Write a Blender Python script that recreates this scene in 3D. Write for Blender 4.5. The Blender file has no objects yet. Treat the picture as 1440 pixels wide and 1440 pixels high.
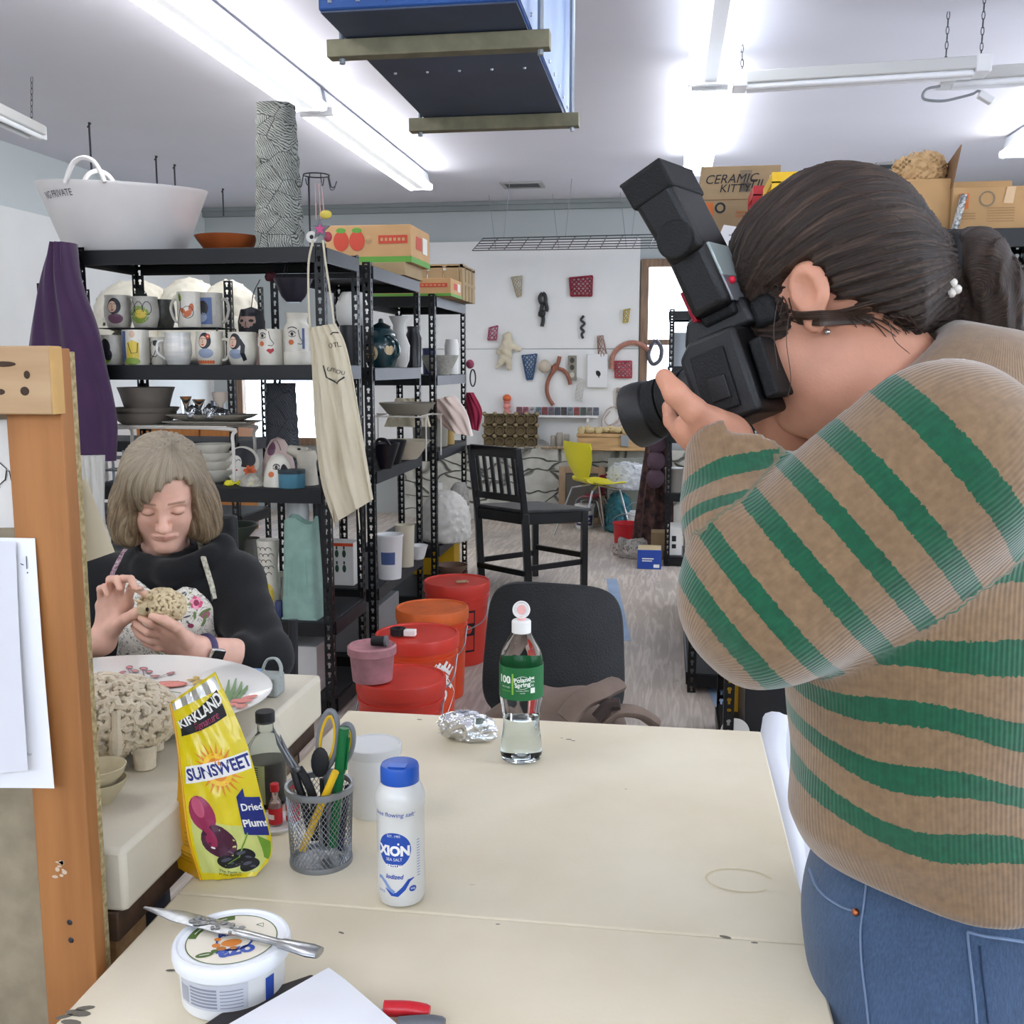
import bpy,bmesh,math,random
import numpy as np
from mathutils import Vector,Matrix,geometry,noise
random.seed(7)
PI=math.pi
SC=bpy.context.scene
COL=SC.collection
R=math.radians
YAW,PITCH,EYE=R(8.6),R(8.1),1.40
_ca,_sa,_cp,_sp=math.cos(YAW),math.sin(YAW),math.cos(PITCH),math.sin(PITCH)
RGT=Vector((_ca,_sa,0));FWD=Vector((-_sa*_cp,_ca*_cp,-_sp));UPV=Vector((-_sa*_sp,_ca*_sp,_cp))
EYEV=Vector((0,0,EYE))
def ray(px,py):return FWD+RGT*((px-720)/1440)-UPV*((py-720)/1440)
def at(px,py,Y):
 d=ray(px,py);return EYEV+d*(Y/d.y)
def az(px,py,z):
 d=ray(px,py);return EYEV+d*((z-EYE)/d.z)
def ax(px,py,x):
 d=ray(px,py);return EYEV+d*(x/d.x)
def mpp(px,py,Y):return(at(px,py,Y)-EYEV).dot(FWD)/1440
def lin(c):
 if isinstance(c,str):
  c=[int(c[i:i+2],16)/255 for i in(0,2,4)]
 return[((x+.055)/1.055)**2.4 if x>.04045 else x/12.92 for x in c]
MATS={}
def mat(name,c,rough=.6,metal=0,bump=0,bscale=60,vary=0,vscale=8,c2=None,trans=0,emit=0,ior=1.45,sheen=0,coat=0,stretch=None,sss=0,alpha=1,detail=4,spec=None):
 if name in MATS:return MATS[name]
 m=bpy.data.materials.new(name);m.use_nodes=True;MATS[name]=m
 nt=m.node_tree;N=nt.nodes;L=nt.links;b=N['Principled BSDF']
 col=lin(c);b.inputs['Base Color'].default_value=(*col,1)
 b.inputs['Roughness'].default_value=rough;b.inputs['Metallic'].default_value=metal
 b.inputs['IOR'].default_value=ior
 if trans:b.inputs['Transmission Weight'].default_value=trans
 if sheen:b.inputs['Sheen Weight'].default_value=sheen
 if coat:b.inputs['Coat Weight'].default_value=coat
 if alpha<1:b.inputs['Alpha'].default_value=alpha
 if spec is not None:b.inputs['Specular IOR Level'].default_value=spec
 if sss:
  b.inputs['Subsurface Weight'].default_value=sss;b.inputs['Subsurface Radius'].default_value=(.012,.004,.002);b.inputs['Subsurface Scale'].default_value=1
 if emit:
  b.inputs['Emission Color'].default_value=(*col,1);b.inputs['Emission Strength'].default_value=emit
 if vary or bump or c2:
  tc=N.new('ShaderNodeTexCoord');mp=N.new('ShaderNodeMapping');L.new(tc.outputs['Object'],mp.inputs['Vector'])
  if stretch:mp.inputs['Scale'].default_value=stretch
 if vary or c2:
  nz=N.new('ShaderNodeTexNoise');nz.inputs['Scale'].default_value=vscale;nz.inputs['Detail'].default_value=detail
  L.new(mp.outputs['Vector'],nz.inputs['Vector'])
  rp=N.new('ShaderNodeValToRGB');L.new(nz.outputs['Fac'],rp.inputs['Fac'])
  d=lin(c2)if c2 else[x*(1-vary)for x in col];e=col if c2 else[min(1,x*(1+vary*.5))for x in col]
  rp.color_ramp.elements[0].position=.35;rp.color_ramp.elements[1].position=.65
  rp.color_ramp.elements[0].color=(*d,1);rp.color_ramp.elements[1].color=(*e,1)
  L.new(rp.outputs['Color'],b.inputs['Base Color'])
 if bump:
  n2=N.new('ShaderNodeTexNoise');n2.inputs['Scale'].default_value=bscale;n2.inputs['Detail'].default_value=5
  L.new(mp.outputs['Vector'],n2.inputs['Vector'])
  bp=N.new('ShaderNodeBump');bp.inputs['Strength'].default_value=min(1,bump);bp.inputs['Distance'].default_value=.004
  L.new(n2.outputs['Fac'],bp.inputs['Height']);L.new(bp.outputs['Normal'],b.inputs['Normal'])
 return m
def nodes(m):return m.node_tree.nodes,m.node_tree.links,m.node_tree.nodes['Principled BSDF']
def rotz(a):return Matrix.Rotation(a,4,'Z')
def TR(loc,rz=0,rx=0,ry=0):return Matrix.Translation(Vector(loc))@Matrix.Rotation(rz,4,'Z')@Matrix.Rotation(ry,4,'Y')@Matrix.Rotation(rx,4,'X')
class MB:
 def __init__(s):s.v=[];s.f=[];s.m=[]
 def add(s,V,F,mi=0,M=None):
  o=len(s.v)
  s.v+=[tuple(M@Vector(p))for p in V]if M is not None else[tuple(p)for p in V]
  s.f+=[tuple(i+o for i in q)for q in F];s.m+=[mi]*len(F)
  return s
 def box(s,a,b,mi=0,M=None):
  x0,y0,z0=a;x1,y1,z1=b
  V=[(x0,y0,z0),(x1,y0,z0),(x1,y1,z0),(x0,y1,z0),(x0,y0,z1),(x1,y0,z1),(x1,y1,z1),(x0,y1,z1)]
  return s.add(V,[(0,3,2,1),(4,5,6,7),(0,1,5,4),(1,2,6,5),(2,3,7,6),(3,0,4,7)],mi,M)
 def cbox(s,c,d,mi=0,M=None):return s.box([c[i]-d[i]/2 for i in range(3)],[c[i]+d[i]/2 for i in range(3)],mi,M)
 def beam(s,p,q,w,h,mi=0,up=(0,0,1)):
  p,q=Vector(p),Vector(q);d=(q-p).normalized();u=Vector(up);sd=d.cross(u)
  if sd.length<1e-4:sd=d.cross(Vector((1,0,0)))
  sd.normalize();u=sd.cross(d).normalized()
  V=[e+sd*(w/2*i)+u*(h/2*j)for e in(p,q)for i,j in((-1,-1),(1,-1),(1,1),(-1,1))]
  return s.add(V,[(0,1,2,3),(7,6,5,4),(0,4,5,1),(1,5,6,2),(2,6,7,3),(3,7,4,0)],mi)
 def prism(s,poly,z0,z1,mi=0,M=None):
  n=len(poly);V=[(x,y,z0)for x,y in poly]+[(x,y,z1)for x,y in poly]
  return s.add(V,[tuple(range(n-1,-1,-1)),tuple(range(n,2*n))]+[(i,(i+1)%n,n+(i+1)%n,n+i)for i in range(n)],mi,M)
 def lathe(s,prof,seg=28,mi=0,M=None,wob=None):
  V=[];F=[];rings=[]
  for k,(r,z)in enumerate(prof):
   if r<1e-6:rings.append([len(V)]);V.append((0,0,z))
   else:
    rings.append(list(range(len(V),len(V)+seg)))
    for i in range(seg):
     a=2*PI*i/seg;rr=r*(wob(a,z)if wob else 1);V.append((rr*math.cos(a),rr*math.sin(a),z))
  for A,B in zip(rings,rings[1:]):
   for i in range(seg):
    j=(i+1)%seg
    if len(A)==1 and len(B)==1:continue
    if len(A)==1:F.append((A[0],B[i],B[j]))
    elif len(B)==1:F.append((A[i],A[j],B[0]))
    else:F.append((A[i],A[j],B[j],B[i]))
  return s.add(V,F,mi,M)
 def tube(s,pts,r,seg=8,mi=0,cap=True,close=False,flat=1):
  P=[Vector(p)for p in pts];n=len(P);rs=r if isinstance(r,(list,tuple))else[r]*n
  V=[];F=[];prev=None
  for i in range(n):
   t=(P[(i+1)%n]-P[i-1])if close else(P[min(i+1,n-1)]-P[max(i-1,0)])
   if t.length<1e-9:t=Vector((0,0,1))
   t.normalize()
   if prev is None:
    a=Vector((0,0,1))if abs(t.z)<.9 else Vector((1,0,0));u=t.cross(a).normalized()
   else:
    u=prev-t*prev.dot(t)
    if u.length<1e-6:u=t.orthogonal()
    u.normalize()
   prev=u;w=t.cross(u)
   for k in range(seg):
    a=2*PI*k/seg;V.append(P[i]+u*(math.cos(a)*rs[i])+w*(math.sin(a)*rs[i]*flat))
  for i in range(n if close else n-1):
   for k in range(seg):
    a,b=i*seg,((i+1)%n)*seg
    F.append((a+k,a+(k+1)%seg,b+(k+1)%seg,b+k))
  if cap and not close:F+=[tuple(range(seg-1,-1,-1)),tuple(range((n-1)*seg,n*seg))]
  return s.add(V,F,mi)
 def ell(s,c,rad,mi=0,seg=16,M=None):
  pr=[(math.sin(PI*i/(seg//2)),-math.cos(PI*i/(seg//2)))for i in range(seg//2+1)]
  pr[0]=(0,-1);pr[-1]=(0,1)
  if not isinstance(rad,(list,tuple)):rad=(rad,)*3
  T=Matrix.Translation(Vector(c))@Matrix.Diagonal((*rad,1))
  return s.lathe(pr,seg,mi,(M@T)if M is not None else T)
 def grid(s,fn,nu,nv,mi=0,thick=0,cu=False):
  """surface fn(u,v) for u,v in 0..1; thick>0 gives it a second skin along its normals"""
  P=np.array([[fn(i/nu if not cu else i/nu,j/nv)for j in range(nv+1)]for i in range(nu+(0 if cu else 1))],float)
  n0,n1=P.shape[:2]
  idx=lambda i,j,o=0:o+(i%n0)*n1+j
  F=[(idx(i,j),idx(i+1,j),idx(i+1,j+1),idx(i,j+1))for i in range(nu)for j in range(nv)]
  V=P.reshape(-1,3)
  if thick:
   du=np.gradient(P,axis=0);dv=np.gradient(P,axis=1);nn=np.cross(du,dv);nn/=np.linalg.norm(nn,axis=2,keepdims=True)+1e-9
   Q=(P-nn*thick).reshape(-1,3);o=len(V)
   F+=[tuple(reversed([i+o for i in f]))for f in list(F)]
   for j in range(nv):
    if not cu:F+=[(idx(0,j),idx(0,j+1),idx(0,j+1,o),idx(0,j,o)),(idx(nu,j+1),idx(nu,j),idx(nu,j,o),idx(nu,j+1,o))]
   for i in range(nu):F+=[(idx(i+1,0),idx(i,0),idx(i,0,o),idx(i+1,0,o)),(idx(i,nv),idx(i+1,nv),idx(i+1,nv,o),idx(i,nv,o))]
   V=np.vstack([V,Q])
  return s.add([tuple(p)for p in V],F,mi)
 def build(s,name,mats,parent=None,smooth=True,bevel=0,world=False,ang=40,seg=2,fixn=True,sub=0,label=None):
  me=bpy.data.meshes.new(name)
  V=s.v
  if world and parent is not None:
   I=parent_matrix(parent).inverted();V=[tuple(I@Vector(p))for p in V]
  me.from_pydata(V,[],s.f)
  for m in(mats if isinstance(mats,(list,tuple))else[mats]):me.materials.append(m)
  if max(s.m,default=0):me.polygons.foreach_set('material_index',s.m)
  if fixn:
   bm=bmesh.new();bm.from_mesh(me);bmesh.ops.recalc_face_normals(bm,faces=bm.faces);bm.to_mesh(me);bm.free()
  o=bpy.data.objects.new(name,me);COL.objects.link(o)
  if smooth:smooth_by_angle(me,ang)
  if bevel:
   b=o.modifiers.new('bevel','BEVEL');b.width=bevel;b.segments=seg;b.limit_method='ANGLE';b.angle_limit=R(35)
  if sub:
   b=o.modifiers.new('sub','SUBSURF');b.levels=sub;b.render_levels=sub
  if parent is not None:o.parent=parent
  if label:o['label']=label
  return o
def smooth_by_angle(me,ang):
 me.polygons.foreach_set('use_smooth',[True]*len(me.polygons))
 try:me.set_sharp_from_angle(angle=R(ang))
 except Exception:pass
def parent_matrix(o):
 M=o.matrix_basis.copy()
 while o.parent is not None:
  o=o.parent;M=o.matrix_basis@M
 return M
def tag(o,label,cat,group=None):
 o['label']=label;o['category']=cat
 if group:o['group']=group
 return o
def thing(name,label,cat,loc=(0,0,0),rz=0,group=None,rx=0,ry=0):
 o=bpy.data.objects.new(name,None);COL.objects.link(o);o.empty_display_size=.05
 o.location=loc;o.rotation_euler=(rx,ry,rz)
 return tag(o,label,cat,group)
def struct(o):o['kind']='structure';return o
def stuff(o):o['kind']='stuff';return o
def copy_tree(o,loc=None,rz=None,label=None,scale=None,parent=None):
 c=o.copy();COL.objects.link(c);c.parent=parent
 if loc is not None:c.location=loc
 if rz is not None:c.rotation_euler.z=rz
 if label:c['label']=label
 if scale:c.scale=(scale,)*3 if not isinstance(scale,tuple)else scale
 for ch in list(o.children):copy_tree(ch,parent=c)
 return c
class Draw:
 """2-D shapes (metres) that are laid on a surface through a mapping (x, y, lift) -> point"""
 def __init__(s):s.t=[]
 def ell(s,cx,cy,rx,ry,mi=0,rot=0,layer=1,n=20,a0=0,a1=2*PI):
  c,q=math.cos(rot),math.sin(rot);P=[(cx,cy)];T=[];rings=3
  for k in range(1,rings+1):
   for i in range(n):
    a=a0+(a1-a0)*i/(n if a1-a0>6.28 else n-1);x,y=rx*math.cos(a)*k/rings,ry*math.sin(a)*k/rings
    P.append((cx+x*c-y*q,cy+x*q+y*c))
  full=a1-a0>6.28
  for i in range(n if full else n-1):
   j=(i+1)%n;T.append((0,1+i,1+j))
   for k in range(rings-1):T.append((1+k*n+i,1+(k+1)*n+i,1+(k+1)*n+j,1+k*n+j))
  s.t.append((P,T,mi,layer));return s
 def stroke(s,pts,w,mi=0,layer=2,taper=False):
  P=[];T=[];n=len(pts)
  for i,(x,y)in enumerate(pts):
   a=pts[max(0,i-1)];b=pts[min(n-1,i+1)];dx,dy=b[0]-a[0],b[1]-a[1];l=math.hypot(dx,dy)or 1
   h=w/2*(math.sin(PI*(i+.35)/(n-.3))if taper else 1);P+=[(x-dy/l*h,y+dx/l*h),(x+dy/l*h,y-dx/l*h)]
  T=[(2*i,2*i+1,2*i+3,2*i+2)for i in range(n-1)]
  s.t.append((P,T,mi,layer));return s
 def poly(s,pts,mi=0,layer=1):
  tr=geometry.tessellate_polygon([[Vector((x,y,0))for x,y in pts]])
  s.t.append((list(pts),[tuple(q)for q in tr],mi,layer));return s
 def rect(s,x0,y0,x1,y1,mi=0,layer=1,n=8):
  P=[(x0+(x1-x0)*i/n,y)for i in range(n+1)for y in(y0,y1)]
  s.t.append((P,[(2*i,2*i+2,2*i+3,2*i+1)for i in range(n)],mi,layer));return s
 def arc(s,cx,cy,r,a0,a1,w,mi=0,layer=2,n=12,ry=None):
  return s.stroke([(cx+r*math.cos(a0+(a1-a0)*i/n),cy+(ry or r)*math.sin(a0+(a1-a0)*i/n))for i in range(n+1)],w,mi,layer)
 def text(s,txt,x,y,size,mi=0,layer=3,align='CENTER',rot=0,sx=1,shear=0,bold=0,arc=0):
  c=bpy.data.curves.new('t','FONT');c.body=txt;c.size=size;c.align_x=align;c.align_y='CENTER';c.shear=shear;c.offset=bold;c.resolution_u=3
  o=bpy.data.objects.new('t',c);me=bpy.data.meshes.new_from_object(o)
  P=[]
  for v in me.vertices:
   px,py=v.co.x*sx,v.co.y
   if arc:
    a=px/arc;rr=arc+(-py if arc<0 else py)*(1 if arc>0 else-1);px,py=rr*math.sin(a),rr*math.cos(a)-arc
   P.append((x+px*math.cos(rot)-py*math.sin(rot),y+px*math.sin(rot)+py*math.cos(rot)))
  T=[tuple(p.vertices)for p in me.polygons]
  bpy.data.objects.remove(o);bpy.data.curves.remove(c);bpy.data.meshes.remove(me)
  s.t.append((P,T,mi,layer));return s
 def build(s,name,mats,parent,fmap,step=.0003,sub=0,label=None,world=False):
  b=MB()
  for P,T,mi,layer in s.t:
   if sub:
    bm=bmesh.new();vs=[bm.verts.new((x,y,0))for x,y in P]
    for q in T:
     try:bm.faces.new([vs[i]for i in q])
     except ValueError:pass
    for _ in range(8):
     es=[e for e in bm.edges if e.calc_length()>sub]
     if not es:break
     bmesh.ops.subdivide_edges(bm,edges=es,cuts=1);bmesh.ops.triangulate(bm,faces=[f for f in bm.faces if len(f.verts)>4])
    bm.verts.index_update();P=[(v.co.x,v.co.y)for v in bm.verts];T=[tuple(v.index for v in f.verts)for f in bm.faces];bm.free()
   b.add([fmap(x,y,layer*step)for x,y in P],T,mi)
  return b.build(name,mats,parent,fixn=False,world=world,smooth=False,label=label)
def planemap(o,xd,yd):
 o,xd,yd=Vector(o),Vector(xd).normalized(),Vector(yd).normalized();n=xd.cross(yd)
 return lambda x,y,l:o+xd*x+yd*y+n*l
def cylmap(rfun,a0=-PI/2,z0=0,c=(0,0),rref=None):
 """wrap round a lathe body: x along the girth, y up; rfun a radius or radius(z)"""
 rf=rfun if callable(rfun)else(lambda z:rfun)
 def f(x,y,l):
  r=rf(z0+y);a=a0+x/(rref or max(rf(z0),1e-4));return Vector((c[0]+(r+l)*math.cos(a),c[1]+(r+l)*math.sin(a),z0+y))
 return f
def profmap(prof,a0=-PI/2,z0=0):
 zs=[p[1]for p in prof];rs=[p[0]for p in prof]
 return cylmap(lambda z:float(np.interp(z,zs,rs)),a0,z0,rref=max(rs))
def sd_caps(P,a,b,r1,r2):
 a,b=np.array(a,'f4'),np.array(b,'f4');d=b-a;L2=float(d@d)+1e-12
 t=np.clip(((P-a)@d)/L2,0,1)
 return np.linalg.norm(P-a-t[:,None]*d,axis=1)-(r1+(r2-r1)*t)
def sd_ell(P,c,rad,M=None):
 Q=P-np.array(c,'f4')
 if M is not None:Q=Q@np.array(M,'f4')
 rad=np.array(rad,'f4');k0=np.linalg.norm(Q/rad,axis=1);k1=np.linalg.norm(Q/(rad*rad),axis=1)
 return k0*(k0-1)/(k1+1e-9)
def sd_box(P,c,h,rnd=0,M=None):
 Q=P-np.array(c,'f4')
 if M is not None:Q=Q@np.array(M,'f4')
 q=np.abs(Q)-(np.array(h,'f4')-rnd)
 return np.linalg.norm(np.maximum(q,0),axis=1)+np.minimum(q.max(axis=1),0)-rnd
def smin(a,b,k):
 h=np.maximum(k-np.abs(a-b),0)/k;return np.minimum(a,b)-h*h*k*.25
def smax(a,b,k):return-smin(-a,-b,k)
def surf_net(fn,lo,hi,h,block=8):
 """vertices, quads of fn = 0; only blocks near the surface are sampled finely"""
 lo=np.array(lo,'f4');n=np.maximum(np.ceil((np.array(hi)-lo)/h/block).astype(int),1)*block+1
 D=np.full(n,9.,'f4')
 nb=(n-1)//block
 C=np.stack(np.meshgrid(*[np.arange(k)for k in nb],indexing='ij'),-1).reshape(-1,3)
 ctr=lo+(C*block+block/2)*h
 dc=fn(ctr.astype('f4'));near=np.abs(dc)<block*h*1.25
 for c,d in zip(C[~near],dc[~near]):
  s=c*block;D[s[0]:s[0]+block+1,s[1]:s[1]+block+1,s[2]:s[2]+block+1]=9. if d>0 else-9.
 o=np.stack(np.meshgrid(*[np.arange(block+1)]*3,indexing='ij'),-1).reshape(-1,3)
 Cn=C[near]
 for i in range(0,len(Cn),400):
  cs=Cn[i:i+400]*block;G=(cs[:,None,:]+o[None]).reshape(-1,3)
  D[G[:,0],G[:,1],G[:,2]]=fn((lo+G*h).astype('f4'))
 S=D<0
 corners=[(i,j,k)for i in(0,1)for j in(0,1)for k in(0,1)]
 m=n-1
 cnt=sum(S[i:i+m[0],j:j+m[1],k:k+m[2]].astype('i1')for i,j,k in corners)
 cells=np.argwhere((cnt>0)&(cnt<8))
 vid=np.full(m,-1,'i4');vid[tuple(cells.T)]=np.arange(len(cells))
 acc=np.zeros((len(cells),3),'f4');num=np.zeros(len(cells),'f4')
 for a in corners:
  for ax_ in range(3):
   if a[ax_]:continue
   b=list(a);b[ax_]=1
   da=D[tuple((cells+a).T)];db=D[tuple((cells+b).T)];cr=(da<0)!=(db<0)
   t=np.where(cr,da/np.where(cr,da-db,1),0);p=np.repeat(np.array([a],'f4'),len(cells),0);p[:,ax_]=t
   acc+=p*cr[:,None];num+=cr
 V=lo+(cells+acc/np.maximum(num,1)[:,None])*h
 Q=[]
 for ax_ in range(3):
  u,w=[(1,2),(2,0),(0,1)][ax_]
  A=S[tuple(slice(0,-1)if k==ax_ else slice(1,-1)for k in range(3))];B=S[tuple(slice(1,None)if k==ax_ else slice(1,-1)for k in range(3))]
  E=np.argwhere(A!=B)
  off=np.array([0 if k==ax_ else 1 for k in range(3)]);E=E+off
  fl=S[tuple(E.T)]
  e=np.eye(3,dtype=int);q=np.stack([vid[tuple((E-e[u]-e[w]).T)],vid[tuple((E-e[w]).T)],vid[tuple(E.T)],vid[tuple((E-e[u]).T)]],1)
  q[~fl]=q[~fl][:,::-1];Q.append(q)
 Q=np.vstack(Q);Q=Q[(Q>=0).all(1)]
 return V,Q
def sdf_obj(name,fn,lo,hi,h,mats,parent=None,attrs=None,relax=1,world=True,parts=None,label=None):
 """parts: list of (fn, lo, hi, h) sampled at their own fineness and kept as one mesh"""
 VV=[];QQ=[];o=0
 for f,l,u,hh in(parts or[(fn,lo,hi,h)]):
  V,Q=surf_net(f,l,u,hh)
  for _ in range(relax):
   E=np.vstack([Q[:,[0,1]],Q[:,[1,2]],Q[:,[2,3]],Q[:,[3,0]]])
   s=np.zeros_like(V);c=np.zeros(len(V));np.add.at(s,E[:,0],V[E[:,1]]);np.add.at(c,E[:,0],1);np.add.at(s,E[:,1],V[E[:,0]]);np.add.at(c,E[:,1],1)
   V=V*.5+.5*s/np.maximum(c,1)[:,None]
  VV.append(V);QQ.append(Q+o);o+=len(V)
 V=np.vstack(VV);Q=np.vstack(QQ)
 W=V
 if world and parent is not None:
  I=np.array(parent_matrix(parent).inverted());W=V@I[:3,:3].T+I[:3,3]
 me=bpy.data.meshes.new(name);me.from_pydata(W.tolist(),[],Q.tolist())
 for m in(mats if isinstance(mats,(list,tuple))else[mats]):me.materials.append(m)
 me.polygons.foreach_set('use_smooth',[True]*len(me.polygons))
 for an,af in(attrs or{}).items():
  val=af(V.astype('f4'))
  if an=='mi':me.polygons.foreach_set('material_index',np.round(val[Q].mean(1)).astype(int).tolist());continue
  if val.ndim==2:
   a=me.attributes.new(an,'FLOAT_VECTOR','POINT');a.data.foreach_set('vector',val.astype('f4').ravel())
  else:
   a=me.attributes.new(an,'FLOAT','POINT');a.data.foreach_set('value',val.astype('f4'))
 me.update()
 o=bpy.data.objects.new(name,me);COL.objects.link(o)
 if parent is not None:o.parent=parent
 if label:o['label']=label
 return o
def bez(p,n=12):
 """smooth curve through points (Catmull-Rom)"""
 P=[Vector(q)for q in p];P=[P[0]*2-P[1]]+P+[P[-1]*2-P[-2]];out=[]
 for i in range(1,len(P)-2):
  for k in range(n):
   t=k/n;a,b,c,d=P[i-1:i+3]
   out.append(.5*((2*b)+(c-a)*t+(2*a-5*b+4*c-d)*t*t+(3*b-a-3*c+d)*t**3))
 return out+[P[-2]]
def px_lathe(cx,Y,z,prof):
 """profile given in picture pixels (radius, height) at a place -> metres, with the place"""
 p=at(cx,600,Y);s=mpp(cx,600,Y);return Vector((p.x,Y,z)),[(max(0,r)*s,h*s)for r,h in prof],s
CEIL=2.88;XL,XR,YF,YB=-4.4,3.4,9.5,-2.2
M_wall=mat('wall_paint','ccd2d1',.7,bump=.05,bscale=90)
M_wallg=mat('grey_wall_paint','b4bab9',.7)
M_board=mat('white_board','e9e9e6',.6,bump=.06,bscale=40,vary=.03,vscale=3)
M_ceil=mat('ceiling_paint','d8d6de',.75,vary=.02,vscale=2)
M_trimg=mat('grey_trim','8b9190',.5)
M_white=mat('white_paint','e8e8e8',.4)
M_wood=mat('brown_wood','8a6f58',.5,vary=.3,vscale=5,stretch=(8,8,1))
M_day=mat('daylight_pane','e6f0ff',.2,emit=4.5)
M_floor=mat('floor_ply','d2c6b8',.55,c2='b3aaa2',vscale=1.1,bump=.15,bscale=12)
def _floor():
 N,L,b=nodes(M_floor)
 tc=[n for n in N if n.type=='TEX_COORD'][0]
 mp=N.new('ShaderNodeMapping');mp.inputs['Scale'].default_value=(14,1.2,1);mp.inputs['Rotation'].default_value=(0,0,.35);L.new(tc.outputs['Object'],mp.inputs['Vector'])
 w=N.new('ShaderNodeTexNoise');w.inputs['Scale'].default_value=2.2;w.inputs['Detail'].default_value=8;w.inputs['Distortion'].default_value=1.4;L.new(mp.outputs['Vector'],w.inputs['Vector'])
 r=N.new('ShaderNodeValToRGB');r.color_ramp.elements[0].position=.45;r.color_ramp.elements[1].position=.6
 r.color_ramp.elements[0].color=(.55,.5,.47,1);r.color_ramp.elements[1].color=(1,1,1,1);L.new(w.outputs['Fac'],r.inputs['Fac'])
 mx=N.new('ShaderNodeMixRGB');mx.blend_type='MULTIPLY';mx.inputs['Fac'].default_value=.55
 src=b.inputs['Base Color'].links[0].from_socket;L.new(src,mx.inputs[1]);L.new(r.outputs['Color'],mx.inputs[2]);L.new(mx.outputs['Color'],b.inputs['Base Color'])
_floor()
struct(MB().box((XL-.1,YB-.1,-.1),(XR+.1,YF+.1,0)).build('floor',M_floor))
struct(MB().box((XL-.1,YB-.1,CEIL),(XR+.1,YF+.1,CEIL+.1)).build('ceiling',M_ceil))
wx0,wx1,wz0,wz1=-.19,.62,.95,2.28
struct(MB().box((XL-.1,YF,0),(wx0,YF+.1,CEIL)).box((wx1,YF,0),(XR+.1,YF+.1,CEIL)).box((wx0,YF,0),(wx1,YF+.1,wz0)).box((wx0,YF,wz1),(wx1,YF+.1,CEIL)).build('wall_back',M_wallg))
struct(MB().box((XL-.1,YB,0),(XL,YF,CEIL)).build('wall_left',M_wall))
struct(MB().box((XR,YB,0),(XR+.1,YF,CEIL)).build('wall_right',M_wall))
struct(MB().box((XL,YB-.1,0),(XR,YB,CEIL)).build('wall_front',M_wall))
struct(MB().box((XL,YF-.05,2.80),(XR,YF,CEIL)).box((XL,YF-.08,2.845),(XR,YF-.05,CEIL)).build('trim_1',M_trimg,bevel=.004))
struct(MB().box((XL,YB+.5,0),(XL+.03,YF,2.45)).build('trim_2',M_board))
def window(n,x0,x1,z0,z1,y,frame_m,rail=True):
 f=MB();w=.07
 f.box((x0-w,y-.05,z0-w),(x0,y+.02,z1+w)).box((x1,y-.05,z0-w),(x1+w,y+.02,z1+w)).box((x0,y-.05,z1),(x1,y+.02,z1+w)).box((x0,y-.05,z0-w),(x1,y+.02,z0))
 if rail:f.box((x0,y-.03,(z0+z1)/2-.025),(x1,y+.02,(z0+z1)/2+.025))
 o=struct(f.build('window_%d'%n,frame_m,bevel=.004))
 MB().box((x0,y+.03,z0),(x1,y+.04,z1)).build('pane',M_day,o)
 return o
window(1,wx0,wx1,wz0,wz1,YF,M_wood)
window(2,-4.05,-3.1,.72,1.34,YF-.03,M_wood,False)
for i,(a,b_)in enumerate(((-3.9,-1.7),(-1.2,1.0),(1.5,3.1))):
 window(3+i,a,b_,1.6,2.5,YB+.06,M_white)  # unseen windows behind the viewpoint, added to give soft frontal light
for i,(a,b_)in enumerate(((.2,2.4),(4.6,6.8))):
 o=struct(MB().box((XR-.05,a-.07,.93),(XR,b_+.07,1.0)).box((XR-.05,a-.07,2.5),(XR,b_+.07,2.57)).box((XR-.05,a-.07,1.0),(XR,a,2.5)).box((XR-.05,b_,1.0),(XR,b_+.07,2.5)).build('window_%d'%(6+i),M_white,bevel=.004));MB().box((XR-.02,a,1.0),(XR-.01,b_,2.5)).build('pane',M_day,o)
M_stone=mat('painted_stone','bdbcb2',.8,bump=.9,bscale=18,vary=.25,vscale=5)
def _stone():
 N,L,b=nodes(M_stone)
 tc=[n for n in N if n.type=='TEX_COORD'][0]
 v=N.new('ShaderNodeTexVoronoi');v.feature='DISTANCE_TO_EDGE';v.inputs['Scale'].default_value=3.8;mp=N.new('ShaderNodeMapping');mp.inputs['Scale'].default_value=(.8,1,2.4)
 ns=N.new('ShaderNodeTexNoise');ns.inputs['Scale'].default_value=3;mv=N.new('ShaderNodeMixRGB');mv.inputs['Fac'].default_value=.25
 L.new(tc.outputs['Object'],mv.inputs[1]);L.new(ns.outputs['Color'],mv.inputs[2]);L.new(tc.outputs['Object'],ns.inputs['Vector'])
 L.new(mv.outputs['Color'],mp.inputs['Vector']);L.new(mp.outputs['Vector'],v.inputs['Vector'])
 r=N.new('ShaderNodeValToRGB');r.color_ramp.elements[0].position=.0;r.color_ramp.elements[1].position=.05
 r.color_ramp.elements[0].color=(.3,.29,.26,1);L.new(v.outputs['Distance'],r.inputs['Fac'])
 mx=N.new('ShaderNodeMixRGB');mx.blend_type='MULTIPLY';mx.inputs['Fac'].default_value=.85
 src=b.inputs['Base Color'].links[0].from_socket;L.new(src,mx.inputs[1]);L.new(r.outputs['Color'],mx.inputs[2]);L.new(mx.outputs['Color'],b.inputs['Base Color'])
 bp=N.new('ShaderNodeBump');bp.inputs['Strength'].default_value=1;bp.inputs['Distance'].default_value=.05;L.new(r.outputs['Color'],bp.inputs['Height'])
 L.new(b.inputs['Normal'].links[0].from_socket,bp.inputs['Normal']);L.new(bp.outputs['Normal'],b.inputs['Normal'])
_stone()
_sw=struct(MB().grid(lambda u,v:(-2.4+2.9*u,9.2+.035*noise.noise(Vector((u*14,v*5,0))),.66*v),60,16,thick=.26).build('wall_stone',M_stone))
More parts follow.
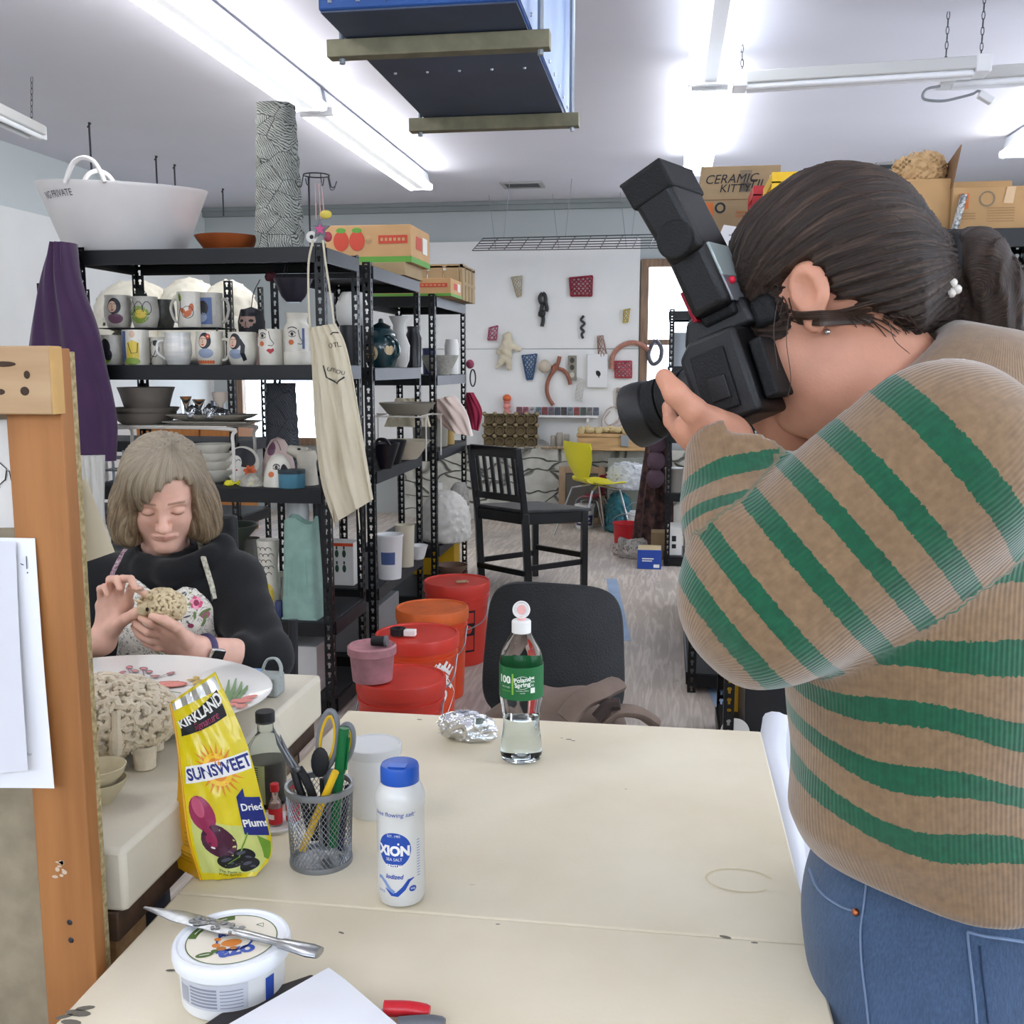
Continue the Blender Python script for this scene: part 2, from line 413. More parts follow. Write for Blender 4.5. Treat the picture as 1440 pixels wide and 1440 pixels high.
struct(MB().box((-3.0,YF-.035,.64),(-.27,YF-.0005,1.555)).box((-3.0,YF-.035,1.56),(-.27,YF-.0005,2.53)).build('trim_3',M_board,bevel=.002))
M_hous=mat('lamp_housing','b9bdc4',.4,.1);M_galv=mat('galvanised','9aa0a6',.35,.7)
M_tube=mat('lit_tube','fbfdff',.3,emit=14);M_dim=mat('dark_metal','3c3d40',.4,.6)
M_refl=mat('reflector','f2f3f5',.35);M_dimt=mat('dim_tube','eef6ff',.3,emit=5)
def strip_light(x,y0,y1,z,label,w=.17,group='lit strip lights on the ceiling',tm=None):
 t=thing('strip_light',label,'strip light',(x,y0,z),0,group)
 L_=y1-y0
 MB().prism([(-.066,.036),(.066,.036),(.05,.12),(-.05,.12)],0,L_,M=Matrix(((1,0,0,0),(0,0,1,0),(0,1,0,0),(0,0,0,1)))).build('housing',M_hous,t)
 MB().prism([(-.03,.004),(.03,.004),(.066,.036),(-.066,.036)],0,L_,M=Matrix(((1,0,0,0),(0,0,1,0),(0,1,0,0),(0,0,0,1)))).build('reflector',M_refl,t)
 for s in(-1,1):
  MB().tube([(s*w*.42,.04,.014),(s*w*.42,L_-.04,.014)],.025,12).build('tube',tm or M_tube,t)
 for yy in(.02,L_-.02):MB().cbox((0,yy,.015),(w*1.05,.03,.045)).build('socket',M_white,t,bevel=.004)
 for yy in(.25,L_-.25):MB().tube([(0,yy,.11),(0,yy,CEIL-z)],.004,6).build('hanger',M_dim,t)
 return t
strip_light(-1.90,5.52,7.93,2.74,'lit strip light left of the blue heater, the far one of its row')
strip_light(-1.90,3.05,5.46,2.74,'lit strip light left of the blue heater, the near one of its row')
strip_light(.17,5.3,7.65,2.74,'lit strip light above the camera flash, far end of its row',tm=mat('mid_tube','f6faff',.3,emit=9))
strip_light(.17,2.9,5.25,2.74,'lit strip light above the camera flash, near end of its row',w=.2,tm=M_dimt)
p=az(1408,222,2.74)
strip_light(p.x+.07,p.y-2.4,p.y,2.74,'lit strip light at the right edge above the open carton')
for x in(-1.9,2.2):strip_light(x,-.6,1.8,2.74,'lit strip light overhead behind the table')
M_chain=mat('chain_steel','55575a',.4,.8)
def chain(bm,p,q,n=None):
 p,q=Vector(p),Vector(q);n=n or max(6,int((q-p).length/.028));d=(q-p)/n
 for i in range(n):
  c=p+d*(i+.5);e=Vector((1,0,0))if i%2 else Vector((0,1,0));l=d.length*.62
  bm.tube([c+d.normalized()*(l*math.cos(a))+e*(.006*math.sin(a))for a in[2*PI*k/8 for k in range(8)]],.0018,4,close=True)
def shop_light(name,label,a,b,chains,off=None):
 """an unlit hanging shop light from a to b (points on its underside), hung on chains"""
 a,b=Vector(a),Vector(b);c=(a+b)/2;t=thing(name,label,'shop light',c)
 f=MB().beam(a+Vector((0,0,.035)),b+Vector((0,0,.035)),.11,.05);f.build('housing',mat('shop_white','c9c8c4',.4),t,world=True,bevel=.006)
 for k in(-1,1):
  s=(b-a).normalized().cross(Vector((0,0,1)))*(.03*k)
  MB().tube([a+s+(b-a)*.03,b+s-(b-a)*.03],.013,10).build('tube',M_refl,t,world=True)
 for e in(a,b):MB().cbox((0,0,0),(.06,.12,.07),M=Matrix.Translation(e+Vector((0,0,.03)))).build('end_cap',M_white,t,world=True,bevel=.006)
 for e,top in chains:
  m=MB();chain(m,Vector(e)+Vector((0,0,.06)),top);m.build('chain',M_chain,t,world=True)
 return t
top1,top2=az(1037,22,CEIL),az(1381,-6,CEIL)
pa=at(1040,125,top1.y);pb=at(1378,104,top2.y)
shop_light('hanging_shop_light','unlit white shop light hung level on two chains, the nearer of two',pa,pb,[(pa+(pb-pa)*.01,CEILP)for CEILP in[Vector((pa.x,pa.y,CEIL))]]+[(pb,Vector((pb.x,pb.y,CEIL)))])
t1=az(1320,17,CEIL);pc=at(1328,121,t1.y);pd=pc+(pb-pa)
sl=shop_light('hanging_shop_light','unlit white shop light behind the nearer one, trailing a loose cord',pc,pd,[(pc,Vector((pc.x,pc.y,CEIL))),(pd,Vector((pd.x,pd.y,CEIL)))])
q=lambda x,y:at(x,y,t1.y-.06)
MB().tube(bez([q(1322,121),q(1302,126),q(1299,139),q(1325,142),q(1350,137),q(1368,132),q(1376,128),q(1384,133)],6),.006,6).build('cord',mat('grey_cord','8a8d90',.5),sl,world=True)
MB().beam(q(1376,132),q(1396,143),.04,.03).build('plug',M_white,sl,world=True,bevel=.005)
tl=az(47,108,CEIL);pl=at(50,193,tl.y);pe=at(-40,152,tl.y-.9)
shop_light('hanging_shop_light','unlit shop light on a chain by the left wall above the purple jacket',pl,pe,[(pl+(pe-pl)*.06,Vector((pl.x,pl.y,CEIL)))])
for k,(px,y0,y1)in enumerate(((125,172,226),(219,219,262),(245,231,262),(313,265,293))):
 a=az(px,y0,CEIL);l=(y1-y0)*mpp(px,y0,a.y);m=MB().tube([a,a-Vector((0,0,l+.06))],.006,6)
 m.tube([a-Vector((-.012,0,.004)),a-Vector((.012,0,.03))],.005,6)
 tag(m.build('ceiling_hook',M_dim),['thin ceiling hook above the white tub handle','thin ceiling hook right of the tub handle, second from the tub handle','thin ceiling hook right of the tub handle, third from the tub handle','thin ceiling hook near the far corner above the orange bowl'][k],'hook')
M_vent=mat('vent_grey','9c9a98',.5)
for k,(px,py,lab)in enumerate(((735,259,'grey ceiling air vent straight below the blue heater'),(1262,232,'grey ceiling air vent above the boxes behind the photographer'))):
 p=az(px,py,CEIL);t=thing('ceiling_vent',lab,'air vent',p)
 m=MB().box((-.17,-.13,-.015),(.17,-.1,0)).box((-.17,.1,-.015),(.17,.13,0)).box((-.17,-.1,-.015),(-.14,.1,0)).box((.14,-.1,-.015),(.17,.1,0));m.build('frame',M_vent,t)
 m=MB()
 for i in range(7):m.cbox((0,-.085+.028*i,-.008),(.28,.018,.004),M=Matrix.Rotation(0,4,'X'))
 m.build('louvre',M_dim,t)
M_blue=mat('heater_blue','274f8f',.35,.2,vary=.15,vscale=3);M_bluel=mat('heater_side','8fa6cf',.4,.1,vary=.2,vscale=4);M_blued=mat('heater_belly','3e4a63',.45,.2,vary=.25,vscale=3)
M_bar=mat('olive_steel','7d7860',.5,.4,vary=.2,vscale=20)
HX0,HX1,HY0,HY1,HZ0,HZ1=-.855,-.366,2.52,3.74,2.25,2.76
ht=thing('unit_heater','dark blue box heater hung from the ceiling on two bars','heater',(-.61,3.1,HZ0))
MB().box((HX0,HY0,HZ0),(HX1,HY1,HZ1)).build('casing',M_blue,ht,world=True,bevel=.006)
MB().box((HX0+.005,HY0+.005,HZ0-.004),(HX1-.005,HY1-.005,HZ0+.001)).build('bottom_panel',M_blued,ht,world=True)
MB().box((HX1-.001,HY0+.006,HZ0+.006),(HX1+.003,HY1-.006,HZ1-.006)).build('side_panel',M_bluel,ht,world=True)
m=MB()
for i in range(7):
 for zz in(HZ0+.02,HZ1-.03):m.ell((HX0+.03+i*.07,HY0-.001,zz),.006,seg=8)
for i in range(9):m.ell((HX1+.003,HY0+.06+i*.135,HZ0+.03),.006,seg=8)
for i in range(5):m.ell((HX0+.05+i*.095,3.05,HZ0-.004),.005,seg=8)
m.build('screw',mat('screw_steel','b8bcc4',.3,.9),ht,world=True)
for yy,zz in((2.735,HZ0-.028),(3.6,HZ0-.028)):
 x0,x1=(-.90,-.315);m=MB().box((x0,yy-.022,zz-.022),(x1,yy+.022,zz+.022));m.build('support_bar',M_bar,ht,world=True,bevel=.002)
 for xx in(x0+.035,x1-.025):
  MB().tube([(xx,yy,zz-.035),(xx,yy,CEIL)],.008,8).build('hanger_rod',M_galv,ht,world=True)
g=thing('wire_grid','thin wire grid panel hung flat on wires before the display board','wire grid',(-1.3,9.0,2.41))
ga,gb,gc,gd=at(672,353,9.25),at(912,338,9.25),at(910,352,8.5),at(698,371,8.5)
gz=2.42
A0,B0=Vector((-1.75,9.2,gz)),Vector((-.05,9.25,gz));A1,B1=Vector((-1.5,8.35,gz)),Vector((.0,8.3,gz))
m=MB()
for i in range(13):m.tube([A0.lerp(B0,i/12),A1.lerp(B1,i/12)],.004,5)
for i in range(6):m.tube([A0.lerp(A1,i/5),B0.lerp(B1,i/5)],.004,5)
m.build('grid',M_dim,g,world=True)
m=MB()
for u in(.12,.45,.8):
 for v in(.1,.9):
  e=A0.lerp(B0,u).lerp(A1.lerp(B1,u),v);m.tube([e,Vector((e.x+(-.06 if v<.5 else .05),e.y,CEIL))],.0025,4)
m.build('wire',M_galv,g,world=True)
M_tape=mat('blue_tape','8fa3bd',.7,vary=.1)
for pts,lab in((((860,814),(878,901)),'strip of blue masking tape on the floor behind the black chair'),(((984,922),(1019,997)),'strip of blue masking tape on the floor beside the right rack')):
 a,b_=az(*pts[0],.001),az(*pts[1],.001);s=(b_-a).normalized().cross(Vector((0,0,1)))*.035
 m=MB();z=Vector((0,0,.0012));m.add([a+s,a-s,b_-s,b_+s,a+s+z,a-s+z,b_-s+z,b_+s+z],[(3,2,1,0),(4,5,6,7),(0,1,5,4),(1,2,6,5),(2,3,7,6),(3,0,4,7)])
 tag(m.build('floor_tape',M_tape),lab,'tape')
M_blk=mat('rack_black','111214',.4,.2,vary=.25,vscale=6);M_blk2=mat('rack_grey','303136',.4,.5,vary=.2,vscale=6);M_deck=mat('shelf_deck','17181b',.6,vary=.3,vscale=5)
_posts={}
def post_mesh(h,m):
 """angle post with a row of keyhole slots in both flanges"""
 if(h,m.name)in _posts:return _posts[(h,m.name)]
 b=MB();w,t,pit=.036,.002,.0381;n=int(h/pit);pit=h/n
 hole=[(-.0045,-.012),(.0045,-.012),(.0045,-.001),(.0085,.004),(.005,.011),(-.005,.011),(-.0085,.004),(-.0045,-.001)]
 out=[(-.5,-.5),(.5,-.5),(.5,-.05),(.5,.15),(.5,.5),(-.5,.5),(-.5,.15),(-.5,-.05)]
 for side in(0,1):
  for k in range(n):
   zc=(k+.5)*pit;V=[]
   for o in(0,t):
    for(x,z)in hole:V.append((w/2+x,o,zc+z))
    for(x,z)in out:V.append((w/2+x*w,o,zc+z*pit))
   F=[]
   for i in range(8):
    j=(i+1)%8
    F+=[(i,j,8+j,8+i),(16+j,16+i,24+i,24+j),(i,16+i,16+j,j)]
   F+=[(8,15,31,24),(15,14,30,31),(14,13,29,30),(10,9,25,26),(11,10,26,27),(12,11,27,28)]
   if side:V=[(y,x,z)for x,y,z in V]
   b.add(V,F)
 o=b.build('post',m,smooth=False);_posts[(h,m.name)]=o
 return o
def rack(label,x0,x1,y0,y1,tops,group=None,h=None,m=None,deck=None,front_m=None):
 m=m or M_blk;h=h or tops[0]+.012
 t=thing('shelving_rack',label,'shelving rack',(x0,y0,0),0,group);W,D=x1-x0,y1-y0
 first=(h,m.name)not in _posts;src=post_mesh(h,m)
 for i,(px,py,rz)in enumerate(((0,0,0),(W,0,PI/2),(W,D,PI),(0,D,-PI/2))):
  o=src if(first and i==0)else src.copy()
  if o is not src:COL.objects.link(o)
  o.parent=t;o.location=(px,py,0);o.rotation_euler=(0,0,rz)
 for z in tops:
  d=MB().box((.004,.004,z-.014),(W-.004,D-.004,z)).build('shelf',deck or M_deck,t,bevel=.002)
  for fx in(0,1):
   pr=[(0,-.058),(.012,-.058),(.02,-.05),(.02,-.02),(.008,-.014),(.008,-.003),(0,-.003)]
   k=1 if fx==0 else-1
   b=MB().prism([(.038,a)for a in()]or[(k*(y-.006),zz)for y,zz in pr],.03,W-.03,M=Matrix(((0,0,1,0),(1,0,0,0 if fx==0 else D),(0,1,0,z),(0,0,0,1))))
   b.build('beam',front_m or m,d)
   b=MB().prism([(k*(y-.006),zz)for y,zz in pr],.03,D-.03,M=Matrix(((1,0,0,0 if fx==0 else W),(0,0,1,0),(0,1,0,z),(0,0,0,1))))
   b.build('beam',M_blk2 if(fx==1 and front_m is None)else m,d)
 return t
RA=dict(x0=-2.31,x1=-1.30,y0=3.82,y1=4.28);ZA=[1.85,1.405,.925,.39,.07]
rack('black steel rack of painted mugs and bowls behind the seated woman',RA['x0'],RA['x1'],RA['y0'],RA['y1'],ZA)
ZB=[1.84,1.395,.93,.39,.07]
rack('black steel rack holding the dark teal teapot behind the hanging apron',-1.76,-1.30,4.44,5.36,ZB,'racks along the aisle')
ZC=[1.79,1.35,.92,.36,.07]
rack('black steel rack nearest the far wall, with a draped cloth on its middle shelf',-1.76,-1.30,5.70,6.60,ZC,'racks along the aisle')
ZE=[1.42,1.0,.6,.07]
rack('black steel rack of cream plastic bundles seen through the mug rack',-3.35,-2.26,5.15,5.6,ZE,None,1.84)
ZR=[1.83,1.39,.93,.5,.085]
rack('black rack under the cardboard boxes behind the photographer',.215,1.235,3.50,3.96,ZR,'racks right of the aisle')
rack('black rack along the right of the aisle behind the raised camera',.11,.57,4.35,6.02,ZR,'racks right of the aisle')
rack('black rack at the far right end of the aisle by the dark floral cloth',.0,.62,7.2,7.66,[1.775,1.4,.93,.52,.07],'racks right of the aisle')
M_ebony=mat('ebony_stain','101114',.35,vary=.2,vscale=10,stretch=(4,4,1),coat=.2);M_seatw=mat('worn_seat','3a3a3c',.4,vary=.4,vscale=9)
def stool():
 o=az(738,829,0);rz=R(38)
 t=thing('dining_chair','tall black slat-back wooden chair standing in the aisle','chair',(o.x,o.y,0),0)
 c=[Vector((o.x,o.y,0)),Vector((-.645,6.36,0)),Vector((-.95,6.72,0)),Vector((-1.2,6.60,0))]
 u=Vector((.36,.17,0));v=Vector((-.35,.26,0))
 P0=Vector((o.x,o.y,0));hs,hb=.485,.895
 lean=-u.normalized()*.03
 for nm,k,l in(('post',0,0),('post',1,0),('leg',0,1),('leg',1,1)):
  b=P0+v*k+u*l
  m=MB()
  if l==0:m.beam(b-lean*.8,b+Vector((0,0,hs)),.04,.045,up=u);m.beam(b+Vector((0,0,hs-.02)),b+Vector((0,0,hb))+lean*1.6,.036,.04,up=u)
  else:m.beam(b,b+Vector((0,0,hs)),.04,.04,up=u)
  m.build(nm,M_ebony,t,world=True,bevel=.004)
 q=lambda a,b_,z:P0+u*a+v*b_+Vector((0,0,z))
 for(a,b_)in(((0,0,hs-.035),(1,0,hs-.035)),((0,1,hs-.035),(1,1,hs-.035)),((1,0,hs-.035),(1,1,hs-.035)),((0,0,hs-.035),(0,1,hs-.035))):
  MB().beam(q(*a),q(*b_),.024,.07).build('apron',M_ebony,t,world=True,bevel=.003)
 for(a,b_)in(((0,0,.13),(1,0,.16)),((0,1,.13),(1,1,.16)),((1,0,.2),(1,1,.2)),((0,0,.1),(0,1,.1))):
  MB().beam(q(*a),q(*b_),.022,.035).build('stretcher',M_ebony,t,world=True,bevel=.003)
 s=MB();z0,z1=hs,hs+.022
 pl=[q(-.02,-.04,0),q(1.08,-.05,0),q(1.08,1.05,0),q(-.02,1.04,0)]
 s.prism([(p.x,p.y)for p in pl],z0,z1);s.build('seat',M_seatw,t,world=True,bevel=.006)
 L=lambda b_,z:q(0,b_,z)+lean*(1.6*(z-hs)/(hb-hs))
 MB().beam(L(0,hb-.03),L(1,hb-.03),.026,.07).build('top_rail',M_ebony,t,world=True,bevel=.006)
 MB().beam(L(0,hs+.09),L(1,hs+.09),.024,.045).build('lower_rail',M_ebony,t,world=True,bevel=.004)
 for i in range(6):MB().beam(L((i+.8)/6.6,hs+.1),L((i+.8)/6.6,hb-.05),.014,.026,up=v).build('slat',M_ebony,t,world=True,bevel=.002)
stool()
M_blkpl=mat('black_shell','17181a',.55,bump=.5,bscale=220,vary=.35,vscale=14)
def black_chair():
 Y=2.62;c=at(776,920,Y);t=thing('plastic_chair','worn black plastic chair with a rounded back pushed up to the table','chair',(c.x,Y,0))
 W=.186;zt=at(775,831,Y).z
 def back(u,v):
  z=.46+(zt-.46)*v;s=(u-.5)*2;e=1-max(0,(v-.80)/.2)**2*.33 if v>.8 else 1;w=W*(1.02-.06*v)*e
  if v>.93:z=zt-(.02 if abs(s)>.85 else 0)-(1-v)*.1
  return(s*w,.05*(1-s*s)*-1+.06*v-.02,z-.012*s*s*(v>.7))
 def sup(u,v):
  x,y=(u-.5)*2,(v-.5)*2;r=max(abs(x),abs(y));
  if r>1e-6:
   n=5.;k=r/((abs(x)**n+abs(y)**n)**(1/n));x,y=x*k,y*k
  return(x*W*(1.03-.05*y),.05+.045*y-.05*(1-x*x),(zt+.47)/2+y*(zt-.47)/2+.012*(1-x*x)*max(y,0)-.006*x)
 MB().grid(sup,24,24,thick=.022).build('backrest',M_blkpl,t,bevel=.006,ang=60)
 def seat(u,v):
  x,y=(u-.5)*2,(v-.5)*2;r=max(abs(x),abs(y))
  if r>1e-6:n=5.;k=r/((abs(x)**n+abs(y)**n)**(1/n));x,y=x*k,y*k
  return(x*.21,-.19+y*.21,.45-.012*(1-x*x)*(1-y*y))
 MB().grid(seat,20,20,thick=.02).build('seat',M_blkpl,t,bevel=.005,ang=60)
 for sx in(-1,1):
  MB().tube(bez([(sx*.15,.055,.62),(sx*.16,.065,.5),(sx*.165,.05,.43),(sx*.2,.13,.01)],5),.011,8).build('leg',M_dim,t)
  MB().tube(bez([(sx*.165,.02,.43),(sx*.17,-.3,.43),(sx*.19,-.36,.38),(sx*.2,-.4,.01)],5),.011,8).build('leg',M_dim,t)
 return t
black_chair()
M_jack=mat('brown_canvas','7d6b5f',.85,bump=.4,bscale=400,vary=.15,vscale=12);M_jlin=mat('dark_corduroy','3b2f2b',.8,bump=.5,bscale=300)
def jacket_heap():
 base=at(800,1000,2.33)
 t=thing('jacket','brown canvas work jacket heaped on the black chair','jacket',(base.x,2.33,.47))
 pts=[(700,1000,2.36,.05),(735,980,2.36,.055),(770,962,2.36,.055),(805,966,2.36,.055),(830,985,2.33,.05),(760,1005,2.3,.07),(810,1012,2.3,.07),(850,1010,2.3,.05)]
 C=[(at(a,b,y),r)for a,b,y,r in pts]
 def f(P):
  d=np.full(len(P),9.,'f4')
  for i in range(len(C)):
   q=C[i][0];lo=Vector((q.x,q.y,.48))
   d=smin(d,sd_caps(P,q-Vector((0,0,C[i][1])),lo,C[i][1],C[i][1]*1.1),.05)
  s=P@np.array([23,9,-14],'f4');s2=P@np.array([-12,20,30],'f4')
  return d+.008*np.sin(s*1.4+2*np.sin(s2*.6))+.004*np.sin(s2*2.1)
 sdf_obj('body',f,(base.x-.28,2.1,.46),(base.x+.25,2.52,.78),.008,M_jack,t)
 a=[at(805,1000,2.25),at(822,978,2.25),at(848,966,2.27),at(862,958,2.3)]
 MB().tube(bez([at(795,1012,2.2),at(818,985,2.22),at(845,972,2.24),at(866,962,2.28)],6),[.036]*13+[.032]*6,10,flat=.55).build('collar',M_jack,t,world=True)
 MB().tube(bez([at(845,1015,2.22),at(868,1000,2.22),at(898,1002,2.24),at(921,1016,2.26)],6),.024,10,flat=.6).build('sleeve',M_jack,t,world=True)
 MB().tube(bez([at(838,1010,2.19),at(856,992,2.2),at(872,990,2.2)],6),.014,8).build('cuff_lining',M_jlin,t,world=True)
jacket_heap()
M_yel=mat('yellow_shell','e2d822',.4,coat=.3);M_chrome=mat('chrome','c8cacc',.2,.95);M_maroon=mat('maroon_shell','8e1f33',.45)
def shell_chair(label,loc,rz,m):
 t=thing('shell_chair',label,'chair',loc,rz)
 S=bez([(0,-.2,.79),(0,-.185,.68),(0,-.16,.55),(0,-.13,.48),(0,-.02,.445),(0,.14,.45),(0,.22,.435)],8);n=len(S)-1
 def f(u,v):
  p=S[min(n,int(round(v*n)))];w=float(np.interp(v,[0,.06,.2,.42,.58,.75,.92,1],[.19,.205,.19,.095,.14,.205,.19,.12]))
  s=(u-.5)*2;k=1 if v>.5 else-1
  return(s*w,p.y+(.03*s*s if v<.45 else 0),p.z+.02*s*s*(1 if v>.55 else .0))
 MB().grid(f,12,n,thick=.011).build('shell',m,t,ang=60)
 for sx in(-1,1):
  MB().tube([(sx*.05,.0,.43),(sx*.15,.15,.40),(sx*.2,.25,.0)],.009,8).build('leg',M_chrome,t)
  MB().tube([(sx*.05,.0,.43),(sx*.15,-.12,.40),(sx*.21,-.26,.0)],.009,8).build('leg',M_chrome,t)
 return t
shell_chair('bright yellow moulded chair on thin metal legs before the stone wall',(-.585,8.42,0),R(-52),M_yel)
_c=shell_chair('small dark red moulded chair half hidden behind the yellow chair',(-.62,8.90,0),R(70),M_maroon);_c.scale=(.56,.56,.6)
def white_chair():
 t=thing('plastic_chair','white moulded plastic chair beside the right edge of the table','chair',(.50,1.95,0));m=mat('white_plastic_chair','dfe2ea',.35)
 def seat(u,v):return((u-.5)*.44,(v-.5)*.44,.43-.02*math.sin(PI*u)*math.sin(PI*v))
 MB().grid(seat,10,10,thick=.02).build('seat',m,t)
 MB().grid(lambda u,v:((u-.5)*.44,.22+.06*v-.05*math.sin(PI*u),.43+.36*v),12,8,thick=.016).build('backrest',m,t)
 for sx in(-1,1):
  MB().tube(bez([(sx*.26,.2,.66),(sx*.285,.0,.655),(sx*.285,-.18,.63),(sx*.27,-.25,.52),(sx*.25,-.27,.2),(sx*.26,-.3,0)],6),.026,10,flat=.6).build('armrest',m,t)
  MB().tube(bez([(sx*.24,.2,.66),(sx*.24,.23,.3),(sx*.27,.28,0)],6),.024,8).build('leg',m,t)
white_chair()
M_orange=mat('bucket_orange','d9481f',.42,vary=.12,vscale=6);M_red=mat('bucket_red','d23a2c',.42,vary=.12,vscale=6);M_olid=mat('lid_orange','d9662a',.5,vary=.2,vscale=9);M_dust=mat('dusty_pink','b07f86',.7,vary=.2,vscale=20)
M_wht=mat('lettering_white','f1efe9',.6);M_ink=mat('ink_black','17171a',.6)
def bucket(label,x,y,r,h,m,lid_m,lettering=None,bail=True,a_txt=-1.2,group='plastic buckets along the aisle'):
 t=thing('bucket',label,'bucket',(x,y,0),0,group)
 pr=[(0,0),(r*.86,0),(r*.87,.01),(r*.945,h*.70),(r*.965,h*.70),(r*.965,h*.72),(r*.95,h*.725),(r*.955,h*.80),(r*1.0,h*.805),(r*1.0,h*.82),(r*.96,h*.825),(r*.965,h*.9),(r*.97,h*.97)]
 MB().lathe(pr,36).build('body',m,t,ang=30)
 lp=[(r*.985,h*.87),(r*1.015,h*.87),(r*1.025,h*.9),(r*1.025,h*.985),(r*1.01,h*1.0),(r*.97,h*1.0),(r*.955,h*.985),(0,h*.98)]
 MB().lathe(lp,36).build('lid',lid_m,t,ang=30)
 if bail:
  MB().tube(bez([(-r,0,h*.8),(-r*.9,-r*.6,h*.55),(0,-r*1.1,h*.45),(r*.9,-r*.6,h*.55),(r,0,h*.8)],6),.003,6).build('handle',M_galv,t)
 if lettering:
  d=Draw();fm=cylmap(lambda z:r*.865+(r*.945-r*.865)*min(1,z/(h*.7))+.0015+(r*.02 if z>h*.69 else 0),a_txt,h*.47)
  for txt,dy,s in lettering:d.text(txt,0,dy,s,0,rot=R(50),bold=.003)
  d.stroke([(-.115,-.05),(.0,.115),(.115,-.02),(0,-.17),(-.115,-.05)],.006)
  d.build('lettering',[M_wht],t,fm,step=.0006,sub=.02)
 return t
bucket('red lidded bucket at the back of the row, by the tall black chair',-.977,4.70,.155,.39,M_red,M_red)
_b=bucket('orange bucket with a dull orange lid, second from the back of the row',-.975,4.17,.152,.385,M_orange,M_olid)
bucket('orange bucket with white slanted lettering, third from the back of the row',-.935,3.74,.158,.385,M_orange,M_red,[('THE',.07,.05),('HOME',.02,.075),('DEPOT',-.05,.075)],a_txt=-.86)
bucket('red bucket at the front of the row carrying the small pink pail',-.87,3.25,.148,.365,M_red,M_red)
d=Draw().rect(-.035,-.11,.035,.09,0,1).rect(-.028,.03,.028,.08,1,2).rect(-.028,-.1,.028,-.03,1,2).ell(0,0,.02,.02,1,0,2)
d.build('printed_label',[M_ink,M_red],[o for o in COL.objects if o.name.startswith('bucket')][0],cylmap(lambda z:.134+.011*z/.27,-1.0,.18),sub=.02,step=.0015)
MB_c=MB().cbox((.03,-.03,.39),(.05,.035,.004),M=Matrix.Rotation(.3,4,'Z'))
tag(MB().cbox((0,0,.002),(.055,.035,.004),M=TR((-.945,4.66,.3905),.4)).build('paper_scrap',mat('kraft','b99a74',.8)),'scrap of brown card lying on the rear red bucket lid','paper scrap')
p=thing('pail','small dusty pink lidded pail standing on the front red bucket','pail',(-.955,3.20,.366))
MB().lathe([(0,0),(.066,0),(.074,.085),(.076,.09)],28).build('body',M_dust,p);MB().lathe([(.078,.088),(.081,.09),(.081,.115),(.075,.12),(.07,.112),(0,.11)],28).build('lid',mat('pail_lid','b98389',.6,vary=.2,vscale=15),p)
p=thing('film_canister','small black canister lying on the pink pail','canister',(-.93,3.2,.4805))
MB().lathe([(0,0),(.017,0),(.017,.05),(0,.05)],16,M=TR((-.025,0,.017),0,0,PI/2)).build('body',M_ink,p,bevel=.001);MB().lathe([(0,0),(.0185,0),(.0185,.008),(0,.008)],16,M=TR((.02,0,.0185),0,0,PI/2)).build('cap',mat('grey_cap','6a6a6e',.5),p)
p=thing('roll_of_tape','small black roll with a white wrapper on the third bucket lid','tape roll',(-1.0,3.70,.3855))
MB().lathe([(.012,0),(.03,0),(.03,.025),(.012,.025),(.012,0)],20).build('roll',M_ink,p);MB().cbox((.05,-.01,.012),(.045,.03,.024)).build('wrapper',M_wht,p,bevel=.003)
M_oak=mat('oak_plank','c09a6b',.55,vary=.25,vscale=4,stretch=(1,8,8));M_greyf=mat('grey_frame','8c8e86',.6,vary=.2);M_brnf=mat('brown_frame','a0866a',.6,vary=.2)
c=thing('wooden_chest','low oak chest standing on the stone wall under the shells','chest',(-.42,9.14,.662))
MB().box((-.36,-.10,0),(.36,.2,.12)).build('body',M_oak,c,bevel=.004);MB().box((-.37,-.11,.121),(.37,.21,.15)).build('lid',M_oak,c,bevel=.004);MB().box((.02,-.122,.04),(.09,-.10,.14)).build('latch',M_galv,c,bevel=.003)
def leaning_frame(label,px0,py0,px1,py1,Y,fm,im,w=.05,lean=.06):
 a=at(px0,py1,Y);b_=at(px1,py0,Y);t=thing('framed_picture',label,'frame',((a.x+b_.x)/2,Y,0),rx=-.07);W=(b_.x-a.x)/2;H=b_.z
 m=MB().box((-W,0,0),(-W+w,.03,H)).box((W-w,0,0),(W,.03,H)).box((-W+w,0,0),(W-w,.03,w)).box((-W+w,0,H-w),(W-w,.03,H));m.build('frame',fm,t,bevel=.003)
 MB().box((-W+w,.012,w),(W-w,.02,H-w)).build('backing',im,t)
leaning_frame('brown wooden frame leaning on the stone wall behind the yellow chair',785,657,851,735,9.05,M_brnf,mat('dark_canvas','5d5a55',.8),.06)
leaning_frame('grey framed board leaning behind the white plastic bag',853,645,925,735,9.0,M_greyf,mat('grey_canvas','84887e',.8),.07)
M_bag=mat('thin_plastic','e6eaee',.25,trans=.35,vary=.05);M_clear=mat('clear_film','e6e3dc',.2,trans=.75,ior=1.15)
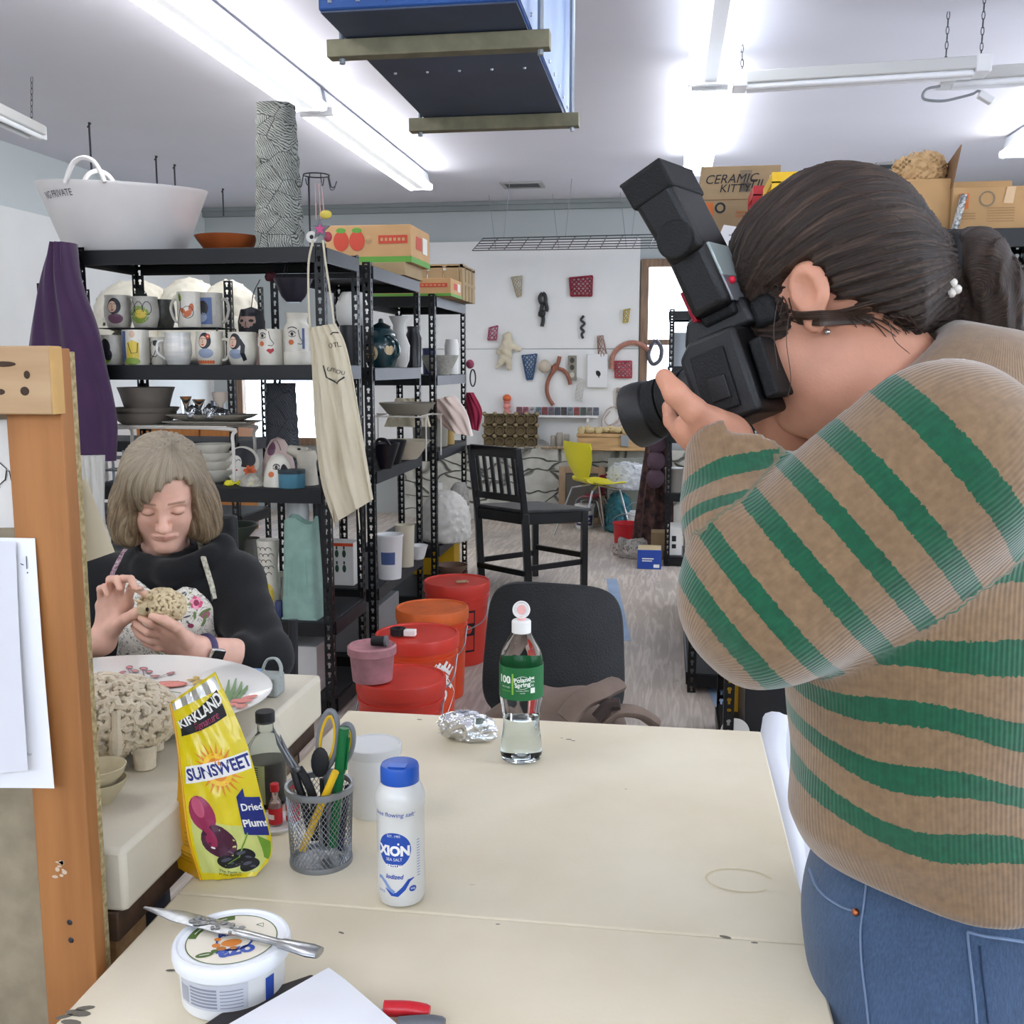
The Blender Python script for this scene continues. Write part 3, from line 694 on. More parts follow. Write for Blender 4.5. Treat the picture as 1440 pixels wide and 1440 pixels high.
def lumps(name,label,cat,box_px,Y,z0,m,n=12,h=.02,seed=1,amp=.02,rmin=.05,rmax=.1,depth=.12,flat=1):
 """a soft crumpled heap (bag, paper, cloth) filling a picture box at a distance"""
 x0,y0,x1,y1=box_px;a=at(x0,y1,Y);b_=at(x1,y0,Y);z0=a.z if z0 is None else z0;rnd=random.Random(seed)
 W,Hh=b_.x-a.x,b_.z-z0;C=[]
 for i in range(n):
  r=min(rnd.uniform(rmin,rmax),W*.45,Hh*.5);fx=rnd.random();z=z0+r+(Hh-2*r)*rnd.random()*(1-.6*abs(fx-.5));C.append(((a.x+r+(W-2*r)*fx,Y+depth*(rnd.random()-.5),z),r))
 fr=3/(rmin+rmax)
 def f(P):
  d=np.full(len(P),9.,'f4')
  for q,r in C:
   d=smin(d,sd_caps(P,q,(q[0],q[1],z0+r*.6),r,r*1.05),r*.7)
  s=P@np.array([1.3,.9,-1.1],'f4')*fr*2;s2=P@np.array([-.8,1.2,1.4],'f4')*fr*2
  d=d+amp*(np.abs(np.sin(s*1.4+1.7*np.sin(s2*.9+seed)))-.5)+amp*.6*np.sin(s2*2.3+np.sin(s*1.3))
  return smax(d,z0-P[:,2],.01)
 o=sdf_obj(name,f,(a.x-.05,Y-depth-.12,z0-.02),(b_.x+.05,Y+depth+.12,b_.z+.06),h,m,relax=0)
 return tag(o,label,cat)if label else o
lumps('plastic_bag','puffed white plastic bag in front of the grey framed board','plastic bag',(855,652,912,705),8.75,.36,M_bag,14,.016,3)
lumps('plastic_bag','teal plastic bag standing beside the yellow chair legs','plastic bag',(854,686,888,738),8.72,0,mat('teal_plastic','2f7480',.35,vary=.15,vscale=20),9,.016,5,rmax=.09)
def pail(label,px,py,Y,r,h,m,lid=None,lab=None,name='bucket',group=None):
 x=at(px,py,Y).x;t=thing(name,label,'bucket',(x,Y,0),0,group)
 MB().lathe([(0,0),(r*.85,0),(r*.98,h*.92),(r*1.03,h*.93),(r*1.03,h),(r*.97,h)]+([]if lid else[(r*.95,h*.95),(r*.8,.02),(0,.015)]),28).build('body',m,t,ang=35)
 if lid:MB().lathe([(r*1.04,h*.96),(r*1.06,h*.97),(r*1.06,h*1.04),(0,h*1.035)],28).build('lid',lid,t,ang=35)
 MB().tube(bez([(-r,0,h*.9),(-r*.8,-.02,h*1.25),(0,-.03,h*1.42),(r*.8,-.02,h*1.25),(r,0,h*.9)],5),.004,6).build('handle',M_galv,t)
 return t
M_whtpl=mat('white_plastic','e6e6e4',.4)
def _nolab():pass
t=pail('white lidded bucket with a dark purple label under the yellow chair',822,740,8.85,.085,.20,M_whtpl,M_whtpl,None)
Draw().rect(-.085,-.04,.085,.05).rect(-.05,.012,.05,.03,1,2).rect(-.06,-.02,.06,-.012,1,2).build('label',[mat('purple_label','3c3566',.5),M_wht],t,cylmap(lambda z:.073+.011*z/.18+.001,-PI/2,.07),sub=.02,step=.0012)
pail('bright red open bucket on the floor right of the yellow chair',880,757,8.1,.105,.17,mat('bright_red','c2222b',.4))
pail('small white open bucket behind the bright red one',893,733,8.6,.07,.19,M_whtpl)
stuffbag=lumps('plastic_bag','clear crumpled plastic bag on the floor by the blue carton','plastic bag',(855,752,925,782),7.5,0,M_clear,12,.014,8,rmin=.03,rmax=.06,amp=.014)
def carton(name,label,x0,x1,y0,y1,z0,z1,m,cat='box',top=None,rz=0,deco=None,group=None,open_=False,flaps=None):
 cx,cy=(x0+x1)/2,(y0+y1)/2;t=thing(name,label,cat,(cx,cy,z0),rz,group);w,d,h=(x1-x0)/2,(y1-y0)/2,z1-z0
 if open_:
  k=.005;b=MB().box((-w,-d,0),(w,d,.005)).box((-w,-d,0),(w,-d+k,h)).box((-w,d-k,0),(w,d,h)).box((-w,-d+k,0),(-w+k,d-k,h)).box((w-k,-d+k,0),(w,d-k,h))
 else:b=MB().box((-w,-d,0),(w,d,h))
 b.build('body',m,t,bevel=.003)
 if top:MB().box((-w+.003,-d+.003,h),(w-.003,d-.003,h+.002)).build('top',top,t)
 return t,w,d,h
M_kraft=mat('cardboard','b28c5e',.8,vary=.12,vscale=6,bump=.05);M_kraft2=mat('cardboard_dull','9d8664',.8,vary=.12,vscale=6);M_kraftd=mat('cardboard_inside','7a5a3c',.85)
p0=az(896,800,0)
t,w,d_,h=carton('carton','small blue carton on the floor at the end of the aisle',p0.x,p0.x+.165,p0.y,p0.y+.2,0,.135,mat('blue_carton','2549a0',.5),top=mat('carton_top','c6b48e',.7))
Draw().rect(.03,.012,.07,.035).rect(-.05,.07,.03,.078).rect(-.05,.055,.02,.062).build('print',[M_wht],t,planemap((0,-d_-.0005,0),(1,0,0),(0,0,1)),step=.0006)
carton('carton','open brown carton behind the blue one against the floral cloth',.02-.12,.02+.06,7.45,7.6,0,.2,M_kraft2)
M_flor=mat('dark_floral','2b2022',.9,c2='5b3f3a',vscale=22,bump=.3)
def clothcone():
 a,b_=at(897,745,7.75),at(936,745,7.75)
 def f(u,v):
  z=.03+(1.0)*v;w0=.16*(1-v)+.07*v;cx=(a.x+b_.x)/2+.05*v;an=PI+PI*u
  return(cx+w0*math.cos(an)*(1+.1*math.sin(9*an+4*v)),7.8+.14*math.sin(an)*(1-.5*v)*(1+.12*math.sin(11*an)),z)
 m=MB().grid(f,40,16,thick=.008);return tag(m.build('draped_cloth',M_flor),'dark floral cloth hanging in a cone at the end of the right rack','cloth')
clothcone()
t=thing('knitted_tube','long purple grey knitted tube of round lumps above the floral cloth','sculpture',(at(922,640,7.6).x,7.6,.6));mk=mat('purple_knit','5a4550',.95,bump=.8,bscale=70)
for k in range(5):MB().ell((0.004*k,0,-.02+.13*k),(.068,.06,.075),seg=16).build('lump',mk,t)
from mathutils.bvhtree import BVHTree
def attr_mat(name,build,**kw):
 m=mat(name,**kw);N,L,b=nodes(m);build(m,N,L,b);return m
def A_(N,n):a=N.new('ShaderNodeAttribute');a.attribute_name=n;return a
def MATH(N,L,op,a,b_=None,c=None):
 n=N.new('ShaderNodeMath');n.operation=op
 for i,x in enumerate((a,b_,c)):
  if x is None:continue
  if isinstance(x,(int,float)):n.inputs[i].default_value=x
  else:L.new(x,n.inputs[i])
 return n.outputs[0]
def MIX(N,L,f,a,b_,mode='MIX'):
 n=N.new('ShaderNodeMixRGB');n.blend_type=mode
 for i,x in enumerate((f,a,b_)):
  if isinstance(x,(int,float)):n.inputs[i].default_value=x
  elif isinstance(x,(tuple,list)):n.inputs[i].default_value=(*x[:3],1)
  else:L.new(x,n.inputs[i])
 return n.outputs[0]
def skin_mat(name,c,lip,brow):
 def b_(m,N,L,b):
  base=b.inputs['Base Color'].links[0].from_socket
  x=MIX(N,L,A_(N,'lip').outputs['Fac'],base,lin(lip));x=MIX(N,L,A_(N,'brow').outputs['Fac'],x,lin(brow));L.new(x,b.inputs['Base Color'])
 return attr_mat(name,b_,c=c,rough=.5,vary=.1,vscale=25,bump=.12,bscale=350,sss=.08)
def hair_mat(name,c1,c2,c3):
 def b_(m,N,L,b):
  h=A_(N,'hv');mp=N.new('ShaderNodeMapping');mp.inputs['Scale'].default_value=(38,3,1);L.new(h.outputs['Vector'],mp.inputs['Vector'])
  n=N.new('ShaderNodeTexNoise');n.inputs['Scale'].default_value=1;n.inputs['Detail'].default_value=6;n.inputs['Roughness'].default_value=.7;L.new(mp.outputs['Vector'],n.inputs['Vector'])
  r=N.new('ShaderNodeValToRGB');e=r.color_ramp.elements;e[0].position=.3;e[0].color=(*lin(c1),1);e[1].position=.72;e[1].color=(*lin(c3),1);k=e.new(.5);k.color=(*lin(c2),1)
  L.new(n.outputs['Fac'],r.inputs['Fac']);L.new(r.outputs['Color'],b.inputs['Base Color'])
  bp=N.new('ShaderNodeBump');bp.inputs['Strength'].default_value=.7;bp.inputs['Distance'].default_value=.004;L.new(n.outputs['Fac'],bp.inputs['Height']);L.new(bp.outputs['Normal'],b.inputs['Normal'])
 return attr_mat(name,b_,c=c2,rough=.5)
def frame(f,up=(0,0,1)):
 f=Vector(f).normalized();u=Vector(up);u=(u-f*u.dot(f)).normalized();s=u.cross(f)
 return np.array([f,s,u],'f4').T
def head_sdf(Q,jowl=0,ear=True):
 """Q: local points, x forward, y left, z up, origin at the ears' level in the skull's middle"""
 q=Q.copy();ya=np.abs(q[:,1]);S=np.stack([q[:,0],ya,q[:,2]],1)
 d=sd_ell(q,(-.012,0,.03),(.092,.073,.085))
 d=smin(d,sd_ell(q,(.03,0,.035),(.056,.062,.06)),.03)
 d=smin(d,sd_ell(q,(.034,0,-.03),(.052,.059,.075)),.03)
 d=smin(d,sd_ell(q,(.03,0,-.076),(.047,.047+jowl,.034)),.025)
 d=smin(d,sd_caps(q,(.074,-.008,-.1),(.074,.008,-.1),.016,.016),.025)
 d=smin(d,sd_caps(S,(.056,.037,-.036),(.05,.04,-.05),.021,.02),.02)
 d=smin(d,sd_caps(S,(.083,.008,.013),(.074,.04,.015),.009,.008),.014)
 d=smax(d,-sd_ell(S,(.096,.031,-.002),(.016,.019,.013)),.016)
 d=smin(d,sd_ell(S,(.0735,.0305,-.003),(.0135,.0155,.0125)),.004)
 d=smin(d,sd_caps(q,(.084,0,.006),(.104,0,-.03),.0075,.0095),.012)
 d=smin(d,sd_ell(q,(.106,0,-.035),(.0115,.0115,.0095)),.008)
 d=smin(d,sd_ell(S,(.096,.0112,-.0385),(.010,.0065,.007)),.006)
 d=smax(d,-sd_ell(S,(.1015,.0065,-.046),(.004,.0035,.004)),.003)
 d=smin(d,sd_caps(S,(.0905,.0,-.0642),(.080,.0235,-.0675),.0032,.0015),.008)
 d=smin(d,sd_caps(S,(.0885,.0,-.0722),(.080,.0215,-.0692),.0034,.0015),.008)
 d=smax(d,-sd_caps(S,(.0975,.0,-.0682),(.0835,.0225,-.0686),.0014,.0011),.002)
 if jowl:
  d=smax(d,-sd_caps(S,(.098,.020,-.043),(.083,.035,-.068),.0018,.001),.006);d=smax(d,-sd_caps(S,(.0935,.020,-.0145),(.084,.042,-.019),.0018,.001),.004)
 if ear:
  Me=np.array([(math.cos(.25),0,-math.sin(.25)),(.35,.9,0),(math.sin(.25),0,math.cos(.25))],'f4').T
  E=S-np.array((-.012,.073,-.008),'f4')
  e=sd_ell(E,(0,.004,.006),(.020,.008,.027));e=smin(e,sd_ell(E,(.006,.001,-.024),(.011,.006,.013)),.008)
  e=smax(e,-sd_ell(E,(.003,.012,.004),(.0115,.008,.0165)),.004)
  d=smin(d,e,.006)
 return d
def head_marks(Q):
 S=np.stack([Q[:,0],np.abs(Q[:,1]),Q[:,2]],1)
 lip=.7*np.clip(1.5-np.minimum(sd_caps(S,(.0915,.0,-.0655),(.081,.0225,-.0682),.0018,.001),sd_caps(S,(.0900,.0,-.0712),(.081,.0205,-.0690),.0026,.001))/.002,0,1)
 br=np.clip(1-(np.abs(S[:,2]-(.021-.12*np.maximum(0,S[:,1]-.035)-.0*S[:,1]))-.0010)/.0028,0,1)*(S[:,1]>.012)*(S[:,1]<.048)*(S[:,0]>.05)*.75
 lash=np.clip(1.3-np.abs(S[:,2]-(-.0105+.004*((S[:,1]-.0305)/.013)**2))/.0020,0,1)*(np.abs(S[:,1]-.0305)<.0135)*(S[:,0]>.07)*.85
 return lip*(S[:,0]>.06),np.maximum(br,lash)
def hand_sdf(P,wrist,fingers,thumb,k=.007,r=1.0,palm_r=.0115):
 d=np.full(len(P),9.,'f4');w=np.array(wrist,'f4')
 for f in fingers:
  d=smin(d,sd_caps(P,w,f[0],palm_r*1.15*r,palm_r*.92*r),.016)
 for a,b in zip(fingers,fingers[1:]):d=smin(d,sd_caps(P,a[0],b[0],.0095*r,.0095*r),.012)
 d=smin(d,sd_caps(P,w,thumb[0],.014*r,.0135*r),.016);d=smin(d,sd_caps(P,thumb[0],fingers[0][0],.009*r,.009*r),.016)
 rr=[.0095,.0086,.0078,.0066]
 for i,f in enumerate(fingers):
  g=r*(.86 if i==3 else 1)
  e=np.full(len(P),9.,'f4')
  for j in range(3):e=smin(e,sd_caps(P,f[j],f[j+1],rr[j]*g,rr[j+1]*g),.002)
  d=smin(d,e,.0045)
 e=np.full(len(P),9.,'f4');tr=[.0135,.0115,.0105,.008]
 for j in range(3):e=smin(e,sd_caps(P,thumb[j],thumb[j+1],tr[j]*r,tr[j+1]*r),.004)
 return smin(d,e,k)
def bvh_of(o):
 me=o.data;M=parent_matrix(o)
 return BVHTree.FromPolygons([M@v.co for v in me.vertices],[tuple(p.vertices)for p in me.polygons])
class two_bvh:
 def __init__(s,*o):s.b=[bvh_of(x)for x in o]
 def ray_cast(s,a,d):
  h=[x.ray_cast(a,d)for x in s.b];h=[x for x in h if x[0]is not None]
  return min(h,key=lambda x:x[3])if h else(None,)*4
def on(bv,px,py,lift=0):
 d=ray(px,py).normalized();h=bv.ray_cast(EYEV,d)
 if h[0]is None:return None
 n=h[1]if h[1].dot(d)<0 else-h[1]
 return h[0]+n*lift
def nails(P,lst,m):pass
def photographer():
 Y0=1.06
 W=lambda px,py,dy=0:np.array(at(px,py,Y0+dy),'f4')
 fl=Vector((-.80,.52,0)).normalized();root=W(1300,1200);
 t=thing('person','person in a tan and green striped sweater and jeans aiming a camera','person',(root[0],Y0,0))
 skin=skin_mat('skin_photographer','c98f74','a85f58','4a3328')
 k=1.03;HF=frame((-.80,.50,-.36));HC=W(1168,416,.072)
 loc=lambda P:((P-HC)@HF)/k
 neck0,neck1=W(1215,480,.08),W(1300,600,.09)
 def f_head(P):
  d=head_sdf(loc(P))*k
  return smin(d,sd_caps(P,neck0,neck1,.052,.066),.03)if 0 else smin(smin(d,sd_caps(P,neck0,neck1,.052,.066),.03),sd_caps(P,W(1178,560,.07),W(1290,640,.08),.045,.06),.04)
 wr=W(1018,622,-.005)
 TH=[W(1000,600,-.028),W(975,577,-.045),W(950,553,-.05),W(934,531,-.043)]
 FG=[[W(970,602,-.006),W(956,606,.03),W(944,592,.058),W(940,572,.066)],[W(974,610,.004),W(962,614,.04),W(952,600,.068),W(948,578,.074)],[W(982,616,.012),W(972,620,.044),W(964,606,.07),W(962,586,.076)],[W(990,622,.018),W(982,625,.042),W(976,612,.062),W(974,598,.07)]]
 def f_lh(P):return smin(hand_sdf(P,wr,FG,TH,k=.014,r=1.12),sd_caps(P,wr,W(1035,700,-.03),.027,.034),.02)
 wr2=W(1105,600,.11)
 FG2=[[W(1065,530+16*i,.115),W(1035,530+17*i,.118),W(1026,533+17*i,.095),W(1036,535+16*i,.08)]for i in range(4)]
 TH2=[W(1090,575,.09),W(1085,550,.08),W(1078,530,.075),W(1066,520,.072)]
 def f_rh(P):return smin(hand_sdf(P,wr2,FG2,TH2,r=1.05),sd_caps(P,wr2,W(1120,690,.14),.026,.034),.02)
 shl,ell_,shr,elr=W(1320,640,-.11),W(1072,835,-.10),W(1300,610,.27),W(1130,830,.24)
 hipc=W(1340,1290,.06)
 lat=np.array((-fl.y,fl.x,0),'f4')*1.;lat=np.array((-.52,-.80,0),'f4');lat/=np.linalg.norm(lat)
 fw=np.array(fl,'f4')
 hl,hr=hipc+lat*.085,hipc-lat*.085
 gz=lambda p,z,dx=0:np.array((p[0]+dx,p[1],z),'f4')
 def f_body(P):
  d=sd_caps(P,W(1310,650,.06),W(1310,1150,.06),.095,.1)
  d=smin(d,sd_caps(P,shl,shr,.05,.05),.05)
  for a,b,c in((shl,ell_,W(1035,690,-.03)),(shr,elr,W(1118,680,.14))):
   d=smin(d,sd_caps(P,a,b,.048,.038),.03);d=smin(d,sd_caps(P,b,c,.038,.033),.02)
  d=smin(d,sd_ell(P,hipc,(.12,.12,.11)),.05)
  for h in(hl,hr):
   d=smin(d,sd_caps(P,h,gz(h,.48),.07,.05),.03);d=smin(d,sd_caps(P,gz(h,.48),gz(h,.08),.05,.036),.02);d=smin(d,sd_caps(P,gz(h,.04),gz(h,.035)+fw*.14,.035,.028),.02)
  return smin(d,sd_caps(P,neck1,W(1310,660,.06),.06,.07),.03)
 def marks(i):
  def g(P):return head_marks(loc(P))[i]
  return g
 R_=lambda c,r:(np.array(c)-r,np.array(c)+r)
 hlo,hhi=HC-.16*k,HC+.15*k;hlo=hlo-np.array((0,0,.05))
 body=sdf_obj('body',None,None,None,None,skin,t,parts=[(f_head,hlo,hhi,.0024),(f_lh,W(930,640,-.07)-.05,W(1040,540,.07)+.05,.0022),(f_rh,W(1040,620,.07)-.05,W(1120,540,.13)+.05,.004),(f_body,(root[0]-.42,Y0-.35,0),(root[0]+.35,Y0+.5,1.42),.014)],attrs={'lip':marks(0),'brow':marks(1)})
 tie=W(1328,372,.085);bunax=(tie-HC)/np.linalg.norm(tie-HC)
 hm=hair_mat('brown_hair','130d0a','2b1d15','5f4837')
 e1=np.array((0,0,1.),'f4');e1=e1-bunax*(e1@bunax);e1/=np.linalg.norm(e1);e2=np.cross(bunax,e1)
 def strand(P):
  q=P-HC-bunax*.03;return np.arctan2(q@e2,q@e1),q@bunax
 hx=np.array([-.2,-.12,-.075,-.045,-.02,.0,.02,.045,.07,.085,.12],'f4');hz=np.array([-.075,-.07,-.05,-.03,-.014,.012,.012,.018,.03,.045,.09],'f4')
 def f_hair(P):
  q=loc(P);ph,al=strand(P)
  d=sd_ell(q,(-.012,0,.032),(.100,.083,.094));d=smin(d,sd_ell(q,(.028,0,.036),(.064,.071,.068)),.03)
  d=smax(d,-sd_ell(np.abs(q*np.array((1,1,1),'f4')-np.array((-.008,.0,-.004),'f4')),(0,.085,0),(.024,.03,.03)),.006)
  d=d*k
  lim=(np.interp(q[:,0],hx,hz)-q[:,2])*k
  lim=lim+.0015*np.sin(ph*9)
  inner=sd_ell(q,(-.0,0,.0),(.06,.055,.06))*k
  d=smax(d,lim,.012)
  d=smin(d,sd_ell(np.stack([q[:,0],np.abs(q[:,1]),q[:,2]],1),(.040,.062,.0),(.026,.012,.034))*k,.01)
  back=sd_caps(P,HC+bunax*.07,tie,.068,.026);d=smin(d,back,.04);d=smin(d,sd_caps(P,W(1275,395,.08),W(1325,428,.085),.045,.024),.03)
  d=d+.0022*np.sin(ph*38+al*25)+.0013*np.sin(ph*83-al*40)
  return d
 def f_tail(P):
  pts=[tie+np.array((.006,0,.0),'f4'),W(1368,366,.085),W(1395,410,.085),W(1392,455,.085),W(1368,480,.085)];rr=[.022,.029,.031,.028,.014]
  d=np.full(len(P),9.,'f4')
  for i in range(4):d=smin(d,sd_caps(P,pts[i],pts[i+1],rr[i],rr[i+1]),.02)
  q=P-pts[2];a=np.arctan2(q[:,1],q[:,0]-.02+.0*q[:,2])
  return d+.0018*np.sin(a*13+60*q[:,2])+.001*np.sin(a*27-40*q[:,2])
 def hv(P):
  ph,al=strand(P);q=P-W(1360,410,.085);tail=P[:,0]>tie[0]+.012
  a2=np.linalg.norm(q[:,[0,2]],axis=1)*40+q[:,1]*30
  return np.stack([np.where(tail,a2*.5,ph),np.where(tail,np.arctan2(q[:,2],q[:,0])*.4,al*4),0*ph],1)
 hair=sdf_obj('hair',None,None,None,None,hm,t,parts=[(f_hair,HC-.17,HC+.21,.0027),(f_tail,W(1300,510,-.0)-.02,W(1450,320,.17)+.02,.0028)],attrs={'hv':hv})
 MB().tube([tie+np.array((.004,.024*math.cos(a),.026*math.sin(a)))for a in[2*PI*i/20 for i in range(20)]],.009,10,close=True).build('hair_tie',mat('black_band','0f0f11',.8),t,world=True)
 be=MB();
 for i,(a,b_)in enumerate(((1332,405),(1340,398),(1346,407),(1338,412))):be.ell(W(a,b_,.045),.005,seg=10)
 be.build('hair_clip',mat('pearl_bead','d8d2c6',.25,coat=.5),t,world=True)
 w_=MB();bb=two_bvh(body,hair);rnd=random.Random(4)
 for pts in(((1110,440),(1106,480),(1112,530),(1108,560)),((1092,430),(1088,470),(1094,520)),((1250,452),(1258,478),(1280,498)),((1090,296),(1180,262),(1290,322))):
  P=[Vector(W(a,b_,-.012 if a<1240 else .0))for a,b_ in pts]
  if pts[0][1]<320:P=[Vector(W(a,b_,-.03))for a,b_ in pts]
  w_.tube(bez(P,6),[.0004]*(6*(len(pts)-1))+[.0002],5)
 for i in range(30):
  x0=1182+rnd.random()*95 if i>5 else 1096+i*3;y0_=np.interp(x0,[1060,1100,1130,1180,1230,1280],[408,428,436,440,452,452])-rnd.random()*14;dx,dl=(rnd.uniform(14,34),rnd.uniform(10,26))if x0>1175 else(rnd.uniform(-2,6),rnd.uniform(12,26))
  P=[on(bb,x0,y0_,.0035),on(bb,x0+dx*.5,y0_+dl*.5,.003),on(bb,x0+dx,y0_+dl,.001)]
  if all(P)and max((P[0]-P[1]).length,(P[1]-P[2]).length)<.06:w_.tube(bez(P,5),[.0007]*7+[.0005]*3+[.0002],5)
 for k in range(11):
  P=[on(bb,1108+rnd.random()*8,437+k*1.3,.003),on(bb,1128,438+k*1.6,.004),on(bb,1152,437+k*1.9,.005),on(bb,1182,434+k*1.9,.004),on(bb,1228,424+k*2.8,.003)]
  if all(P):w_.tube(bez(P,5),[.0003]+[.0007]*3+[.0013]*16+[.0006],5)
 w_.build('loose_strands',mat('strand','3a2b22',.5),t,world=True)
 MB().ell(on(bb,1163,466,.002)or W(1166,464,-.012),.0035,seg=10).build('earring',mat('silver','d5d5d8',.2,.9),t,world=True)
 zrow=lambda py:float(at(1400,py,Y0-.02).z)
 rows=[(600,1),(700,2),(797,3),(897,4),(972,5),(1046,6),(1120,7)]
 zt=np.array([zrow(y)for y,_ in rows][::-1],'f4');it=np.array([i for _,i in rows][::-1],'f4')
 S0,E0=W(1322,650,-.11),W(1080,840,-.11);W0=W(1036,622,-.02);axA=(E0-S0)/np.linalg.norm(E0-S0);axF=(W0-E0)/np.linalg.norm(W0-E0)
 sA=np.array([float((W(a,b_,-.2)-S0)@axA)for a,b_ in((1292,574),(1228,662),(1186,738),(1145,805),(1084,868),(1040,912))],'f4')
 sF=np.array([float((W(1020,b_,-.09)-E0)@axF)for b_ in(850,785,728,664)],'f4')
 S1,E1,W1=W(1305,610,.28),W(1135,830,.26),W(1112,612,.13)
 def torso(P):
  L=[(465,1392,.055,.05),(520,1378,.105,.08),(600,1362,.165,.115),(720,1340,.2,.142),(880,1328,.205,.15),(1000,1322,.20,.15),(1120,1326,.20,.15),(1165,1330,.185,.14),(1215,1334,.178,.135)]
  z=np.array([float(W(c,y,.06)[2])for y,c,_,_ in L][::-1],'f4');cx=np.array([float(W(c,y,.06)[0])for y,c,_,_ in L][::-1],'f4')
  a=np.array([q[2]for q in L][::-1],'f4');b=np.array([q[3]for q in L][::-1],'f4')
  zz=P[:,2];X=np.interp(zz,z,cx);A2=np.interp(zz,z,a);B2=np.interp(zz,z,b)
  q=np.stack([P[:,0]-X,P[:,1]-(Y0+.065)],1);u=q@lat[:2];v=q@fw[:2]
  r=np.sqrt((u/A2)**2+(v/B2)**2);ang=np.arctan2(v/B2,u/A2)
  d=(r-1)*np.minimum(A2,B2)*1.0
  hemz=z[0]+(.0)+(q[:,0])*(-.13)+.012
  d=smax(d,hemz-zz,.02);d=smax(d,zz-z[-1],.03)
  return d,ang,A2
 def fA(P):return sd_caps(P,S0,E0,.092,.083)
 def fF(P):return sd_caps(P,E0,W0,.078,.05)
 def fcuff(P):return sd_caps(P,W(1036,665,-.03),W0,.05,.045)
 def fold(P):return .006*np.sin(P@np.array([28,10,-40],'f4')+1.5*np.sin(P@np.array([30,12,22],'f4')))
 def fR(P):return smin(sd_caps(P,S1,E1,.085,.075),sd_caps(P,E1,W1,.07,.046),.03)
 collar0,collar1=W(1288,500,.075),W(1305,560,.075)
 def f_sw(P):
  d,ang,A2=torso(P)
  d=d+.004*np.sin(P[:,2]*30+ang*3)*np.clip((1.15-P[:,2])*6,0,1)
  d=smin(d,fA(P)+.0,.06)
  fo=fF(P)+fold(P)*.8;d=smin(d,fo,.018);d=smin(d,fcuff(P),.01)
  d=smin(d,fR(P),.04)
  d=smin(d,sd_caps(P,W(1270,530,.08),W(1330,600,.075),.082,.105),.04)
  d=smax(d,-sd_caps(P,W(1190,455,.08),W(1262,545,.085),.066,.066),.01)
  d=smax(d,-sd_caps(P,W0+axF*.03,W0-axF*.012,.037,.036),.006)
  d=smax(d,(P-W0)@axF-.004,.006)*1.
  return d
 def f_sw2(P):
  d,ang,A2=torso(P)
  d=d+.004*np.sin(P[:,2]*30+ang*3)*np.clip((1.15-P[:,2])*6,0,1)
  d=smin(d,fA(P),.05)
  fo=smin(fF(P)+fold(P),fcuff(P),.02);fo=smax(fo,(P-W0)@axF-.004,.008);fo=smax(fo,-sd_caps(P,W0+axF*.03,W0-axF*.03,.036,.035),.006)
  d=smin(d,fo,.012)
  r=fR(P);ax2=(W1-E1)/np.linalg.norm(W1-E1);r=smax(r,(P-W1)@ax2-.004,.008);d=smin(d,r,.03)
  d=smin(d,sd_caps(P,W(1305,560,.08),W(1345,640,.075),.072,.12),.05)
  nn=np.array(Vector(neck0-neck1).normalized(),'f4');nn=nn+np.array((-.25,0,.25),'f4');nn/=np.linalg.norm(nn)
  nc=W(1228,528,.08)
  near=np.linalg.norm(P-nc,axis=1)<.2
  cut=(P-nc)@nn
  d=np.where(near,smax(d,cut,.008),d)
  d=smax(d,-sd_caps(P,neck0,W(1275,580,.085),.06,.068),.006)
  return d
 def region(P):
  dt,ang,A2=torso(P);dA,dF,dR=fA(P),fF(P),fR(P)
  return dt,ang,A2,dA,dF,dR
 def st(P):
  dt,ang,A2,dA,dF,dR=region(P)
  lowr=np.clip((1.22-P[:,2])*5,0,1);zz_=P[:,2]+.02*np.sin(ang*2)*(1-lowr)+lowr*(.20*(P[:,0]-.22)+.006*np.sin(P[:,0]*38+P[:,2]*25));tt=np.interp(zz_,zt,it);tt=np.where(P[:,2]>zt[-1]+.035,.5,np.where(P[:,2]>zt[-1],1-(P[:,2]-zt[-1])/.07,tt));tt=np.where(zz_<zt[0],7+(zt[0]-zz_)/.07,tt);tt=np.minimum(tt,7.5)
  s=(P-S0)@axA;ta=np.interp(s,sA,[1,2,3,4,5,6]);ta=np.where(s<sA[0],1-(sA[0]-s)/.07,ta);ta=np.where(s>sA[-1],6+(s-sA[-1])/.06,ta);ta=np.clip(ta,.5,6.5)
  s2=(P-E0)@axF;tf=np.interp(s2,sF,[6,7,8,9]);tf=np.where(s2>sF[-1],9+(s2-sF[-1])/.07,tf);tf=np.where(s2<sF[0],6-(sF[0]-s2)/.06,tf);tf=np.clip(tf,5.5,9.5)
  out=np.where(dA<dt+.012,ta,tt);out=np.where((dF<dA-.004)&(dF<dt),tf,out)
  sR=(P-S1)@((E1-S1)/np.linalg.norm(E1-S1));out=np.where((dR<dt-.01)&(dR<dA)&(dR<dF),sR/.062+1,out)
  return out
 def rb(P):
  dt,ang,A2,dA,dF,dR=region(P)
  def around(P,o,axv):
   a=np.array((0,1.,0),'f4');a=a-axv*(a@axv);a/=np.linalg.norm(a);b=np.cross(axv,a);q=P-o;return np.arctan2(q@b,-(q@a))
  out=np.where(dA<dt+.012,around(P,S0,axA)*.088,ang*.17);out=np.where((dF<dA-.004)&(dF<dt),around(P,E0,axF)*.06,out)
  return out
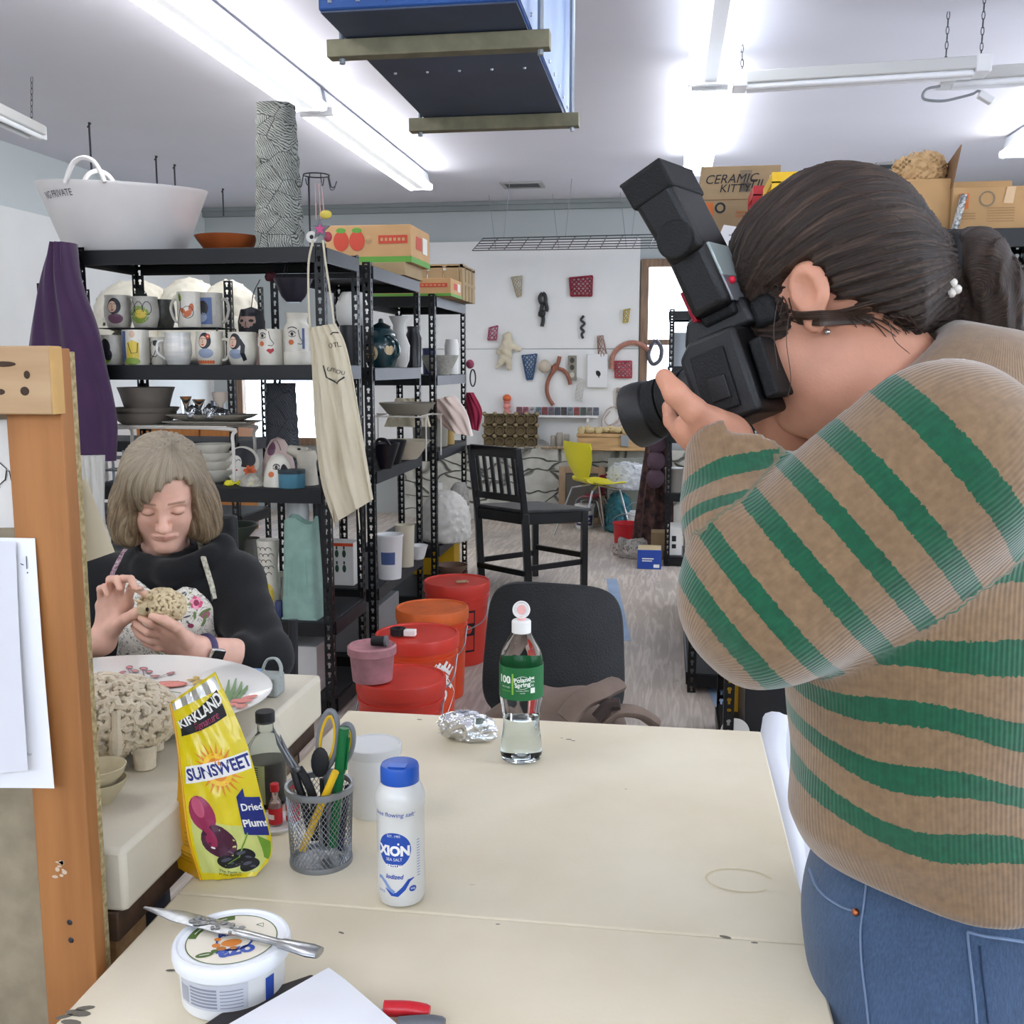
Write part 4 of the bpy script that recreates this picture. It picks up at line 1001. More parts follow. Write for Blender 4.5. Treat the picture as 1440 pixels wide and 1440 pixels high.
 def knit(m,N,L,b):
  s=A_(N,'st').outputs['Fac'];fr=MATH(N,L,'ABSOLUTE',MATH(N,L,'SUBTRACT',s,MATH(N,L,'ROUND',s)))
  nz=N.new('ShaderNodeTexNoise');nz.inputs['Scale'].default_value=260;tc=N.new('ShaderNodeTexCoord');L.new(tc.outputs['Object'],nz.inputs['Vector'])
  edge=MATH(N,L,'ADD',fr,MATH(N,L,'MULTIPLY',MATH(N,L,'SUBTRACT',nz.outputs['Fac'],.5),.1))
  g=MATH(N,L,'LESS_THAN',edge,.205)
  n2=N.new('ShaderNodeTexNoise');n2.inputs['Scale'].default_value=120;n2.inputs['Detail'].default_value=6;L.new(tc.outputs['Object'],n2.inputs['Vector'])
  tan=MIX(N,L,n2.outputs['Fac'],lin('69523a'),lin('947757'));grn=MIX(N,L,n2.outputs['Fac'],lin('053a24'),lin('0f6040'))
  rbv=A_(N,'rb').outputs['Fac'];wv=MATH(N,L,'SINE',MATH(N,L,'MULTIPLY',rbv,2*PI/.0052));w01=MATH(N,L,'MULTIPLY_ADD',wv,.5,.5)
  c=MIX(N,L,g,tan,grn);L.new(c,b.inputs['Base Color'])
  h=MATH(N,L,'MULTIPLY_ADD',n2.outputs['Fac'],.8,w01)
  bp=N.new('ShaderNodeBump');bp.inputs['Strength'].default_value=.26;bp.inputs['Distance'].default_value=.0018;L.new(h,bp.inputs['Height']);L.new(bp.outputs['Normal'],b.inputs['Normal'])
 km=attr_mat('striped_knit',knit,c='9a7d58',rough=.95,sheen=.4)
 sw=sdf_obj('sweater',f_sw2,(root[0]-.36,Y0-.36,.78),(root[0]+.34,Y0+.48,1.53),.0058,km,t,attrs={'st':st,'rb':rb})
 bs=bvh_of(sw)
 P=[on(bs,a,b_,-.0011)for a,b_ in((1345,470),(1366,510),(1378,560),(1372,620),(1350,690),(1320,760),(1292,830))];P=[p for p in P if p]
 def f_jn(P):
  d=sd_ell(P,hipc,(.158,.15,.17));d=smin(d,sd_caps(P,hipc+np.array((.01,0,.1),'f4'),hipc,.125,.13),.06)
  for h in(hl,hr):d=smin(d,sd_caps(P,h-np.array((0,0,.05),'f4'),gz(h,.48,.02),.105,.075),.04);d=smin(d,sd_caps(P,gz(h,.48,.02),gz(h,.09,.02),.075,.06),.03)
  return smax(d,P[:,2]-(hipc[2]+.15),.01)
 def denim(m,N,L,b):
  tc=N.new('ShaderNodeTexCoord');mp=N.new('ShaderNodeMapping');mp.inputs['Scale'].default_value=(500,500,60);L.new(tc.outputs['Object'],mp.inputs['Vector'])
  n1=N.new('ShaderNodeTexNoise');n1.inputs['Scale'].default_value=1;L.new(mp.outputs['Vector'],n1.inputs['Vector'])
  base=b.inputs['Base Color'].links[0].from_socket
  L.new(MIX(N,L,.35,base,MIX(N,L,n1.outputs['Fac'],lin('15233a'),lin('6d88aa'))),b.inputs['Base Color'])
 jm=attr_mat('denim',denim,c='304866',rough=.85,c2='213550',vscale=9,bump=.3,bscale=500,sheen=.2)
 jn=sdf_obj('jeans',f_jn,(root[0]-.25,Y0-.2,.02),(root[0]+.3,Y0+.35,1.02),.009,jm,t)
 bj=bvh_of(jn);M_st=mat('denim_seam','70839f',.85);M_std=mat('denim_dark','22344f',.9)
 def stitch(nm,pts,r,m,lift=.001):
  P=[on(bj,a,b_,lift)for a,b_ in pts];P=[p for p in P if p]
  if len(P)>2:MB().tube(bez(P,5),r,6,flat=.6).build(nm,m,t,world=True)
 stitch('pocket_edge',((1135,1180),(1140,1222),(1152,1250),(1178,1272),(1208,1284)),.0022,M_st)
 stitch('side_seam',((1220,1232),(1216,1270),(1211,1310),(1213,1360),(1219,1410),(1222,1439)),.002,M_st)
 stitch('pocket_edge',((1360,1310),(1385,1316),(1412,1320),(1438,1324)),.0025,M_st)
 stitch('pocket_edge',((1360,1310),(1364,1350),(1369,1395),(1373,1438)),.002,M_st)
 stitch('pocket_edge',((1378,1330),(1381,1370),(1386,1410),(1389,1438)),.0014,M_std)
 rp=on(bj,1205,1283,.002)
 if rp:MB().ell(rp,(.004,.004,.004),seg=12).build('rivet',mat('copper','b06a45',.35,.9),t,world=True)
 for h in(hl,hr):
  fo=Vector(gz(h,0,.02));m=MB().ell((0,0,0),(.13,.045,.06),seg=16,M=Matrix.Translation(fo+Vector(fw)*.05+Vector((0,0,.035)))@Matrix.Rotation(math.atan2(fw[1],fw[0]),4,'Z'))
  m.v=[(x,y,max(z,.001))for x,y,z in m.v];m.build('shoe',mat('dark_shoe','2b2a2c',.6),t,world=True)
 a=Vector((-.84,.42,-.34)).normalized();u=(Vector((0,0,1))-a*a.z).normalized();s=a.cross(u)
 if s.y>0:s=-s
 O=at(1042,528,Y0+.05)
 c=thing('camera','black camera with tall flash held to the photographer\'s eye','camera',O)
 MC=mat('camera_black','0b0b0d',.45,bump=.15,bscale=600);MC2=mat('camera_rubber','070708',.7,bump=.3,bscale=500);MG=mat('grey_plastic','55585c',.4)
 FM=Matrix(((a.x,s.x,u.x,O.x),(a.y,s.y,u.y,O.y),(a.z,s.z,u.z,O.z),(0,0,0,1)))
 def pb(b,name,m,bev=.004,par=None):b.v=[tuple(FM@Vector(p))for p in b.v];return b.build(name,m,par or c,world=True,bevel=bev,seg=3)
 bd=pb(MB().prism([(-.03,-.048),(.035,-.048),(.04,.03),(.024,.045),(-.028,.045)],-.072,.052,M=Matrix(((1,0,0,0),(0,0,1,0),(0,1,0,0),(0,0,0,1)))),'body',MC,.006)
 pb(MB().box((.0,-.074,-.045),(.062,-.04,.03)),'grip',MC2,.012)
 pb(MB().prism([(-.04,.043),(.045,.043),(.034,.07),(.015,.078),(-.035,.074)],-.03,.022,M=Matrix(((1,0,0,0),(0,0,1,0),(0,1,0,0),(0,0,0,1)))),'viewfinder_hump',MC,.006)
 pb(MB().box((-.062,-.026,.036),(-.034,.018,.068)),'eyecup',MC2,.008)
 pb(MB().box((-.012,.052,-.035),(.026,.0535+.002,.028)),'port_cover',MC2,.003)
 pb(MB().box((-.006,.0555,-.024),(.014,.0575,.0)),'port_flap',MC,.002);
 pb(MB().box((-.046,-.05,-.036),(-.031,.036,.026)),'screen',MC2,.003)
 def rod(name,x0,x1,r0,r1,m,nring=0):
  pr=[(0,x0),(r0,x0)]
  for i in range(1,nring*2):rr=r0+(r1-r0)*i/(nring*2);pr.append((rr-(.001 if i%2 else 0),x0+(x1-x0)*i/(nring*2)))
  pr+=[(r1,x1),(0,x1)]
  b=MB().lathe(pr,40,M=Matrix(((0,0,1,0),(0,1,0,-.01),(-1,0,0,0),(0,0,0,1))));return pb(b,name,m,.0015)
 ln=rod('lens_barrel',.036,.072,.029,.029,MC);ln2=rod('zoom_ring',.066,.094,.031,.032,MC2,12);rod('focus_ring',.096,.112,.0325,.033,MC2,8)
 b=MB().lathe([(.031,.110),(.0345,.113),(.037,.128),(.037,.139),(.035,.139),(.032,.12),(.0,.118)],40,M=Matrix(((0,0,1,0),(0,1,0,-.01),(-1,0,0,0),(0,0,0,1))));pb(b,'lens_hood',MC,.001)
 b=MB().lathe([(0,.1205),(.030,.1215),(.0,.124)],32,M=Matrix(((0,0,1,0),(0,1,0,-.01),(-1,0,0,0),(0,0,0,1))));pb(b,'front_glass',mat('lens_glass','20253a',.05,coat=1),0)
 Fk=lambda px,py,dy=0:at(px,py,Y0+.05+dy)
 b0,b1,h1=Fk(1024,452),Fk(979,352),Fk(924,252)
 pb(MB().box((-.012,-.018,.076),(.026,.014,.09)),'flash_foot',MC2,.002)
 ax1=(b1-b0).normalized();wd=s.cross(ax1).normalized()
 def obox(name,p,q,w,d,m,bev=.006,dw=0,taper=1,off=0):
  p,q=Vector(p),Vector(q);A=(q-p).normalized();w_=s.cross(A).normalized();b=MB();V=[]
  for e,kk in((p,1),(q,taper)):
   for i,j in((-1,-1),(1,-1),(1,1),(-1,1)):V.append(e+w_*(i*w/2*kk+off)+s*(j*d/2))
  b.add(V,[(0,1,2,3),(7,6,5,4),(0,4,5,1),(1,5,6,2),(2,6,7,3),(3,7,4,0)]);return b.build(name,m,c,world=True,bevel=bev,seg=3)
 obox('flash_neck',b0,b0+(b1-b0)*.2,.04,.04,MC2,.004)
 fb=obox('flash_body',b0+(b1-b0)*.12,b1+(b1-b0)*.02,.044,.066,MC,.008)
 ax2=(h1-b1).normalized();wd2=s.cross(ax2).normalized()
 hd=obox('flash_head',b1-ax2*.012,h1,.042,.075,MC,.007,taper=1.12)
 MB().lathe([(0,0),(.02,0),(.02,.006),(.018,.008),(0,.008)],28,M=Matrix.Translation(b1+ax2*.008+s*.0365)@s.to_track_quat('Z','Y').to_matrix().to_4x4()).build('hinge',MC2,c,world=True,bevel=.001)
 sgn=1 if wd.x>0 else-1
 def face(p,al,w,h_,m,name,side,lift):
  n=wd*side*sgn;cc=Vector(p);b=MB();V=[cc+n*(l)+ax1*(j*h_/2)+s*(i*w/2)for l in(-.001,lift)for i,j in((-1,-1),(1,-1),(1,1),(-1,1))]
  b.add(V,[(3,2,1,0),(4,5,6,7),(0,1,5,4),(1,2,6,5),(2,3,7,6),(3,0,4,7)]);return b.build(name,m,c,world=True,bevel=.001)
 mid=lambda f_,sd:b0+(b1-b0)*f_+wd*(sd*sgn*.022)
 face(mid(.72,1),0,.05,.036,mat('lcd_grey','a9b3b0',.15,.2),'display',1,.0025)
 face(mid(.34,1),0,.05,.03,mat('key_silver','8d8f92',.35,.5),'key_panel',1,.002)
 MB().ell(mid(.42,1)+s*.012+wd*sgn*.004,.004,seg=10).build('red_key',mat('red_key','d8203c',.4),c,world=True)
 face(mid(.32,-1),0,.05,.034,mat('red_window','8e0f26',.15,coat=.6),'red_window',-1,.004)
 MB().tube([h1+wd2*(.0235*i)+s*(.0372*j)+ax2*.0005 for i,j in((-1,-1),(1,-1),(1,1),(-1,1))],.002,6,close=True).build('head_rim',MC2,c,world=True)
 obox('head_cap',h1-ax2*.028,h1+ax2*.001,.049,.078,MC2,.003,taper=1.02)
 return t
photographer()
M_top=mat('cream_tabletop','e4d9c0',.45,vary=.06,vscale=4,c2='d9cdb1',bump=.06,bscale=120);M_plas=mat('plaster_slab','d3cbb8',.8,vary=.06,vscale=6,bump=.2,bscale=60)
def _worn(m,dark,amt,sc):
 N,L,b=nodes(m);tc=[n for n in N if n.type=='TEX_COORD'][0]
 n1=N.new('ShaderNodeTexNoise');n1.inputs['Scale'].default_value=sc;n1.inputs['Detail'].default_value=9;n1.inputs['Roughness'].default_value=.7;L.new(tc.outputs['Object'],n1.inputs['Vector'])
 r=N.new('ShaderNodeValToRGB');r.color_ramp.elements[0].position=.70;r.color_ramp.elements[1].position=.76;r.color_ramp.elements[0].color=(0,0,0,1);r.color_ramp.elements[1].color=(amt,)*3+(1,);L.new(n1.outputs['Fac'],r.inputs['Fac'])
 L.new(MIX(N,L,r.outputs['Color'],b.inputs['Base Color'].links[0].from_socket,lin(dark)),b.inputs['Base Color'])
_worn(M_top,'7a6a52',.55,16)
TZ=.75;TX0,TX1,TY0,TY1=-.592,.178,.30,1.815
t=thing('work_table','cream painted work table in front, with bottles and a mesh pen cup on it','table',(-.2,1.05,0))
ys=az(450,1272,TZ).y
tp=MB().box((TX0,TY0,TZ-.04),(TX1,ys-.0006,TZ)).box((TX0,ys+.0006,TZ-.04),(TX1,TY1,TZ));tp.build('tabletop',M_top,t,world=True,bevel=.003)
MB().box((TX0+.05,TY0+.05,TZ-.14),(TX1-.05,TY1-.05,TZ-.041)).build('apron',mat('table_apron','b9a98c',.7),t,world=True,bevel=.002)
for x in(TX0+.08,TX1-.08):
 for y in(TY0+.08,TY1-.08):MB().box((x-.035,y-.035,0),(x+.035,y+.035,TZ-.141)).build('leg',M_whtpl,t,world=True,bevel=.003)
d=Draw();rn=random.Random(3);cc=az(1040,1238,TZ)
d.arc(cc.x,cc.y,.042,.3,5.6,.003,0,1,24,ry=.03)
for(px,py,s)in((1020,1318,.005),(1061,1326,.003),(590,1012,.004),(800,1040,.004),(806,1042,.003),(790,1038,.002),(545,1085,.006),(540,1070,.004),(575,1068,.004),(560,1066,.005),(90,1430,.006),(110,1425,.01),(120,1418,.007),(100,1438,.008),(240,1365,.004),(480,1312,.003),(700,1300,.002),(880,1110,.0015)):
 p=az(px,py,TZ);d.ell(p.x,p.y,s*1.4,s*.55,1,rn.uniform(-.5,.5),n=10)
_st=d.build('stain',[mat('yellow_stain','d3c79f',.5),mat('grey_stain','6f695d',.8)],t,lambda x,y,l:Vector((x,y,TZ+.0002+l)),step=.0002,world=True);stuff(_st)
t=thing('work_table','higher table with a thick pale plaster slab before the seated woman','table',(-1.2,1.4,0))
sx0,sx1,sy0,sy1=-1.75,-.607,1.03,1.715
def slab(u,v):return None
MB().box((sx0,sy0,.772),(sx1,sy1,.85)).build('slab',M_plas,t,world=True,bevel=.007)
M_dkw=mat('dark_board','4a3526',.7,vary=.4,vscale=6,stretch=(1,6,6))
MB().box((sx0,sy0,.735),(sx1-.012,sy1-.01,.7715)).build('base_board',M_dkw,t,world=True,bevel=.002)
for x in(sx0+.07,sx1-.07):
 for y in(sy0+.07,sy1-.07):MB().box((x-.035,y-.035,0),(x+.035,y+.035,.734)).build('leg',M_oak,t,world=True,bevel=.003)
M_pine=mat('pine','ad7440',.6,c2='946032',vscale=3.2,stretch=(9,9,.7),bump=.08,bscale=50);M_pinel=mat('pine_pale','b99a74',.65,c2='a98862',vscale=4,stretch=(1,6,9));M_end=mat('pine_end','d8ab66',.6,vary=.2,vscale=12)
M_chip=mat('chipboard','bfae84',.9,c2='97865c',vscale=160,bump=.9,bscale=200,detail=2);M_chipf=mat('chipboard_face','9d9078',.85,c2='8b7f69',vscale=30)
yf=.972;PX=at(155,1330,1.013).x
t=thing('partition','timber framed chipboard partition at the left edge with papers pinned to it','partition',(-.9,1.1,0))
topz=at(100,490,.99).z;SL,SR=at(61,1345,yf).x,at(134,1345,yf).x
MB().box((-1.45,.996,0),(PX,1.013,topz-.003)).build('chipboard_panel',M_chip,t,world=True,bevel=.001)
MB().box((-1.45,.9945,0),(PX-.012,.9959,topz-.01)).build('panel_face',M_chipf,t,world=True)
MB().box((SL,yf,0),(SR,.994,topz)).build('stud',M_pine,t,world=True,bevel=.0015)
yr=yf-.022;z0=at(50,583,yr).z;RE=at(73,560,yr).x
MB().box((-1.45,yr,z0),(RE,yf-.0005,topz+.002)).build('rail',[M_pinel],t,world=True,bevel=.0015)
MB().box((RE,yr+.0005,z0+.0005),(RE+.0006,yf-.001,topz+.0015)).build('rail_end',M_end,t,world=True)
m=MB()
for(px,py,a,b_)in((38,527,.0035,.0042),(35,550,.005,.0045),(5,512,.014,.0028),(1,551,.005,.003)):
 p=at(px,py,yr);m.ell((p.x,yr-.0003,p.z),(a,.0006,b_),seg=12)
m.build('knot',mat('knot_dark','3d2b1d',.8),t,world=True)
m=MB()
for(px,py)in((98,1297),(100,1322)):
 p=at(px,py,yf);m.ell((p.x,yf-.0003,p.z),(.0035,.0008,.0035),seg=10)
m.build('screw',M_dim,t,world=True)
p=at(84,1225,yf);dd=Draw()
for i in range(9):dd.ell(p.x+rn.uniform(-.008,.008),p.z+rn.uniform(-.012,.012),rn.uniform(.001,.004),rn.uniform(.001,.003),0,n=8)
dd.build('paint_smear',[mat('smear','cbb59c',.8)],t,planemap((0,yf-.0002,0),(1,0,0),(0,0,1)),step=.0002,world=True)
M_pap=mat('paper','dcd9d2',.85,vary=.03);M_papw=mat('paper_white','e9e9ec',.85);M_papc=mat('paper_cream','d8cdb6',.85)
def sheet(name,label,corners,m,bulge=.004,n=10,deco=None,cat='paper'):
 """a pinned sheet through four corners (bottom left, bottom right, top right, top left)"""
 a,b_,c,d_=[Vector(q)for q in corners];nn=(b_-a).cross(d_-a).normalized()
 f=lambda u,v:(a.lerp(b_,u)).lerp(d_.lerp(c,u),v)+nn*(bulge*math.sin(PI*u)*(1-v)+bulge*.5*math.sin(5*u+3*v)*(1-v))
 t=thing(name,label,cat,(a+c)/2);MB().grid(f,n,n,thick=.0004).build('sheet',m,t,world=True)
 if deco:
  dd=Draw();deco(dd,(b_-a).length,(d_-a).length);W_,H_=(b_-a).length,(d_-a).length
  dd.build('handwriting',[M_ink,mat('grey_print','9a9a98',.8)],t,lambda x,y,l:f(x/W_,y/H_)+nn*l,step=.0006,world=True)
 return t
yy=.993
def deco1(dd,W,H):
 x0=W*.80
 dd.stroke([(W-.022,H*.62),(W-.012,H*.55),(W-.014,H*.45),(W-.024,H*.38)],.0012)
 for k in range(2):dd.stroke([(x0+.006+k*.011,H*.44),(x0+.008+k*.011,H*.53),(x0+.011+k*.011,H*.53),(x0+.013+k*.011,H*.44)],.0012)
 dd.stroke([(0,H*.36),(W*.7,H*.35),(W-.02,H*.38)],.001)
sheet('pinned_note','note with black handwriting pinned under the rail of the partition',[at(-90,742,yy),at(27,742,yy),at(22,590,yy),at(-90,590,yy)],M_pap,.002,deco=deco1)
def deco2(dd,W,H):
 dd.stroke([(W-.012,H*.93),(W-.012,H*.88)],.0012).ell(W-.012,H*.865,.0009,.0009,0);dd.stroke([(W-.02,H*.9),(W-.016,H*.895)],.001)
 dd.text('some regular',W-.035,H*.14,.0055,1)
sheet('pinned_paper','long white paper sheet pinned low on the left partition',[at(-110,1098,.955),at(74,1110,.955),at(49,757,.970),at(-110,754,.970)],M_papw,.006,deco=deco2)
sheet('pinned_paper','folded white sheet overlapping the long pinned paper',[at(-110,1090,.945),at(36,1085,.942),at(22,762,.966),at(-110,758,.966)],mat('paper_cool','d3d3d8',.85),.008)
sheet('pinned_card','tilted cream card showing behind the chipboard partition edge',[at(100,794,1.06),at(161,777,1.06),at(121,672,1.022),at(85,700,1.022)],M_papc,.002)
M_clearp=mat('clear_bottle','f4f8f8',.06,trans=1,ior=1.2);M_water=mat('water','eef6f6',.02,trans=1,ior=1.33);M_green=mat('label_green','1d6b3a',.4);M_lgreen=mat('label_lightgreen','8fbf4a',.4)
def water_bottle():
 o=az(733,1066,TZ);s=mpp(733,1000,o.y)
 t=thing('water_bottle','clear water bottle with a green label and an open flip cap','bottle',o)
 pr=[(r*s,h*s)for r,h in((0,1),(22,0),(28,3),(30,12),(29,25),(26,45),(25.5,58),(28,78),(30,88),(30.5,96),(30.5,138),(30,146),(27,158),(20,172),(13.5,183),(12,187))]
 MB().lathe(pr,40).build('bottle',M_clearp,t)
 wp=[(max(0,r-1.2)*s,h*s)for r,h in((0,2),(22,1.5),(28,5),(30,12),(29,25),(26,45),(25.8,62),(0,62))]
 MB().lathe(wp,40).build('water',M_water,t)
 MB().lathe([(30.9*s,94*s),(31.1*s,94*s),(31.1*s,140*s),(30.9*s,140*s)],48).build('label_band',M_green,t)
 lw=mat('label_white','eef2ea',.5);dd=Draw();a0=-PI/2-.12
 dd.rect(-.0065,-.0175,-.0035,.0175,1,2)
 dd.text('Poland',.011,.0075,.0105,0,rot=.12,bold=.0003).text('Spring',.0115,-.0005,.0105,0,rot=.12,bold=.0003).arc(.0115,.003,.0125,3.5,6.0,.0007,0,ry=.0105).arc(.0115,.003,.0125,.4,2.7,.0007,0,ry=.0105)
 dd.text('NATURAL SPRING',.0115,-.0105,.0026,0).text('WATER',.0115,-.0145,.0026,0)
 dd.text('100',-.021,.006,.0165,0,bold=.0006).text('%',-.0105,.004,.008,0).text('RECYCLED',-.018,-.006,.0034,0).text('PLASTIC BOTTLE',-.018,-.0125,.0026,1)
 dd.text('NE',.0285,.010,.0048,0,bold=.0003).text('WA',.0285,.004,.0048,0).text('RE',.0285,-.002,.0048,0);dd.rect(.025,-.015,.033,-.006,0,2)
 dd.build('label_print',[lw,M_lgreen],t,cylmap(31.2*s,a0,117*s),sub=.004,step=.0001)
 mw=mat('white_cap','f0efec',.35)
 MB().lathe([(0,183*s),(13.5*s,183*s),(13.5*s,199*s),(12*s,201*s),(0,201*s)],28).build('cap',mw,t,bevel=.0006)
 MB().lathe([(0,201*s),(6*s,201*s),(5*s,206*s),(0,206*s)],20).build('spout',mat('pink_spout','efb4ad',.4),t)
 b=MB().lathe([(0,0),(12*s,0),(12.4*s,5*s),(10.5*s,5.5*s),(10*s,2*s),(0,2*s)],28,M=TR((.0,.003,214*s),0,PI/2-.35));b.build('flip_lid',mw,t,bevel=.0004)
 MB().lathe([(0,2*s),(6.5*s,2*s),(6.5*s,4*s),(0,4*s)],20,M=TR((.0,.003,214*s),0,PI/2-.35)).build('lid_seal',mat('pink_spout','efb4ad',.4),t)
water_bottle()
M_foil=mat('aluminium_foil','d9dadd',.22,1,bump=.4,bscale=90)
def foil():
 o=az(655,1045,TZ);c=np.array((o.x,o.y+.02,TZ),'f4');s=mpp(655,1020,o.y);ex=np.array((.92,-.38,0),'f4');ez=np.array((.30,.2,.9),'f4')
 rv=np.random.RandomState(2);dirs=rv.normal(size=(46,3)).astype('f4');dirs/=np.linalg.norm(dirs,axis=1)[:,None];off=rv.uniform(.82,1.06,46).astype('f4')
 A_=c+np.array((-.028,.012,.026),'f4');B_=c+np.array((.03,-.012,.021),'f4')
 def f(P):
  d=sd_caps(P,A_,B_,.031,.022);q=P-(A_+B_)/2
  pl=(q/np.array((.058,.036,.034),'f4'))@dirs.T/off;fac=(pl.max(1)-1)*.03
  n=np.abs(np.sin(q@dirs[0]*190+2*np.sin(q@dirs[1]*130)))*.0035+np.abs(np.sin(q@dirs[2]*260+2*np.sin(q@dirs[3]*170)))*.0025
  return smax(smax(d-.004,fac,.002)+n-.002,TZ+.0005-P[:,2],.002)
 o_=sdf_obj('foil_parcel',f,c-.09,c+.09,.0022,M_foil,relax=0);o_.data.polygons.foreach_set('use_smooth',[False]*len(o_.data.polygons))
 tag(o_,'crumpled silver foil parcel left of the water bottle','foil parcel')
foil()
def salt():
 o=az(565,1262,TZ);s=mpp(565,1180,o.y)
 t=thing('salt_shaker','white sea salt shaker bottle with a bright blue cap and round label','salt shaker',o)
 body=[(r*s,h*s)for r,h in((0,1.5),(26,0),(31,3),(33,10),(33.5,40),(33,80),(33.5,118),(34,138),(35,141),(35.5,148),(35,156),(32,165),(28.5,172),(27,175))]
 MB().lathe(body,44).build('bottle',mat('frosted_plastic','e4e3de',.3,trans=.15,coat=.2),t)
 MB().lathe([(r*s,h*s)for r,h in((0,175),(26.5,175),(27,177),(27,195),(25.5,199),(20,200),(0,200.5))],44).build('cap',mat('cap_blue','1f55b4',.35),t,ang=30)
 MB().box((-12*s,-20*s,200.3*s),(13*s,-4*s,201.5*s)).build('flap',mat('cap_blue2','2a62c2',.35),t,bevel=.0005)
 bl=mat('print_blue','1f4ba6',.5);dd=Draw();pm=profmap(body,-PI/2-.04,0);k=s
 dd.ell(0,87*k,26*k,25*k,0,n=36);dd.text('XION',0,85*k,19*k,1,bold=.0009,layer=2).ell(7*k,96*k,1.6*k,1.6*k,1,layer=2)
 dd.text('SEA SALT',0,73*k,6*k,1,layer=2).text('EST. 1985',0,107*k,5*k,1,layer=2).text('CRYSTAL',0,63.5*k,6*k,1,layer=2,bold=.0002)
 dd.text('Iodized',0,48*k,9*k,0,shear=.2,bold=.0002).text('free flowing salt',0,138*k,9.5*k,0,shear=.2)
 dd.stroke([(-33*k,137*k),(-24*k,136*k)],.5*k,0);dd.stroke([(24*k,137*k),(33*k,140*k)],.5*k,0)
 dd.stroke([(-28*k,43*k),(-22*k,44*k),(-14*k,38*k),(-7*k,29*k),(0,25*k)],5*k,2);dd.stroke([(-14*k,30*k),(-4*k,22*k),(4*k,22*k),(14*k,31*k),(22*k,42*k),(30*k,45*k)],7*k,0,layer=2,taper=True)
 dd.text('SINCE',-22*k,24*k,5*k,0).ell(28*k,29*k,6*k,4.5*k,0).text('400g',28*k,29*k,4*k,1,layer=2)
 for i in range(14):dd.rect(36*k,(45+4*i)*k,42*k,(46.2+4*i)*k,2,1,2)
 dd.build('label_print',[bl,M_wht,mat('print_paleblue','7f97c4',.5)],t,pm,sub=.004,step=.0002)
salt()
def pencup():
 o=az(452,1210,TZ);s=mpp(452,1160,o.y)
 t=thing('pen_cup','silver wire mesh pen cup holding scissors and pens','pen holder',o)
 h=112*s;r0,r1=42*s,46*s;ms=mat('mesh_silver','8f9296',.4,.8)
 m=MB();n=44;rows=22
 for i in range(n):
  for sg in(1,-1):
   pts=[]
   for j in range(rows+1):
    z=.006+(h-.01)*j/rows;r=r0+(r1-r0)*j/rows;a=2*PI*(i+sg*j*.5)/n
    if j%1==0:pts.append((r*math.cos(a),r*math.sin(a),z))
   m.tube(pts,.00055,3,cap=False)
 m.build('mesh_wall',ms,t)
 for z,r in((.003,r0),(h-.002,r1)):MB().lathe([(r-.0022,z-.004),(r+.0016,z-.004),(r+.0022,z),(r+.0016,z+.004),(r-.0022,z+.004),(r-.0022,z-.004)],44).build('rim',ms,t)
 MB().lathe([(0,.001),(r0,.001),(r0,.003),(0,.003)],40).build('bottom',ms,t)
 O=Vector(o);base=Vector((o.x,o.y,TZ+.004))
 W=lambda px,py,dy=0:at(px,py,o.y+dy)
 M_yp=mat('yellow_plastic','e0b41e',.4);M_gr=mat('pen_green','0d6a38',.35)
 def stick(name,label,cat,a,b_,r,m,tip=None,capm=None):
  a,b_=Vector(a),Vector(b_);q=thing(name,label,cat,a);d=(b_-a)
  MB().tube([a,a+d*.7,b_],[r,r,r*.92],10).build('barrel',m,q,world=True,bevel=.0004)
  if capm:MB().tube([a+d*.62,a+d*.64,b_+d*.002],[r*1.05,r*1.25,r*1.1],10).build('cap',capm,q,world=True);MB().beam(a+d*.66+Vector((r*1.4,-r*.4,0)),a+d*.93+Vector((r*1.4,-r*.4,0)),.003,.002).build('clip',capm,q,world=True)
  return q
 stick('pen','thick green pen leaning at the right of the mesh cup','pen',W(468,1190,.0),W(484,1024,.01),.0062,M_gr,capm=M_gr)
 stick('craft_knife','yellow handled craft knife slanting across the mesh cup','knife',W(425,1195,-.018),W(472,1085,-.028),.0052,M_yp)
 stick('pen','dark blue pen behind the green pen in the cup','pen',W(478,1195,.018),W(489,1105,.022),.0045,mat('navy_pen','1f2a4d',.4))
 q=thing('scissors','grey and yellow handled scissors standing upright in the mesh cup','scissors',W(455,1190,.012));gm=mat('handle_grey','77797c',.4)
 def ring(name,c,rx,rz,rr,m,inner=None,tilt=0,dy=.012):
  C=W(*c,dy);pts=[C+Vector((rx*math.cos(a)*math.cos(tilt)-rz*math.sin(a)*math.sin(tilt),.003*math.sin(a),rx*math.cos(a)*math.sin(tilt)+rz*math.sin(a)*math.cos(tilt)))for a in[2*PI*i/28 for i in range(28)]]
  h_=MB().tube(pts,rr,8,close=True).build(name,m,q,world=True)
  if inner:MB().tube([C+(p-C)*.82+Vector((0,-.0015,0))for p in pts],rr*.6,6,close=True).build('inner_grip',inner,h_,world=True)
 ring('handle',(461,1040),13*s,41*s,.0042,gm,M_yp,-.12);ring('handle',(484,1046),12*s,28*s,.004,gm,M_yp,-.2,.022)
 MB().beam(W(462,1080,.012),W(455,1195,.008),.014,.003,up=(0,1,0)).build('blade',M_galv,q,world=True,bevel=.0005);MB().beam(W(480,1072,.018),W(458,1195,.012),.013,.003,up=(0,1,0)).build('blade',M_galv,q,world=True,bevel=.0005)
 q=thing('shears','old black handled shears leaning left out of the mesh cup','shears',W(432,1180,-.01));st_=mat('worn_steel','6d6e70',.35,.9,vary=.3,vscale=60)
 for dx,dy in((0,-.012),(9,-.004)):
  MB().tube([W(385+dx,1024+dx,dy),W(392+dx,1045+dx,dy),W(415+dx,1086+dx*.4,dy)],[.0012,.0055,.007],8,flat=.35).build('blade',st_,q,world=True)
